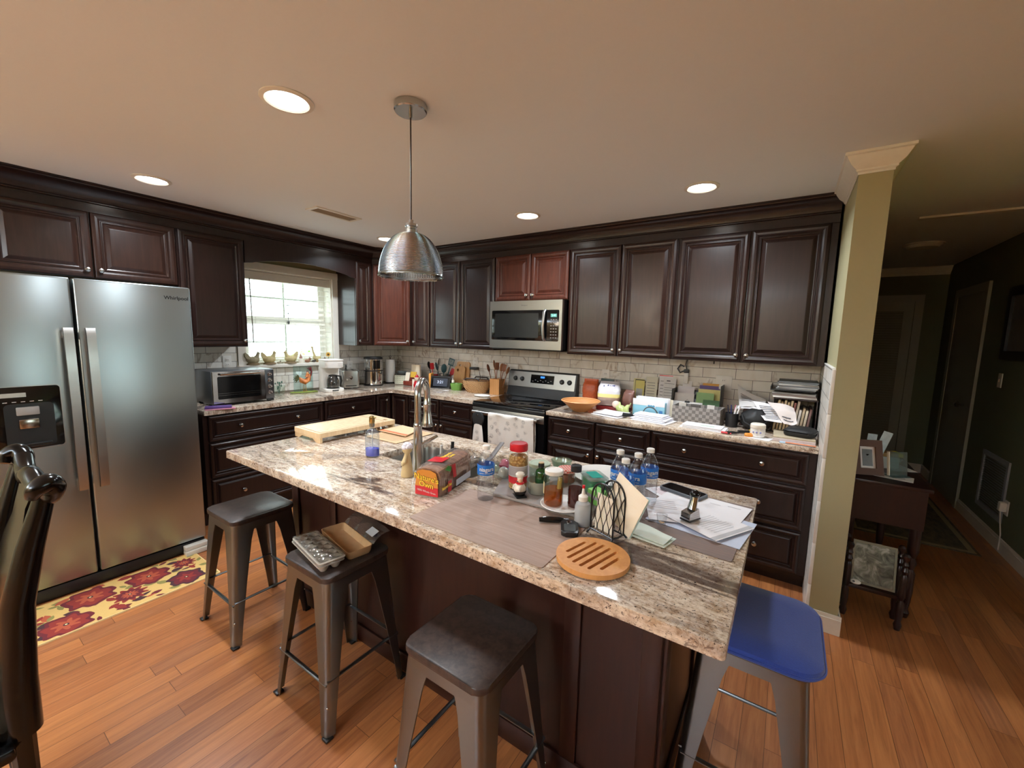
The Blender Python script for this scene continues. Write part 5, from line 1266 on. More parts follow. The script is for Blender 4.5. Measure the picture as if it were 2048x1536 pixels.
def crock(name, label, x, y, r_, h, mat, cat='utensil crock'):
    t = thing(name, label, cat, (x, y, ZC)); MB().lathe([(.0, .004), (r_*.9, .004), (r_*.95, h), (r_, h), (r_*1.02, h*.5), (r_*.92, 0), (0, 0)], 26, cap0=False, cap1=False).part('crock', mat, t); return t
crock('utensil_crock', 'red ceramic crock with a mitten and spoons behind the recipe stand', .742, -.085, .052, .13, plain((176, 34, 36), .3, name='red_glaze'))
def utensil(name, label, x, y, z, lean, azim, L, kind, hmat, hdm, hd=.045):
    t = thing(name, label, 'utensil', (x, y, z), azim); Mx = RY(lean)
    MB(Mx).tube([(0, 0, 0), (0, 0, L*.5), (0, 0, L)], [.004, .005, .0045], 8).part('handle', hmat, t)
    if kind == 'spoon': MB(Mx).sphere(0, 0, L+hd*.8, hd*.22, hd*.6, hd, 14, 10).part('head', hdm, t)
    elif kind == 'whisk':
        for k in range(5):
            a = PI*k/5; c, s_ = math.cos(a), math.sin(a)
            MB(Mx).tube([(.024*math.sin(PI*j/10)*c*(1 if True else 0), .024*math.sin(PI*j/10)*s_, L+.0+.09*j/10) for j in range(11)], .0012, 5).part('wire', hdm, t)
    elif kind == 'turner':
        mb = MB(Mx @ RX(90)); mb.holed([(-.032, L), (.032, L), (.036, L+.085), (-.036, L+.085)], [[(x0, L+.015), (x0, L+.072), (x0+.008, L+.072), (x0+.008, L+.015)] for x0 in (-.024, -.010, .004, .017)], -.0015, .0015); mb.part('head', hdm, t)
    elif kind == 'spatula':
        MB(Mx @ RX(90)).prism(rrect(-.022, .022, L-.005, L+.07, .01), -.003, .003).part('head', hdm, t)
    return t
tealp = plain((38, 78, 86), .4, name='dark_teal_nylon'); blk = M['black']
utensil('cooking_spoon', 'black cooking spoon at the left of the red crock', .728, -.09, ZC+.008, -16, 0, .20, 'spoon', blk, blk)
utensil('silicone_spatula', 'red silicone spatula in the red crock', .750, -.10, ZC+.008, -6, 60, .19, 'spatula', M['red'], M['red'])
utensil('steel_ladle', 'shiny steel ladle in the red crock', .755, -.075, ZC+.008, 10, 10, .24, 'spoon', M['chrome'], M['chrome'])
t2_ = crock('utensil_crock', 'steel crock full of dark nylon utensils behind the smart display', .885, -.085, .058, .15, plain((150, 150, 148), .3, .9))
utensil('slotted_turner', 'tall dark teal slotted turner rising above the other utensils', .905, -.085, ZC+.008, 17, 15, .25, 'turner', tealp, tealp)
utensil('cooking_spoon', 'dark teal nylon spoon in the steel crock', .865, -.095, ZC+.008, -15, 20, .19, 'spoon', tealp, tealp, .05)
utensil('cooking_spoon', 'broad dark teal ladle leaning to the right in the steel crock', .90, -.10, ZC+.008, 14, -40, .17, 'spoon', tealp, tealp, .055)
utensil('silicone_spatula', 'short red spatula leaning right in the steel crock', .900, -.055, ZC+.008, 24, 30, .15, 'spatula', M['red'], M['red'])
t = thing('holiday_figurine', 'red and white ceramic holiday figurine in front of the recipe stand', 'figurine', (.700, -.320, ZC), -15)
MB().lathe([(.0, 0), (.045, .001), (.05, .02), (.038, .06), (.02, .078), (0, .08)], 24, sy=.8).part('body', plain((176, 26, 36), .3), t)
MB().sphere(.012, -.01, .092, .024, .022, .024).part('head', plain((232, 214, 196), .4), t)
MB().lathe([(.0, .106), (.026, .106), (.022, .118), (.010, .138), (0, .146)], 18, (.012, -.006, 0)).part('hat', plain((176, 26, 36), .3), t)
MB().lathe([(.021, .100), (.029, .102), (.029, .109), (.021, .111)], 18, (.012, -.007, 0), cap0=False, cap1=False).part('fur_trim', wh, t)
MB().cyl(-.03, -.022, .0, .085, .019, seg=18).part('candle_cup', wh, t)
MB().box(-.012, .012, -.05, .05, 0, .16, .002).solo('recipe_book', plain((216, 150, 64), .5, name='orange_cover'), 'orange book standing left of the smart display', 'book', (.822, -.215, ZC), 25)
t = thing('smart_display', 'black smart display showing the time on the worktop', 'smart display', (.962, -.198, ZC), 20)
MB().loft([[(-.115, -.045, 0), (.115, -.045, 0), (.115, .05, 0), (-.115, .05, 0)], [(-.115, -.012, .135), (.115, -.012, .135), (.10, .005, .135), (-.10, .005, .135)]]).part('body', M['black'], t)
tl = math.atan2(.033, .135); Ms = Matrix.Translation((0, -.0455, 0)) @ Matrix.Rotation(-tl, 4, 'X')
MB(Ms).box(-.108, .108, -.0012, -.0002, .012, .128).part('bezel', M['black_gloss'], t)
MB(Ms).box(-.085, .085, -.0020, -.0014, .025, .115).part('screen', emit((30, 36, 50), .5, 'screen_glow'), t)
mb = MB(); text_mb(mb, '3:21', .045, (lambda x, y, z: tuple(Ms @ Vector((x, -.0023-z, y+.072)))), depth=.0001); mb.part('lettering', emit((190, 200, 225), .9, 'clock_digits'), t)
for i, (lb, x, y, w, h, rz_, lean) in enumerate((('larger tan wooden cutting board with a rounded corner leaning on the tile', 1.135, -.045, .19, .30, 0, -6), ('smaller tan wooden cutting board leaning in front of the larger one', 1.115, -.085, .15, .25, 3, -8))):
    t = thing('cutting_board', lb, 'cutting board', (x, y, ZC), rz_)
    MB(RX(lean) @ RX(90)).holed(rrect(-w/2, w/2, 0, h, .03, 5), [list(reversed(arc(-w/2+.05, h-.045, .016, 0, 345, 14)))], -.009, .009).part('board', cab_wood('tan_board_wood', (186, 136, 84), (206, 160, 106), .5), t)
t = thing('pepper_mill', 'slim white pepper mill in front of the leaning boards', 'mill', (1.102, -.160, ZC))
MB().lathe([(.0, 0), (.022, 0), (.022, .02), (.013, .05), (.016, .09), (.012, .10), (0, .10)], 20).part('body', wh, t)
MB().lathe([(.0, .1005), (.010, .1005), (.009, .115), (.003, .125), (0, .125)], 16).part('top', M['nickel'], t)
t = thing('herb_pot', 'small green ceramic pot left of the wicker basket', 'pot', (1.187, -.200, ZC))
MB().lathe([(.0, .004), (.055, .004), (.068, .072), (.072, .072), (.074, .060), (.062, 0), (0, 0)], 28, sy=.75, cap0=False, cap1=False).part('pot', plain((104, 146, 66), .3, name='green_glaze'), t)
MB().lathe([(.0, .058), (.062, .058)], 24, sy=.74, cap0=False, cap1=False).part('soil', plain((60, 48, 36), .9), t)
# baskets
wk = NT('wicker'); v_ = wk.coord(); w1 = wk.n('ShaderNodeTexWave', wave_type='BANDS', bands_direction='DIAGONAL'); w1.inputs['Scale'].default_value = 34; w1.inputs['Distortion'].default_value = 2; w1.inputs['Detail Scale'].default_value = 2; wk.l(v_, w1.inputs[0])
wk.set(base=wk.ramp(w1.outputs['Fac'], [(.15, lin((110, 70, 40))), (.4, lin((190, 140, 90))), (.8, lin((226, 184, 134)))]), rough=.7); wk.bump(w1.outputs['Fac'], .8, .006)
t = thing('wicker_basket', 'oval wicker basket with dark side handles left of the range', 'basket', (1.460, -.185, ZC), 8)
MB().lathe([(.0, .005), (.105, .005), (.14, .06), (.155, .125), (.165, .128), (.166, .120), (.152, .06), (.115, 0), (0, 0)], 36, sy=.62, cap0=False, cap1=False).part('basket', wk.m, t)
MB().lathe([(.153, .127), (.16, .135), (.168, .130), (.16, .124), (.153, .127)], 36, sy=.62, cap0=False, cap1=False).part('rim', plain((92, 62, 44), .6), t)
for y, s_ in ((-.095, 1), (.095, 1)): MB().tube([(-.085, y*1.03, .132), (-.07, y*1.03, .152), (.07, y*1.03, .152), (.085, y*1.03, .132)], .008, 8).part('handle', plain((44, 34, 30), .5), t)
t = thing('plug_adapter', 'black plug adapter with a cord in the wall outlet above the wicker basket', 'plug', (1.300, -.0095, 1.150))
MB().box(-.05, .052, -.05, -.0005, -.014, .014, .004).part('plug', M['black'], t)
MB().tube([(.05, -.03, 0), (.085, -.04, -.02), (.10, -.04, -.09), (.085, -.035, -.15), (.05, -.03, -.20)], .003, 6).part('cord', plain((90, 50, 44), .5), t)
def outlet(label, x, z, ax='y', slots=True, w=.07, xw=0):
    t = thing('wall_outlet', label, 'outlet', (x, -.0095, z) if ax == 'y' else (.0095, x, z), 0 if ax == 'y' else 90)
    MB().box(-w/2, w/2, -.006, -.0004, -.057, .057, .003).part('plate', M['white'], t)
    for dz in (-.02, .02):
        o = MB().box(-.016, .016, -.0085, -.0062, dz-.014, dz+.014, .003).part('socket', M['white'], t)
        for sx in (-.006, .006): MB().box(sx-.0012, sx+.0012, -.0089, -.0086, dz-.005, dz+.005).part('slot', M['black'], o)
    return t
outlet('white wall outlet above the wicker basket', 1.300, 1.213)
outlet('white wall outlet above the snack bags right of the range', 2.815, 1.180)
outlet('white wall outlet with a phone charger above the grey bin', 3.778, 1.195, w=.115)
outlet('white wall outlet between window and corner cabinet', -.70, 1.13, 'x')
outlet('white wall outlet behind the toaster oven', -1.945, 1.225, 'x')
bamb = cab_wood('light_bamboo', (186, 130, 76), (208, 154, 98), .45)
t = thing('utensil_block', 'square bamboo utensil holder beside the range', 'utensil holder', (1.700, -.150, ZC), 6)
MB().holed([(-.055, -.055), (.055, -.055), (.055, .055), (-.055, .055)], [[(-.045, -.045), (-.045, .045), (.045, .045), (.045, -.045)]], .006, .16).box(-.055, .055, -.055, .055, 0, .006).part('holder', bamb, t)
dwood = [cab_wood('spoon_wood_dark', (112, 66, 42), (138, 86, 56), .5), cab_wood('spoon_wood_mid', (150, 98, 64), (176, 122, 84), .5)]
for i, (lb, dx_, dy_, ln, az, L, kd) in enumerate((('leftmost wooden spoon leaning over the basket', -.025, -.01, -17, 5, .235, 'spoon'), ('wooden spoon second from the left, the tallest', -.012, .02, -7, 20, .27, 'spoon'), ('wooden spatula in the middle of the bamboo holder', .0, -.02, 2, 60, .25, 'spatula'), ('reddish wooden spoon right of the middle spatula', .012, .015, 8, -15, .24, 'spoon'), ('pale wooden spatula towards the right of the holder', .022, -.015, 13, 20, .245, 'spatula'), ('rightmost broad wooden spoon leaning to the range', .03, .02, 20, 0, .225, 'spoon'))):
    utensil('wooden_'+('spoon' if kd == 'spoon' else 'spatula'), lb, 1.70+dx_, -.15+dy_, ZC+.008, ln, az, L, kd, dwood[i % 2], dwood[i % 2], .042)
MB().lathe([(.0, 0), (.05, 0), (.085, .010), (.083, .013), (.05, .004), (0, .003)], 32, sy=.75, cap0=False, cap1=False).solo('spoon_rest', M['white'], 'white oval spoon rest at the edge of the worktop left of the range', 'spoon rest', (1.690, -.385, ZC), 10)

# window sill ornaments
ZW = 1.191
st = plain((150, 140, 112), .8, var=.25, scale=40, name='weathered_stone'); st2 = plain((196, 180, 132), .8, var=.25, scale=40, name='cream_stone')
def hen(label, y, s, mat, flip=1, tail=True):
    t = thing('hen_figurine', label, 'figurine', (.027, y, ZW), 90, 'hen figurines on the window sill')
    S_ = Matrix.Scale(s, 4)
    MB(S_).tube(spline([(-.050*flip, 0, .055), (-.030*flip, 0, .045), (0, 0, .040), (.028*flip, 0, .046), (.044*flip, 0, .058)], 5), lerp_list([.012, .030, .036, .028, .012], 5), 18, sq=.95).part('body', mat, t)
    MB(S_).loft([[(x*flip, y, z) for x, y, z in q] for q in ([(-.020, -.014, .060), (-.020, .014, .060), (-.052, .012, .050), (-.052, -.012, .050)], [(-.036, -.009, .085), (-.036, .009, .085), (-.066, .008, .072), (-.066, -.008, .072)], [(-.058, -.003, .108), (-.058, .003, .108), (-.068, .003, .102), (-.068, -.003, .102)])]).part('tail', mat, t)
    MB(S_).tube(spline([(.024*flip, 0, .055), (.036*flip, 0, .076), (.042*flip, 0, .094)], 5), lerp_list([.023, .015, .011], 5), 14).sphere(.044*flip, 0, .099, .013, .011, .012, 12, 8).part('head', mat, t)
    MB(S_).tube([(.054*flip, 0, .099), (.066*flip, 0, .095)], [.005, .001], 8).part('beak', plain((190, 150, 80), .6), t)
    MB(S_).tube([(.034*flip, 0, .108), (.042*flip, 0, .116), (.050*flip, 0, .109)], [.002, .006, .002], 8, sq=.5).part('comb', plain((170, 110, 84), .7), t)
    MB(Matrix.Scale(s, 4)).lathe([(.0, 0), (.050, 0), (.046, .010), (.036, .018), (0, .02)], 18, sx=1.1, sy=.62).part('nest', plain((128, 110, 82), .9, var=.25), t)
    return t
hen('grey hen figurine with raised tail and head at the left end of the window sill', -1.735, 1.08, st, 1)
hen('cream hen figurine second from the left on the window sill', -1.588, 1.10, st2, 1)
hen('cream hen figurine looking left, in the middle of the window sill', -1.385, 1.12, st2, -1)
t = thing('gnome_figurine', 'small white figurine with a pointed red-brown hat on the window sill', 'figurine', (.018, -1.275, ZW))
MB().lathe([(.0, 0), (.024, 0), (.025, .02), (.019, .045), (0, .05)], 18).part('body', wh, t)
MB().lathe([(.0, .046), (.017, .046), (.009, .072), (.002, .098), (0, .099)], 16).part('hat', plain((166, 120, 112), .6), t)
for lb, y, s, c in (('small brown animal figurine right of the gnome', -1.205, 1.0, (150, 110, 84)), ('tiny dark figurine at the foot of the goose', -1.135, .7, (70, 62, 56)), ('small brown and white figurine right of the goose', -1.035, .95, (120, 100, 86)), ('tiny grey figurine between the second and third hen', -1.497, .6, (150, 140, 120))):
    t = thing('animal_figurine', lb, 'figurine', (.018, y, ZW), 90, 'small animal figurines on the window sill')
    MB(Matrix.Scale(s, 4)).sphere(0, 0, .018, .030, .018, .018, 14, 8).part('body', plain(c, .7, var=.25), t)
    MB(Matrix.Scale(s, 4)).sphere(.026, 0, .036, .013, .011, .013, 12, 8).part('head', plain(c, .7, var=.25), t)
    for q in (-.006, .006): MB(Matrix.Scale(s, 4)).tube([(.026, q, .046), (.024, q*1.6, .058)], [.004, .001], 6).part('ear', plain(c, .7, var=.25), t)
t = thing('goose_figurine', 'cream goose figurine with a long raised neck on the window sill', 'figurine', (.018, -1.095, ZW), 90)
MB().tube([(-.052, 0, .052), (-.035, 0, .045), (-.005, 0, .036), (.02, 0, .040), (.032, 0, .06)], [.003, .016, .030, .026, .012], 14, sq=.8).part('body', st2, t)
MB().tube([(-.028, 0, .045), (-.034, 0, .08), (-.046, 0, .115), (-.054, 0, .150)], [.018, .012, .009, .008], 10).sphere(-.056, 0, .158, .012, .010, .010).part('neck', st2, t)
MB().tube([(-.066, 0, .157), (-.085, 0, .151)], [.005, .002], 8).part('beak', plain((200, 150, 80), .6), t)
for q in (-.010, .010): MB().cyl(.0, q, 0, .014, .004, seg=8).part('leg', plain((190, 140, 80), .6), t)
t = thing('flower_ornament', 'yellow sunflower in a dark little pot at the right end of the window sill', 'ornament', (.015, -.965, ZW), 40)
MB().lathe([(.0, 0), (.020, 0), (.026, .03), (.022, .03), (0, .028)], 18).part('pot', plain((74, 66, 56), .6), t)
MB().tube([(0, 0, .028), (0, -.002, .062)], .003, 6).part('stem', plain((80, 120, 60), .6), t)
mb = MB(T(0, -.006, .078) @ RX(90))
for k in range(12):
    a = 2*PI*k/12; mb.add([(0, 0, 0), (.018*math.cos(a-.25), .018*math.sin(a-.25), .002), (.030*math.cos(a), .030*math.sin(a), 0), (.018*math.cos(a+.25), .018*math.sin(a+.25), .002), (.014*math.cos(a), .014*math.sin(a), -.003)], [(0, 1, 4), (1, 2, 4), (2, 3, 4), (3, 0, 4)])
mb.part('petals', plain((240, 190, 40), .5), t)
MB(T(0, -.008, .078) @ RX(90)).sphere(0, 0, 0, .011, .011, .005).part('flower_heart', plain((90, 60, 34), .8), t)

# oven towels
twl = NT('printed_towel'); v_ = twl.coord(); vo = twl.n('ShaderNodeTexVoronoi'); vo.inputs['Scale'].default_value = 16; twl.l(v_, vo.inputs['Vector'])
n1 = twl.noise(v_, 95, 4, .7, 2.5)
tm = twl.math('MULTIPLY', twl.ramp(vo.outputs['Distance'], [(.22, 1.0), (.40, 0.0)]), twl.ramp(n1, [(.50, 0.0), (.56, 1.0)]))
n2 = twl.noise(v_, 6, 3)
twl.set(base=twl.mix(twl.mix(lin((232, 228, 222)), lin((214, 204, 192)), n2), lin((84, 74, 70)), tm), rough=.9)
t = thing('dish_towel', 'white dish towel with grey sprigs draped over the oven handle', 'towel', (0, 0, 0))
def tow(u, v):
    s_ = v*.72; x = 2.035+.46*u+.004*math.sin(9*v)
    wv = .006*math.sin(u*16+v*2)*min(1, v*3)
    if s_ < .30: return (x, -.7005+.004+wv*.4, .832-.30+s_)
    if s_ < .342: a = PI*(s_-.30)/.042; return (x, -.715+.0145*math.cos(a), .832+.0145*math.sin(a))
    return (x, -.7300-wv-.006*(s_-.342), .832-(s_-.342))
MB().grid(tow, 24, 60, .0018).part('cloth', twl.m, t, smooth=70)
t = thing('hanging_towel', 'gathered printed towel with a black crocheted top hung on the left of the oven handle', 'towel', (1.925, -.735, .835))
mb = MB(); mb.loft([[(x*1.0, y-.004, z) for x, y in rrect(-w_, w_, -.010, .010, .008)] for w_, z in ((.030, .0), (.055, -.012), (.066, -.045), (.058, -.085), (.045, -.11))]); mb.part('crocheted_top', M['black_matte'], t)
MB(T(0, -.016, -.022) @ RX(90)).lathe([(.0, 0), (.010, 0), (.009, .004), (0, .005)], 16).part('button', M['nickel'], t)
mb = MB(); rings = []
for k in range(15):
    z = -.105-.27*k/14; w_ = .040+.032*(k/14)**.7
    rings.append([(w_*math.cos(a)*(1)+.0, -.006+(.010+.010*k/14*(1+.8*math.sin(5*a)))*math.sin(a)-.010*k/14*0, z) for a in [2*PI*j/40 for j in range(40)]])
mb.loft(rings, True, True); mb.part('cloth', twl.m, t, smooth=70)
# ================================================================== worktop right of the range
ob_ = NT('orange_bamboo_weave'); v_ = ob_.coord(); w1 = ob_.n('ShaderNodeTexWave', wave_type='BANDS', bands_direction='Z'); w1.inputs['Scale'].default_value = 30; ob_.l(v_, w1.inputs[0]); f_ = ob_.noise(ob_.coord((12, 12, 2)), 4, 3)
ob_.set(base=ob_.mix(ob_.ramp(w1.outputs['Fac'], [(.2, lin((178, 116, 66))), (.6, lin((220, 160, 102)))]), lin((200, 136, 80)), f_), rough=.5); ob_.bump(w1.outputs['Fac'], .4, .003)
t = thing('bread_basket', 'round orange woven bowl-shaped basket right of the range', 'basket', (2.785, -.465, ZC))
MB().lathe([(.0, .004), (.055, .004), (.085, .03), (.125, .066), (.152, .086), (.158, .088), (.158, .083), (.128, .060), (.088, .024), (.058, 0), (0, 0)], 40, cap0=False, cap1=False).part('bowl', ob_.m, t)
MB().lathe([(.150, .087), (.157, .093), (.162, .088), (.157, .083), (.150, .087)], 40, cap0=False, cap1=False).part('rim', plain((212, 150, 92), .5), t)
def bag(name, label, x, y, z, w, d, h, mat, rz=0, lean=0, seed=1, cat='snack bag', pinch=.25, prints=None):
    t = thing(name, label, cat, (x, y, z), rz); rr = random.Random(seed); rings = []
    for k in range(13):
        v = k/12; s_ = math.sin(PI*min(max(v, .04), .96))**.55; ww = w/2*(.78+.22*s_); dd = d/2*max(s_, .06 if v > .9 else .35)
        if v > .9: dd = d*.04
        ring = []
        for q in range(24):
            a = 2*PI*q/24; j = 1+rr.uniform(-.06, .06)
            ring.append((ww*math.copysign(abs(math.cos(a))**.7, math.cos(a))*j, dd*math.copysign(abs(math.sin(a))**.7, math.sin(a))*j, h*v))
        rings.append(ring)
    MB(RX(lean)).loft(rings).part('bag', mat, t, smooth=60)
    for nm, body, m_, size, zz, yy in (prints or ()):
        mb = MB(RX(lean)); text_mb(mb, body, size, lambda a, b, c: (a, -d/2*yy-.004-c, zz+b+a*.25), bold=.0006, depth=.0002); mb.part(nm, m_, t)
    return t
chip = NT('chip_bag_print'); sp_ = chip.n('ShaderNodeTexCoord'); sx_ = chip.n('ShaderNodeSeparateXYZ'); chip.l(sp_.outputs['Object'], sx_.inputs[0])
chip.set(base=chip.mix(chip.ramp(chip.math('MULTIPLY', sx_.outputs['Z'], 4.2), [(.0, lin((96, 56, 64))), (.22, lin((120, 76, 70))), (.30, lin((222, 206, 120))), (.42, lin((206, 204, 214))), (.86, lin((186, 186, 200)))], 'CONSTANT'), lin((230, 222, 190)), chip.math('MULTIPLY', chip.noise(chip.coord(), 14, 3), .35)), rough=.3)
MB().prism(rrect(-.13, .13, -.09, .09, .02), 0, .035, .004).solo('red_tray', plain((122, 34, 34), .4), 'dark red tray under the chip bag behind the woven basket', 'tray', (2.985, -.225, ZC), -5)
bag('chip_bag', 'silver, yellow and brown chip bag leaning behind the woven basket', 2.945, -.275, ZC+.036, .19, .09, .225, chip.m, 12, -28, 3, prints=[('lettering', 'Utz', plain((40, 44, 110), .4), .07, .155, .75)])
bag('onion_bag', 'orange net bag of onions against the tile right of the range', 2.715, -.095, ZC, .15, .10, .235, plain((196, 92, 50), .4, var=.35, scale=60, name='orange_net'), 5, 0, 8, 'net bag')
bag('produce_bag', 'dark green plastic bag bulging above the onions', 2.872, -.105, ZC, .15, .10, .25, plain((62, 74, 72), .25, var=.4, scale=14, name='dark_green_film'), -8, 0, 9, 'bag')
bag('snack_bag', 'small brown and white snack bag at the right of the chip bag', 3.098, -.235, ZC+.036, .10, .06, .15, plain((120, 82, 72), .35, var=.5, scale=18, name='brown_print'), -16, -14, 12)
MB().sphere(0, 0, .03, .034, .03, .03).solo('onion', plain((232, 206, 190), .5, var=.1), 'pale round onion on the red tray', 'onion', (3.035, -.318, ZC+.0355))
t = thing('leaf_dish', 'pale green scalloped leaf dish standing beside the red tray', 'dish', (3.105, -.352, ZC), -18)
gd = plain((176, 190, 120), .35, var=.15, scale=20, name='pale_green_glaze')
mb = MB(); mb.grid(lambda u, v: (-.060+.12*u, -.030*math.cos(PI*(v-.5))*1.0+.015+.008*math.sin(u*PI*5)*v, .002+.088*v*(.55+.45*abs(2*u-1))+.008*abs(math.sin(u*PI*3.5))*v), 26, 8, .006); mb.part('dish', gd, t)
t = thing('vitamin_bottle', 'small dark bottle behind the green dish', 'bottle', (3.150, -.115, ZC))
MB().lathe([(.0, 0), (.024, 0), (.025, .06), (.014, .07), (0, .07)], 20).part('bottle', plain((70, 30, 34), .3), t)
MB().lathe([(.0, .0702), (.015, .0702), (.015, .088), (0, .088)], 18).part('cap', M['black'], t)
def stand(name, label, x0, x1, z0, z1, y, mat, lean=8, cat='paper', prints=None, group='papers leaning on the tile behind the letter holder', th=.0012):
    t = thing(name, label, cat, ((x0+x1)/2, y, ZC), 0, group); h = z1-ZC; w = (x1-x0)/2
    Mx = RX(-lean)
    MB(Mx).box(-w, w, -th, 0, max(z0-ZC, .0003), h).part('page', mat, t)
    for nm, m_, rects in (prints or ()):
        mb = MB(Mx)
        for u0, u1, v0, v1 in rects:
            hz0 = max(z0-ZC, 0); mb.box(-w+2*w*u0, -w+2*w*u1, -th-.0006, -th-.0001, hz0+(h-hz0)*v0, hz0+(h-hz0)*v1)
        mb.part(nm, m_, t)
    return t
yl = plain((228, 216, 130), .7, name='yellow_paper'); orp = plain((214, 150, 60), .7, name='orange_paper')
stand('paper_sheet', 'tall pale yellow sheet at the left of the leaning papers', 3.075, 3.165, ZC, 1.262, -.040, plain((226, 220, 166), .7, name='pale_yellow_paper'), 7)
stand('paper_card', 'yellow card with a dark frame in front of the pale yellow sheet', 3.100, 3.180, ZC, 1.175, -.075, yl, 7, prints=[('printing', M['ink_dark'], [(0, 1, .975, 1), (0, .04, .3, 1)]), ('picture', plain((196, 200, 196), .7), [(.15, .85, .45, .7)])])
stand('paper_card', 'orange card at the foot of the yellow card', 3.105, 3.19, ZC, 1.01, -.105, orp, 5)
stand('photo_print', 'dark photo print above the white slip', 3.185, 3.285, 1.05, 1.262, -.030, plain((120, 84, 76), .5, var=.5, scale=25, name='photo_print'), 7)
stand('paper_slip', 'white slip standing right of the yellow card', 3.190, 3.285, ZC, 1.205, -.070, plain((222, 218, 196), .7, name='off_white_paper'), 7, prints=[('printing', M['ink'], [(.12, .8, a, a+.012) for a in (.35, .42, .5, .58, .66, .74, .82)])])
stand('flyer_sheet', 'white sheet with a red heading reading LIST in the leaning papers', 3.290, 3.400, ZC, 1.262, -.045, M['paper'], 7, prints=[('red_heading', lab_rd, [(0, 1, .87, 1)]), ('printing', M['ink'], [(.12, .85, a, a+.012) for a in (.4, .48, .56, .64, .74)])])
mb = MB(T(3.352, -.045, ZC) @ RX(-7)); text_mb(mb, 'LIST', .030, lambda x, y, z: (x, -.0022-z, .325+y), bold=.0006, depth=.0002)
o = mb.part('lettering', plain((60, 10, 14), .5), bpy.data.objects['flyer_sheet']); o.location = (-3.345, .045, -ZC)
stand('paper_sheet', 'large white form at the right of the leaning papers', 3.335, 3.432, ZC, 1.205, -.080, plain((226, 224, 222), .7, name='white_form'), 8, prints=[('printing', M['ink'], [(.1, .9, a, a+.01) for a in (.3, .36, .42, .5, .58, .66, .72, .84)]), ('heading', M['ink_dark'], [(.25, .55, .91, .935)])])
# letter holder with blue box
t = thing('letter_holder', 'clear letter holder with a light blue box and envelopes', 'letter holder', (3.310, -.295, ZC), -2)
blu = plain((146, 204, 226), .45, name='light_blue_card')
MB().box(-.135, .115, -.03, .02, .004, .115, .002).part('blue_box', blu, t)
MB().box(-.135, .115, -.0312, -.0302, .085, .135).part('white_flap', M['paper'], t)
MB().box(-.02, .045, -.0316, -.0306, .072, .094, .0).part('logo_plate', M['paper'], t)
for i in range(3): MB(RY(0)).lathe([(.006, 0), (.010, 0), (.010, .001), (.006, .001)], 14, (0, 0, 0)).part('logo_ring', plain((90, 160, 190), .5), t).location = (-.006+i*.018, -.0318, .083)
for o in t.children:
    if o.name.startswith('logo_ring'): o.rotation_euler = (PI/2, 0, 0)
MB().box(.075, .10, -.0316, -.0306, .03, .055).part('stamp_print', plain((70, 130, 190), .5), t)
for i, (y, h, dx_) in enumerate(((.026, .145, .0), (.034, .150, .01), (.043, .140, .03))): MB().box(-.13+dx_, .125+dx_, y, y+.0015, .004, h).part('envelope', M['paper'] if i != 2 else M['paper_warm'], t)
MB().box(-.14, .15, -.036, .05, 0, .0038, .001).box(-.14, .15, .047, .05, .004, .12).part('holder', clear((230, 240, 244), .08, .05, 'acrylic', 1.5, .1), t)
t = thing('cable_loop', 'dark grey cable arching in front of the light blue box', 'cable', (3.325, -.352, ZC))
MB().tube([(.058*math.cos(rad(a)), -.02*math.sin(rad(a)), .012+.072*math.sin(rad(a))) for a in range(180, -1, -15)], .0045, 8).part('cable', plain((74, 76, 78), .5), t)
t = thing('stapler', 'black stapler lying between the two piles of mail', 'stapler', (3.205, -.490, ZC+.012), 40)
MB().box(-.055, .055, -.012, .012, 0, .010, .003).part('base', M['black'], t)
MB().loft([[(-.055, -.010, .0105), (.055, -.010, .0105), (.055, .010, .0105), (-.055, .010, .0105)], [(-.05, -.008, .030), (.045, -.008, .018), (.045, .008, .018), (-.05, .008, .030)]]).part('arm', M['black'], t)
# mail piles
def cq(label, cx_, cy_, rz_, z, w, h, mat, lines=None, th=.003, curl=.001, name='envelope', grp='mail on the right worktop', lm=None):
    u = Vector((math.cos(rad(rz_)), math.sin(rad(rz_)))); v = Vector((-u.y, u.x)); c_ = Vector((cx_, cy_)); P = [c_-u*w/2-v*h/2, c_+u*w/2-v*h/2, c_+u*w/2+v*h/2, c_-u*w/2+v*h/2]
    return sheet(name, label, 'mail', [(q.x, q.y) for q in P], z, mat, th, grp, lines, lm, curl)
cq('open white letter lying between woven basket and mail pile', 3.055, -.470, -12, ZC+.0005, .24, .22, M['paper'], textlines(.2, .8, .5, .6, 2), .006, .004, 'letter')
cq('top sheet of the open letter between basket and mail pile', 3.050, -.455, -8, ZC+.0135, .22, .20, M['paper'], [(.3, .6, .45, .47)], .004, .004, 'letter')
for i, (lb, cx_, cy_, rz_) in enumerate((('lowest wide envelope of the white pile before the light blue box', 3.385, -.480, -10), ('second envelope from the bottom of the white pile', 3.365, -.465, -13), ('third envelope from the bottom of the white pile', 3.375, -.455, -6), ('fourth envelope from the bottom of the white pile', 3.36, -.445, -11), ('topmost envelope of the white pile before the light blue box', 3.355, -.435, -8))):
    cq(lb, cx_, cy_, rz_, ZC+.0005+i*.0088, .27-.012*i, .20-.02*i, M['paper'] if i % 2 == 0 else plain((222, 222, 232), .7, name='cool_white_paper'), [(.35, .6, .45, .47)] if i == 4 else None, .006, .001)
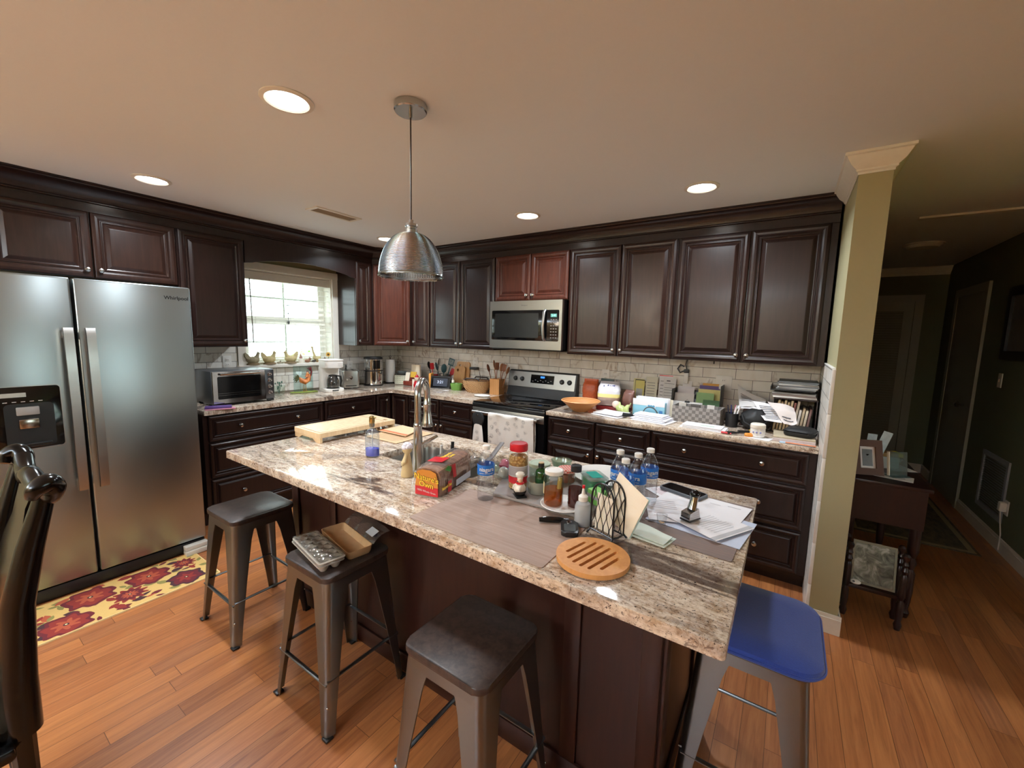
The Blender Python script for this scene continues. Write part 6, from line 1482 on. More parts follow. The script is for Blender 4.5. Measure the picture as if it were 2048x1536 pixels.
# grey woven bin
bn_ = NT('grey_woven_bin'); v_ = bn_.coord(); ck = bn_.n('ShaderNodeTexChecker'); ck.inputs['Scale'].default_value = 42; ck.inputs['Color1'].default_value = lin((150, 144, 138))+(1,); ck.inputs['Color2'].default_value = lin((112, 106, 102))+(1,); bn_.l(v_, ck.inputs['Vector']); bn_.set(base=ck.outputs[0], rough=.7); bn_.bump(ck.outputs['Fac'], .3, .003)
t = thing('storage_bin', 'long grey woven storage bin in the middle of the right worktop', 'bin', (3.655, -.285, ZC), -3)
MB().holed([(-.165, -.085), (.165, -.085), (.165, .085), (-.165, .085)], [[(-.157, -.077), (-.157, .077), (.157, .077), (.157, -.077)]], .004, .118).box(-.165, .165, -.085, .085, 0, .004).part('bin', bn_.m, t)
for k, (x, w, h, c) in enumerate(((-.11, .05, .135, (206, 200, 190)), (-.02, .06, .125, (90, 84, 80)), (.08, .05, .13, (226, 220, 214)))): MB().box(x-w/2, x+w/2, -.02+.02*k, -.004+.02*k, .005, h).part('folder', plain(c, .6), t)
# letter tray tower behind the bin
t = thing('letter_organizer', 'black tiered letter organizer with envelopes and coloured pads behind the grey bin', 'letter organizer', (3.612, -.120, ZC))
for x in (-.175, .170): MB().box(x, x+.006, -.075, .095, 0, .27 if x > 0 else .22, .002).part('side_panel', M['black'], t)
for i in range(4): MB(T(0, -.060+i*.045, .0) @ RX(-10)).box(-.168, .169, 0, .003, .001, .10+.05*i).part('divider', M['black'], t)
for i, (x0, x1, h, c, y) in enumerate(((-.165, .05, .125, (214, 212, 208), -.068), (.05, .165, .15, (84, 120, 84), -.050), (-.165, -.02, .185, (226, 224, 224), -.028), (-.005, .12, .20, (150, 186, 130), -.026), (-.155, -.03, .235, (222, 220, 226), .014), (.0, .165, .225, (226, 220, 150), .012), (-.13, -.06, .275, (232, 230, 230), .055), (.0, .16, .25, (118, 100, 150), .052), (.02, .165, .268, (214, 160, 80), .060))):
    MB(T(0, y, .004) @ RX(-10)).box(x0, x1, -.004, -.001, 0, h).part('envelope', plain(c, .7), t)
MB(T(-.055, -.0745, .125)).box(-.018, .018, -.006, .003, -.008, .012, .002).tube([(-.008, -.002, .012), (0, -.002, .026), (.008, -.002, .012)], .0012, 5).part('binder_clip', M['black'], t)
# charger and its cord
t = thing('phone_charger', 'white phone charger with a cord plugged into the right outlet', 'charger', (3.765, -.0195, 1.165))
MB().box(-.014, .014, -.03, 0, -.018, .018, .004).part('plug', M['white'], t)
MB().tube([(0, -.028, -.015), (.008, -.04, -.08), (.02, -.06, -.13), (.0, -.12, -.160), (-.06, -.17, -.150), (-.14, -.19, -.124), (-.22, -.20, -.130)], .0022, 6).part('cord', M['white'], t)
t = thing('hanging_adapter', 'black adapter and small white device hanging under the upper cabinets', 'adapter', (3.505, -.030, 1.225))
MB().box(-.016, .016, -.012, .005, -.055, .03, .003).part('white_device', M['white'], t)
MB().box(-.020, .020, -.016, .008, .0305, .06, .006).tube([(0, 0, .06), (-.01, 0, .1), (0, 0, .146)], .004, 6).part('adapter', M['black'], t)
MB().tube([(-.012, 0, .05), (-.05, 0, .03), (-.07, 0, .06), (-.05, 0, .095), (-.02, 0, .08)], .006, 8).part('cord', M['black'], t)
MB().box(-.004, .004, -.006, .0, 0, .035).solo('cabinet_hook', M['black'], 'tiny black hook under the right upper cabinet', 'hook', (3.700, -.020, 1.3386))
# white envelopes at the worktop edge
for i, (lb, cx_, cy_, rz_) in enumerate((('lower white envelope at the front edge before the grey bin', 3.735, -.520, -5), ('middle white envelope at the front edge before the grey bin', 3.742, -.515, -2), ('top window envelope at the front edge before the grey bin', 3.730, -.512, -4))):
    cq(lb, cx_, cy_, rz_, ZC+.0005+i*.0085, .29-.02*i, .13, M['paper'], [(.1, .3, .6, .64), (.45, .8, .3, .5)] if i == 2 else None, .006, .0008, lm=plain((180, 200, 180), .7))
# pen cup
t = thing('pen_cup', 'black mesh pen cup with white markers beside the grey bin', 'pen cup', (3.882, -.300, ZC))
MB().lathe([(.0, .003), (.036, .003), (.040, .098), (.043, .098), (.039, 0), (0, 0)], 26, cap0=False, cap1=False).part('cup', plain((26, 26, 28), .5, var=.6, scale=220, name='black_mesh'), t)
for i, (lb, x, y, l_, az, c) in enumerate((('left white marker in the pen cup', .0, -.012, 10, 10, (230, 230, 226)), ('right white marker in the pen cup', .018, -.010, 14, 5, (228, 226, 224)), ('dark pen at the left of the pen cup', -.020, .0, -8, 20, (40, 40, 60)), ('blue pen at the back of the pen cup', -.010, .018, -4, 70, (50, 60, 120)), ('pink pen behind the white markers', .012, .015, 6, 60, (190, 90, 110)))):
    p_ = thing('marker_pen', lb, 'pen', (3.882+x*.6, -.300+y*.6, ZC+.006), az)
    MB(RY(l_)).tube([(0, 0, 0), (0, 0, .135)], .0065 if i < 2 else .004, 8).part('barrel', plain(c, .4), p_)
    MB(RY(l_)).tube([(0, 0, .1355), (0, 0, .150)], .006 if i < 2 else .0035, 8).part('cap', plain(tuple(int(v*.85) for v in c), .4), p_)
t = thing('wallet', 'folded brown leather wallet behind the pen cup', 'wallet', (3.975, -.165, ZC))
MB(RY(8)).box(-.05, .05, -.03, .03, .0085, .12, .006).part('cover', plain((74, 40, 34), .4), t)
MB().box(-.055, .055, -.034, .034, 0, .0075, .002).part('base', plain((60, 34, 30), .5), t)
# black bag: crumpled body with strap
t = thing('black_bag', 'crumpled black handbag between pen cup and file rack', 'bag', (4.022, -.300, ZC), -4); rr = random.Random(6); rings = []
for k in range(11):
    v = k/10; s_ = (math.sin(PI*(.12+.80*v)))**.7; ring = []
    for q in range(26):
        a = 2*PI*q/26; j = 1+rr.uniform(-.08, .08); ring.append((.096*s_*math.cos(a)*j+.01*v, .075*s_*math.sin(a)*j, .145*v+(rr.uniform(-.006, .006) if 0 < k < 10 else 0)))
    rings.append(ring)
MB().loft(rings).part('body', plain((20, 20, 21), .55, var=.4, scale=25, name='black_nylon'), t, smooth=70)
MB().tube([(-.07, -.05, .10), (-.05, -.085, .06), (.0, -.09, .035), (.06, -.085, .05), (.09, -.05, .09)], .006, 8, sq=.5).part('strap', M['black_matte'], t)
# newspapers on top of the bag
def crumple(name, label, pts, mat, seed, amp=.012, th=.0012, lines=None, grp='crumpled newspapers by the file rack'):
    t = thing(name, label, 'newspaper', pts[0], 0, grp); rr = random.Random(seed); a, b, c, d = [Vector(p)-Vector(pts[0]) for p in pts]; p1, p2 = rr.uniform(0, 6), rr.uniform(0, 6)
    def f(u, v):
        p = a*(1-u)*(1-v)+b*u*(1-v)+c*u*v+d*(1-u)*v
        n_ = amp*(math.sin(5*u+p1)*math.cos(4*v+p2)+.6*math.sin(9*v+p1*2)); return tuple(p+Vector((0, -.4, .9))*n_)
    MB().grid(f, 16, 16, th).part('page', mat, t, smooth=60)
    if lines:
        mb = MB()
        for u0, u1, v0, v1 in lines:
            q = [Vector(f(u0+(u1-u0)*k/6, vv))+Vector((0, -.0022, .0026)) for k in range(7) for vv in (v0, v1)]; mb.add(q, [(2*k, 2*k+2, 2*k+3, 2*k+1) for k in range(6)])
        mb.part('printing', M['ink'], t)
    return t
crumple('newspaper', 'newspaper page sticking up to the left above the black bag', [(3.915, -.210, 1.055), (4.07, -.26, 1.065), (4.075, -.17, 1.10), (3.885, -.12, 1.195)], M['paper_gray'], 2, .010, lines=[(.1, .5, .25+.1*k, .28+.1*k) for k in range(5)])
crumple('newspaper', 'white newspaper page draped over the right side of the black bag', [(4.085, -.405, 1.0), (4.185, -.420, 1.0), (4.15, -.27, 1.10), (4.0, -.25, 1.105)], M['paper'], 5, .006, lines=textlines(.15, .85, .12, .75, 9, 4))
crumple('newspaper', 'curled newspaper roll hanging in front of the file rack', [(4.195, -.44, .99), (4.265, -.44, 1.01), (4.24, -.345, 1.10), (4.09, -.345, 1.135)], plain((222, 212, 208), .7, name='pinkish_newsprint'), 8, .010, lines=[(.2, .8, .2, .24), (.2, .7, .32, .36)])
crumple('newspaper', 'flat newspaper section under the page that sticks up', [(3.905, -.27, 1.045), (4.05, -.31, 1.063), (4.05, -.2, 1.075), (3.90, -.17, 1.05)], M['paper'], 12, .004)
# small things at the edge
t = thing('pliers', 'pair of small black-handled pliers at the worktop edge', 'pliers', (3.955, -.565, ZC), 28)
for s_ in (-1, 1): MB().tube([(-.075, s_*.012, .012), (-.03, s_*.010, .014), (0, 0, .012)], [.006, .007, .005], 8).part('handle', M['black'], t)
MB().tube([(.0, 0, .012), (.025, .002, .011), (.045, 0, .010)], [.007, .007, .002], 8, sq=.6).part('jaws', M['steel'], t)
t = thing('flashlight', 'small black flashlight with a yellow ring beside the white jar', 'flashlight', (3.990, -.500, ZC+.0005), 25)
MB(T(0, 0, .013)).tube([(-.05, 0, 0), (.01, 0, 0), (.02, 0, 0)], .010, 14).part('barrel', M['black'], t)
MB(T(0, 0, .015)).tube([(.0205, 0, 0), (.030, 0, 0)], .0145, 16).part('ring', plain((220, 180, 50), .4), t, 'yellow ring')
MB(T(0, 0, .013)).tube([(.0305, 0, 0), (.040, 0, 0)], .0125, 16).part('head', M['black'], t)
MB(T(0, 0, .010)).tube([(-.03, 0, 0), (.03, .004, 0)], [.010, .007], 10, sq=.7).solo('utility_knife', M['red'], 'red utility knife at the worktop edge left of the pliers', 'knife', (3.885, -.602, ZC), -12)
bag('candy_wrapper', 'crumpled orange wrapper in front of the white jar', 4.012, -.588, ZC, .05, .03, .026, plain((232, 150, 60), .4, var=.3), 20, 0, 15, 'wrapper')
MB().box(-.07, .07, -.05, .05, 0, .0022, .0006).solo('paper_note', M['paper'], 'small white note under the white jar', 'note', (4.070, -.578, ZC), -15)
t = thing('cream_jar', 'round white cosmetic jar with small coloured prints at the worktop edge', 'jar', (4.058, -.555, ZC+.0025))
MB().lathe([(.0, 0), (.036, .001), (.042, .008), (.043, .02), (.042, .056), (.0, .056)], 32).part('jar', M['white'], t)
MB().lathe([(.0, .0565), (.043, .0565), (.044, .060), (.043, .080), (.036, .086), (0, .087)], 32).part('lid', wh, t)
mb = MB()
for a, c in ((-120, 0), (-95, 0), (-65, 0)): mb.sphere(.0425*math.cos(rad(a)), .0425*math.sin(rad(a)), .034, .006, .006, .005, 8, 6)
mb.part('printed_marks', plain((120, 120, 170), .5), t)
# magazines with pouch
mag_c = ((206, 188, 186), (214, 200, 196), (190, 176, 150), (150, 60, 66))
for i, lb in enumerate(('lowest magazine under the zip pouch', 'second magazine under the zip pouch', 'third magazine under the zip pouch')):
    MB().box(-.115, .10, -.12, .12, 0, .0095, .001).solo('magazine', plain(mag_c[i], .5, name='magazine_page_%d' % i), lb, 'magazine', (4.265-.004*i, -.480+.004*i, ZC+.0002+i*.0103), -3+2*i, 'magazines under the zip pouch')
t = thing('zip_pouch', 'black rounded zip pouch on the magazines by the short wall', 'pouch', (4.285, -.475, ZC+.0315), -12)
rings = []
for ins, z in ((.012, 0), (.002, .006), (0, .028), (.004, .036), (.016, .046), (.03, .050)): rings.append([(x, y, z) for x, y in rrect(-.082+ins, .080-ins, -.085+ins, .085-ins, .04-min(ins*.5, .012), 6)])
MB().loft(rings).part('pouch', plain((24, 24, 25), .6, var=.3, scale=80, name='black_pouch'), t, smooth=60)
MB().tube([(x, y, .030) for x, y in rrect(-.083, .081, -.086, .086, .04, 6)], .0024, 6, closed=True).part('zipper', M['black_gloss'], t)
MB().tube([(x, y, .0490) for x, y in rrect(-.048, .046, -.050, .050, .02, 5)], .002, 6, closed=True).part('raised_seam', M['black_matte'], t)
cq('pale blue leaflet at the front edge below the magazines', 4.265, -.616, -4, ZC+.0005, .17, .045, plain((170, 196, 214), .6), [(.3, .9, .3, .6)], .003, 0, 'leaflet', lm=M['paper'])
MB().box(-.075, .075, -.012, .012, 0, .004, .001).solo('orange_ruler', plain((222, 140, 100), .5), 'thin orange strip in front of the blue leaflet', 'ruler', (4.285, -.632+.0, ZC+.0045), -3)
# file rack
t = thing('file_rack', 'dark two-tier file rack in the corner by the short wall', 'rack', (4.243, -.175, ZC))
dkw = plain((40, 26, 26), .4, name='dark_rack')
for x in (-.122, .116): MB().box(x, x+.006, -.13, .155, 0, .232, .001).part('side_panel', dkw, t)
MB().box(-.116, .116, -.13, .155, 0, .006).part('base', dkw, t)
MB().box(-.122, .122, -.15, .155, .2322, .240).part('shelf', dkw, t)
MB().box(-.145, .10, -.155, .14, .288, .294, .001).box(-.145, -.139, -.155, .14, .294, .312).part('black_tray', M['black'], t)
for x in (-.112, .09):
    for y in (.138,): MB().cyl(x, y, .2402, .2878, .005, seg=8).part('tray_post', M['black'], t)
tones = ((198, 176, 140), (176, 150, 112), (212, 190, 152), (206, 184, 148), (214, 194, 160), (150, 96, 90), (206, 190, 168), (214, 206, 196), (196, 176, 146), (210, 196, 172), (120, 90, 84))
for k in range(11):
    lb = 'magazine in the file rack, %s from the left' % ('first second third fourth fifth sixth seventh eighth ninth tenth last'.split()[k])
    h = .215 if k < 7 else .17
    o = MB(RY(6)).box(-.0065, .0065, -.12, .09, 0, h-.012*(k % 2), .001).solo('upright_magazine', plain(tones[k], .7, var=.25, scale=80, name='page_edge_%d' % k), lb, 'magazine', (4.135+k*.0182, -.175, ZC+.0078), 0, 'magazines standing in the file rack')
for k in range(3):
    MB().box(-.12, .12, -.13+.004*k, .13, 0, .0105, .001).solo('paper_stack', plain(((224, 222, 216), (150, 134, 130), (170, 168, 164))[k], .6), ('white pad', 'brown-grey folder', 'grey folder')[k]+' on the shelf of the file rack', 'papers', (4.228+.006*k, -.185, ZC+.2405+k*.0112), 4-5*k, 'papers on the file rack shelf')
for k in range(6):
    MB().box(-.11, .11, -.13, .12, 0, .0085, .001).solo('magazine', plain(((130, 130, 128), (166, 164, 160), (110, 110, 110), (178, 174, 168), (120, 122, 120), (96, 98, 98))[k], .5), 'grey magazine on the top tray of the file rack, %s from below' % ('first second third fourth fifth topmost'.split()[k]), 'magazine', (4.245+.003*(k % 3), -.165, ZC+.2945+k*.0091), (k*37 % 7)-3, 'magazines on the top tray of the file rack')

# ================================================================== rug in front of the refrigerator
RB, RR, RD, RO, RG, RW, RP = [plain(c, .95, var=.10, scale=160, name=n_) for c, n_ in (((206, 170, 102), 'rug_gold'), ((130, 40, 32), 'rug_red'), ((98, 26, 34), 'rug_maroon'), ((164, 76, 48), 'rug_orange'), ((130, 122, 66), 'rug_green'), ((236, 216, 160), 'rug_cream'), ((64, 34, 40), 'rug_dark'))]
t = thing('floor_rug', 'gold rug with big red and maroon flowers on the floor before the refrigerator', 'rug', (.0, .0, 0))
MB().box(1.3352, 1.3385, -3.95, -2.575, .0004, .0085).box(.93, 1.335, -2.5748, -2.572, .0004, .0085).part('binding', RW, t)
mats = [RR, RD, RO, RG, RW, RP, RB]; mb = MB(); mb.mi = 6; mb.box(.93, 1.335, -3.95, -2.575, .0004, .008); rr = random.Random(2); LZ = [.00805]
XL, XH, YL, YH = .932, 1.332, -3.94, -2.579
def poly(pts, z, mi):
    pts = [(min(max(x, XL), XH), min(max(y, YL), YH), z) for x, y in pts]; mb.mi = mi; mb.add(pts, [tuple(range(len(pts)))]) if False else None
    c = (sum(p[0] for p in pts)/len(pts), sum(p[1] for p in pts)/len(pts), z); n = len(pts); mb.add([c]+pts, [(0, i+1, (i+1) % n+1) for i in range(n)])
def flower(x, y, r_, kind):
    n = 72
    def rad_(k, base, amp, lobes): return base*(1+amp*math.cos(lobes*2*PI*k/n)+.05*math.sin(5.3*k))
    pal = ((1, 0, 2), (0, 1, 2), (5, 1, 0))[kind]
    lob = (7, 11, 6)[kind]
    for i, (f_, amp) in enumerate(((1, .10 if kind != 1 else .22), (.80, .12), (.45, .25))):
        poly([(x+rad_(k, r_*f_, amp, lob)*math.cos(2*PI*k/n), y+rad_(k, r_*f_, amp, lob)*math.sin(2*PI*k/n)) for k in range(n)], .0083+.0003*i, pal[i])
    for k in range(lob):
        a = 2*PI*k/lob+.3; poly([(x+r_*q*math.cos(a+d_), y+r_*q*math.sin(a+d_)) for q, d_ in ((.25, 0), (.45, -.10), (.68, 0), (.45, .10))], .0093, pal[1])
    poly([(x+r_*.12*math.cos(2*PI*k/12), y+r_*.12*math.sin(2*PI*k/12)) for k in range(12)], .0095, 5); poly([(x+r_*.05*math.cos(2*PI*k/10), y+r_*.05*math.sin(2*PI*k/10)) for k in range(10)], .0098, 4)
def leaf_(x, y, L_, a, mi, w=.28):
    LZ[0] += .0000022; a = rad(a); poly([(x+L_*q*math.cos(a)-L_*w*s_*math.sin(a), y+L_*q*math.sin(a)+L_*w*s_*math.cos(a)) for q, s_ in ((0, 0), (.25, -.8), (.5, -1), (.75, -.7), (1, 0), (.75, .7), (.5, 1), (.25, .8))], LZ[0], mi)
for x, y, r_, k in ((1.045, -3.10, .105, 0), (1.05, -2.845, .10, 0), (1.235, -2.715, .088, 2), (1.04, -2.665, .055, 1), (1.185, -2.965, .070, 1), (1.245, -3.225, .10, 0), (1.03, -3.40, .08, 1), (1.24, -3.52, .09, 0), (1.05, -3.68, .10, 2)): flower(x, y, r_, k)
for x, y, L_, a, mi in ((1.14, -2.90, .08, 80, 3), (1.10, -2.97, .09, 95, 3), (1.16, -2.84, .07, 40, 3), (1.28, -2.90, .06, 100, 1), (1.27, -2.98, .07, 80, 5), (1.30, -3.05, .07, 95, 1), (1.26, -3.07, .06, 120, 0), (1.13, -3.22, .07, 60, 5), (1.15, -3.33, .09, 70, 3), (1.29, -3.34, .10, 95, 5), (1.10, -2.75, .06, 110, 5), (.975, -2.74, .07, 70, 5), (.98, -2.63, .06, 120, 3), (1.14, -2.62, .06, 60, 3), (1.21, -2.605, .05, 100, 5), (1.30, -2.62, .05, 60, 3), (.96, -2.97, .08, 90, 0), (.97, -3.24, .08, 70, 3), (1.18, -3.40, .08, 100, 0), (1.13, -3.05, .06, 20, 0), (1.29, -2.82, .06, 70, 3)): leaf_(x, y, L_, a, mi)
FL = ((1.045, -3.10, .105), (1.05, -2.845, .10), (1.235, -2.715, .088), (1.04, -2.665, .055), (1.185, -2.965, .070), (1.245, -3.225, .10), (1.03, -3.40, .08), (1.24, -3.52, .09), (1.05, -3.68, .10))
n_ = 0
while n_ < 70:
    x, y, L_, a = rr.uniform(.95, 1.32), rr.uniform(-3.92, -2.6), rr.uniform(.045, .085), rr.uniform(0, 360)
    ex, ey = x+L_*math.cos(rad(a)), y+L_*math.sin(rad(a))
    if any(math.hypot(x-q[0], y-q[1]) < q[2]*1.02 or math.hypot(ex-q[0], ey-q[1]) < q[2]*1.02 for q in FL): continue
    leaf_(x, y, L_, a, rr.choice((3, 3, 1, 0, 5, 5, 2)), rr.uniform(.14, .28)); n_ += 1
mb.part('pile', mats, t, smooth=0)

# ================================================================== dining chair at the left edge
bw = M['wood_black']
t = thing('dining_chair', 'black lacquered carved dining chair back at the left edge of the photo', 'chair', (2.40, -3.475, 0))
def stile(sx):
    return MB().tube([(sx*.176, -.015, .45), (sx*.178, -.012, .60), (sx*.182, .004, .80), (sx*.190, .036, .95), (sx*.199, .071, 1.085)], [.040, .038, .032, .027, .020], 24).part('stile', bw, t)
stile(-1); stile(1)
rp = []
for s_ in range(-10, 11):
    x = s_*.0225; q = abs(s_)/10; rp.append((x, .070+.012*q, 1.062+.030*(1-q)**2*0+.034*math.exp(-((q-.0)/.32)**2)+.046*max(0, (q-.55)/.45)**1.6))
MB().tube(rp, .0235, 24, sq=1.1).part('top_rail', bw, t)
for s_ in (-1, 1):
    MB().tube(spline([(s_*.185, .074, 1.068), (s_*.205, .080, 1.082), (s_*.222, .082, 1.106), (s_*.234, .072, 1.122), (s_*.238, .052, 1.112), (s_*.230, .044, 1.090)], 8), lerp_list([.020, .023, .026, .025, .021, .013], 8), 28).part('scroll_ear', bw, t)
MB().loft([[(-w_, y-.010, z), (w_, y-.010, z), (w_, y+.010, z), (-w_, y+.010, z)] for z, w_, y in ((.47, .145, -.015), (.60, .15, -.012), (.72, .15, -.004), (.82, .15, .010), (.90, .135, .028), (.97, .085, .046), (1.02, .075, .056), (1.06, .09, .068))]).part('splat', bw, t)
MB().box(-.235, .235, -.49, -.03, .415, .452, .01).part('seat_rail', bw, t)
MB().loft([[(x, y, z) for x, y in rrect(-.225+i, .225-i, -.485+i, -.06-i, .03)] for i, z in ((0, .4525), (0, .475), (.03, .495))]).part('seat_pad', plain((150, 130, 100), .9), t)
for sx in (-1, 1):
    MB().tube([(sx*.176, -.015, .45), (sx*.174, -.012, .22), (sx*.175, .0, .001)], [.026, .022, .018], 10).part('leg', bw, t)
    MB().tube([(sx*.205, -.455, .415), (sx*.222, -.475, .30), (sx*.205, -.455, .12), (sx*.215, -.475, .02), (sx*.215, -.485, .001)], [.030, .032, .018, .020, .024], 10).part('leg', bw, t)

# ================================================================== hall
hd = plain((150, 146, 128), .5, name='hall_door_paint')
mb = MB()
mb.box(4.53, 4.60, 3.128, 3.1495, 0, 2.0299).box(5.36, 5.435, 3.128, 3.1495, 0, 2.0299).box(4.53, 5.435, 3.128, 3.1495, 2.03, 2.105)
d = struct(mb, 'door_1', hd, 'cased louvered door at the end of the hall')
MB().box(4.605, 4.69, 3.135, 3.1485, .005, 2.028).box(5.27, 5.355, 3.135, 3.1485, .005, 2.028).box(4.69, 5.27, 3.135, 3.1485, .005, .18).box(4.69, 5.27, 3.135, 3.1485, 1.92, 2.028).part('leaf', hd, d)
mb = MB()
for k in range(58):
    z = .185+k*.03; mb.add([(4.69, 3.133, z), (5.27, 3.133, z), (5.27, 3.147, z+.026), (4.69, 3.147, z+.026)], [(0, 1, 2, 3)])
mb.part('louver', hd, d)
mb = MB()
mb.box(5.598, 5.6195, 1.86, 1.935, 0, 2.0299).box(5.598, 5.6195, 2.68, 2.755, 0, 2.0299).box(5.598, 5.6195, 1.86, 2.755, 2.03, 2.105)
d = struct(mb, 'door_2', hd, 'cased door in the right wall of the hall')
MB().box(5.604, 5.6195, 1.936, 2.679, .005, 2.028).part('leaf', hd, d)
MB(T(5.596, 2.02, .97) @ RY(-90)).lathe([(.0, 0), (.012, 0), (.012, .03), (.028, .036), (.028, .055), (.012, .066), (0, .067)], 18).part('handle', M['nickel'], d)
# pictures, switch, return grille, night light on the right wall
t = thing('picture_frame', 'black framed picture on the dim right wall of the hall', 'picture', (5.6195, 1.02, 1.71), 90)
MB(RX(90)).holed([(-.38, -.285), (.38, -.285), (.38, .285), (-.38, .285)], [[(-.31, -.215), (-.31, .215), (.31, .215), (.31, -.215)]], .0005, .025).part('frame', M['black'], t)
MB().box(-.31, .31, -.008, -.001, -.215, .215).part('picture', plain((96, 94, 92), .4, var=.5, scale=6, name='dim_picture'), t)
for o in t.children: o.rotation_euler = (0, 0, PI)
t.rotation_euler = (0, 0, -PI/2)
for o in t.children: o.rotation_euler = (0, 0, 0)
t = thing('light_switch', 'white light switch below the picture on the hall wall', 'switch', (5.6195, 1.375, 1.255), -90)
MB().box(-.036, .036, -.007, -.0004, -.058, .058, .002).part('plate', M['white'], t)
MB().box(-.006, .006, -.014, -.0072, -.012, .012, .002).part('toggle', M['white'], t)
t = thing('return_grille', 'large grey return air grille low on the hall wall', 'vent', (5.6195, 1.20, .20), -90)
gpl = plain((150, 150, 152), .5, name='grille_paint')
MB(RX(90)).holed([(-.25, 0), (.25, 0), (.25, .47), (-.25, .47)], [[(-.215, .035), (-.215, .435), (.215, .435), (.215, .035)]], .0005, .012).part('frame', gpl, t)
mb = MB()
for k in range(20): z = .037+k*.02; mb.add([(-.215, -.002, z), (.215, -.002, z), (.215, -.010, z+.016), (-.215, -.010, z+.016)], [(0, 1, 2, 3)])
mb.part('louver', gpl, t)
t = thing('night_light', 'small white plug-in night light with a cord on the hall wall', 'night light', (5.6195, .905, .34), -90)
MB().box(-.035, .035, -.006, -.0004, -.055, .055, .002).part('plate', M['white'], t)
MB().box(-.022, .022, -.045, -.0062, -.03, .04, .008).part('light_body', M['white'], t)
MB().tube([(0, -.03, -.03), (.02, -.03, -.10), (.03, -.02, -.20), (.03, -.02, -.32)], .004, 6).part('cord', M['white'], t)
# runner
rm = NT('hall_runner'); f_ = rm.noise(rm.coord((6, 2, 1)), 5, 4); rm.set(base=rm.ramp(f_, [(.35, lin((60, 50, 36))), (.6, lin((92, 78, 52)))]), rough=.95)
t = thing('hall_runner', 'dark patterned runner rug with a pale border in the hall', 'rug', (0, 0, 0))
MB().box(4.72, 5.475, .70, 3.0, .0004, .007, .002).part('pile', rm.m, t)
MB().holed([(4.74, .72), (5.455, .72), (5.455, 2.98), (4.74, 2.98)], [[(4.775, .755), (4.775, 2.945), (5.42, 2.945), (5.42, .755)]], .0072, .0082).part('border', plain((150, 132, 96), .95), t)
# hall table
wt = M['wood_table']
t = thing('hall_table', 'dark mahogany side table behind the short wall', 'table', (4.70, -.10, 0))
MB().box(-.175, .185, -.485, .45, .74, .762, .005).part('tabletop', wt, t)
MB().box(-.165, .170, -.465, .43, .52, .7395).part('apron', wt, t)
def turned(h): return [(.0, 0), (.016, 0), (.022, .03), (.014, .05), (.020, .10), (.024, .16), (.024, h*.5), (.015, h*.55), (.024, h*.62), (.015, h*.68), (.026, h*.75), (.026, h), (0, h)]
for x in (-.14, .145):
    for y in (-.44, .405): MB().lathe(turned(.519), 16, (x, y, .0005)).part('leg', wt, t)
# magazine stand with turned posts
t = thing('magazine_stand', 'low dark stand with four turned ball-topped posts in front of the hall table', 'stand', (4.675, -.655, 0))
PST = [(.0, 0), (.012, 0), (.018, .03), (.012, .05), (.017, .09), (.017, .15), (.010, .17), (.017, .19), (.017, .30), (.010, .315), (.017, .335), (.010, .355), (.015, .37), (.009, .385), (.009, .390), (.017, .405), (.017, .418), (.009, .43), (0, .432)]
for x in (-.115, .115):
    for y in (-.055, .055): MB().lathe(PST, 16, (x, y, .0005)).part('post', wt, t)
MB().box(-.112, .112, -.052, .052, .165, .185, .002).part('shelf', wt, t)
MB().box(-.105, .105, .046, .056, .20, .33).box(-.105, .105, .050, .060, .34, .36).part('back_slat', wt, t)
t = thing('framed_photo', 'grey framed black-and-white photo leaning on the low stand', 'picture', (4.675, -.672, .187)); Mx = RX(-14)
MB(Mx @ RX(90)).holed([(-.094, 0), (.094, 0), (.094, .235), (-.094, .235)], [[(-.084, .012), (-.084, .223), (.084, .223), (.084, .012)]], 0, .012).part('frame', plain((120, 116, 96), .4), t)
ph = NT('old_photo'); f_ = ph.noise(ph.coord(), 16, 5, .6, 1); ph.set(base=ph.ramp(f_, [(.35, lin((58, 62, 56))), (.5, lin((120, 124, 112))), (.66, lin((190, 192, 184)))]), rough=.15); 
MB(Mx).box(-.084, .084, -.004, -.001, .012, .223).part('photo', ph.m, t)
t = thing('white_pebble_device', 'small white oval device on the shelf of the low stand', 'device', (4.600, -.695, .1855))
MB().sphere(0, 0, .013, .026, .018, .013).part('shell', M['white'], t)
MB().sphere(-.008, -.012, .018, .007, .006, .006, 8, 6).part('button', M['ink'], t)
# things on the hall table
ZT = .7625
t = thing('framed_photo', 'brown wooden photo frame standing on the hall table', 'picture', (4.625, -.475, ZT), 22); Mx = RX(-16)
MB(Mx @ RX(90)).holed([(-.075, 0), (.075, 0), (.075, .205), (-.075, .205)], [[(-.040, .04), (-.040, .165), (.040, .165), (.040, .04)]], 0, .016).part('frame', plain((84, 50, 34), .6, name='brown_frame'), t)
MB(Mx).box(-.040, .040, -.006, -.001, .04, .165).part('mat_board', M['paper'], t)
MB(Mx).box(-.026, .026, -.0072, -.0062, .052, .150).part('photo', plain((80, 70, 66), .3, var=.5, scale=30, name='small_photo'), t)
MB().tube([(0, .02, .12), (0, .095, .003)], .005, 6, sq=.4).part('easel', M['black'], t)
t = thing('acrylic_frame', 'clear acrylic photo frame standing on papers on the hall table', 'picture', (4.765, -.41, ZT+.0045), 35)
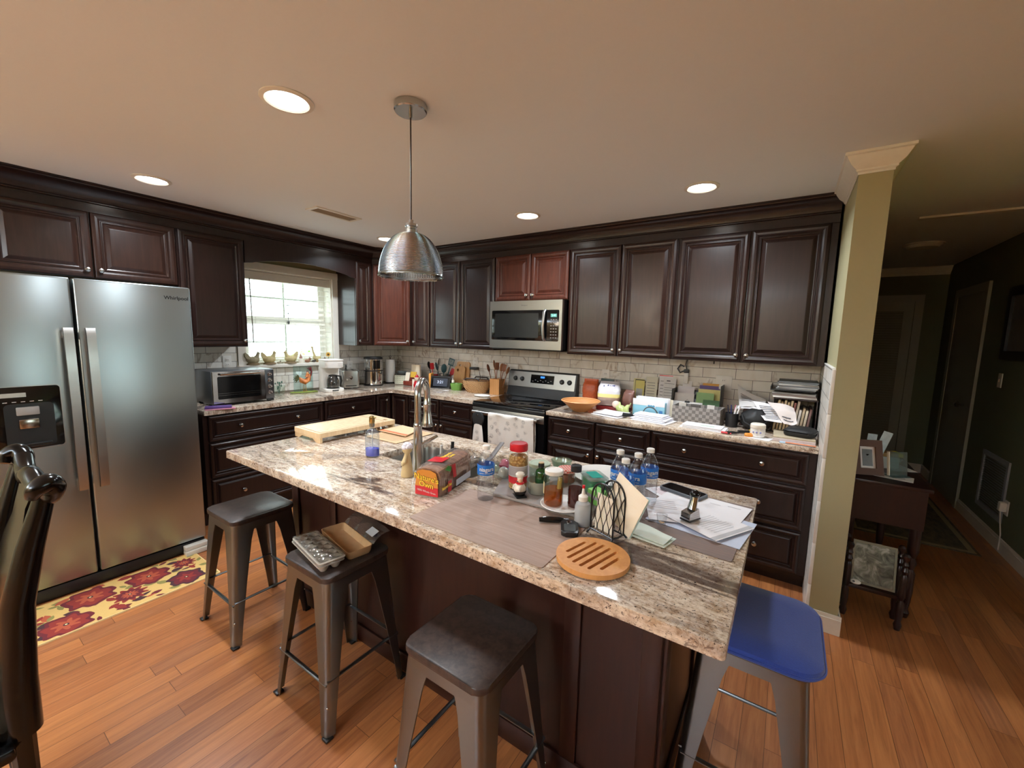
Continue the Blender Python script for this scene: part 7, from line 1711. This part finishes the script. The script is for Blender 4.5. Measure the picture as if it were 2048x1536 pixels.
ac = clear((190, 214, 216), .12, .03, 'acrylic_frame', 1.5, .25, (120, 150, 154))
MB(RX(-8)).box(-.055, .055, -.004, .004, .004, .14).part('panel', ac, t)
MB().box(-.055, .055, -.03, .035, 0, .0038).part('foot', ac, t)
MB(RX(-8)).box(-.0565, -.0505, -.006, .006, .004, .142).part('bright_edge', M['paper_warm'], t)
t = thing('yellow_box', 'flat tan box with a yellow end on the hall table', 'box', (4.72, -.20, ZT+.075), 20)
MB().box(-.09, .065, -.04, .04, 0, .022, .002).part('box', plain((150, 110, 50), .5), t)
MB().box(.0652, .09, -.04, .04, 0, .022, .002).part('end', plain((232, 220, 40), .5), t, 'bright yellow end')
MB().box(-.075, .075, -.05, .05, 0, .0735, .004).solo('white_carton', plain((190, 186, 178), .6), 'pale carton under the yellow-ended box', 'box', (4.715, -.195, ZT+.0006), 18)
for i, (lb, x, y, rz_, z) in enumerate((('white sheet at the front edge of the hall table', 4.745, -.43, -12, 0), ('second white sheet further back on the hall table', 4.80, -.17, 24, .0001), ('folded leaflet at the right rear of the hall table', 4.79, .03, -20, 0))):
    u = Vector((math.cos(rad(rz_)), math.sin(rad(rz_)))); v = Vector((-u.y, u.x)); c_ = Vector((x, y)); w_, h_ = (.17, .11) if i == 0 else (.12, .16)
    P = [c_-u*w_/2-v*h_/2, c_+u*w_/2-v*h_/2, c_+u*w_/2+v*h_/2, c_-u*w_/2+v*h_/2]
    sheet('paper_sheet', lb, 'paper', [(q.x, q.y) for q in P], ZT+.0004+z, M['paper'], .0018, 'papers on the hall table', textlines(.2, .8, .3, .7, 5, i) if i == 0 else None)
t = thing('card_bundle', 'bunch of pale blue cards sticking up behind the brown photo frame', 'cards', (4.635, -.335, ZT), 15)
for k, (x, a, h) in enumerate(((-.03, -18, .235), (.0, 4, .22), (.028, 16, .245))): MB(T(x, .01*k, .001) @ RY(a)).box(-.024, .024, -.001, .001, .006, h).part('card', plain((196, 214, 222), .5, var=.3, scale=40), t)
MB().cyl(0, .01, 0, .09, .05, seg=20).part('cup', M['black'], t)
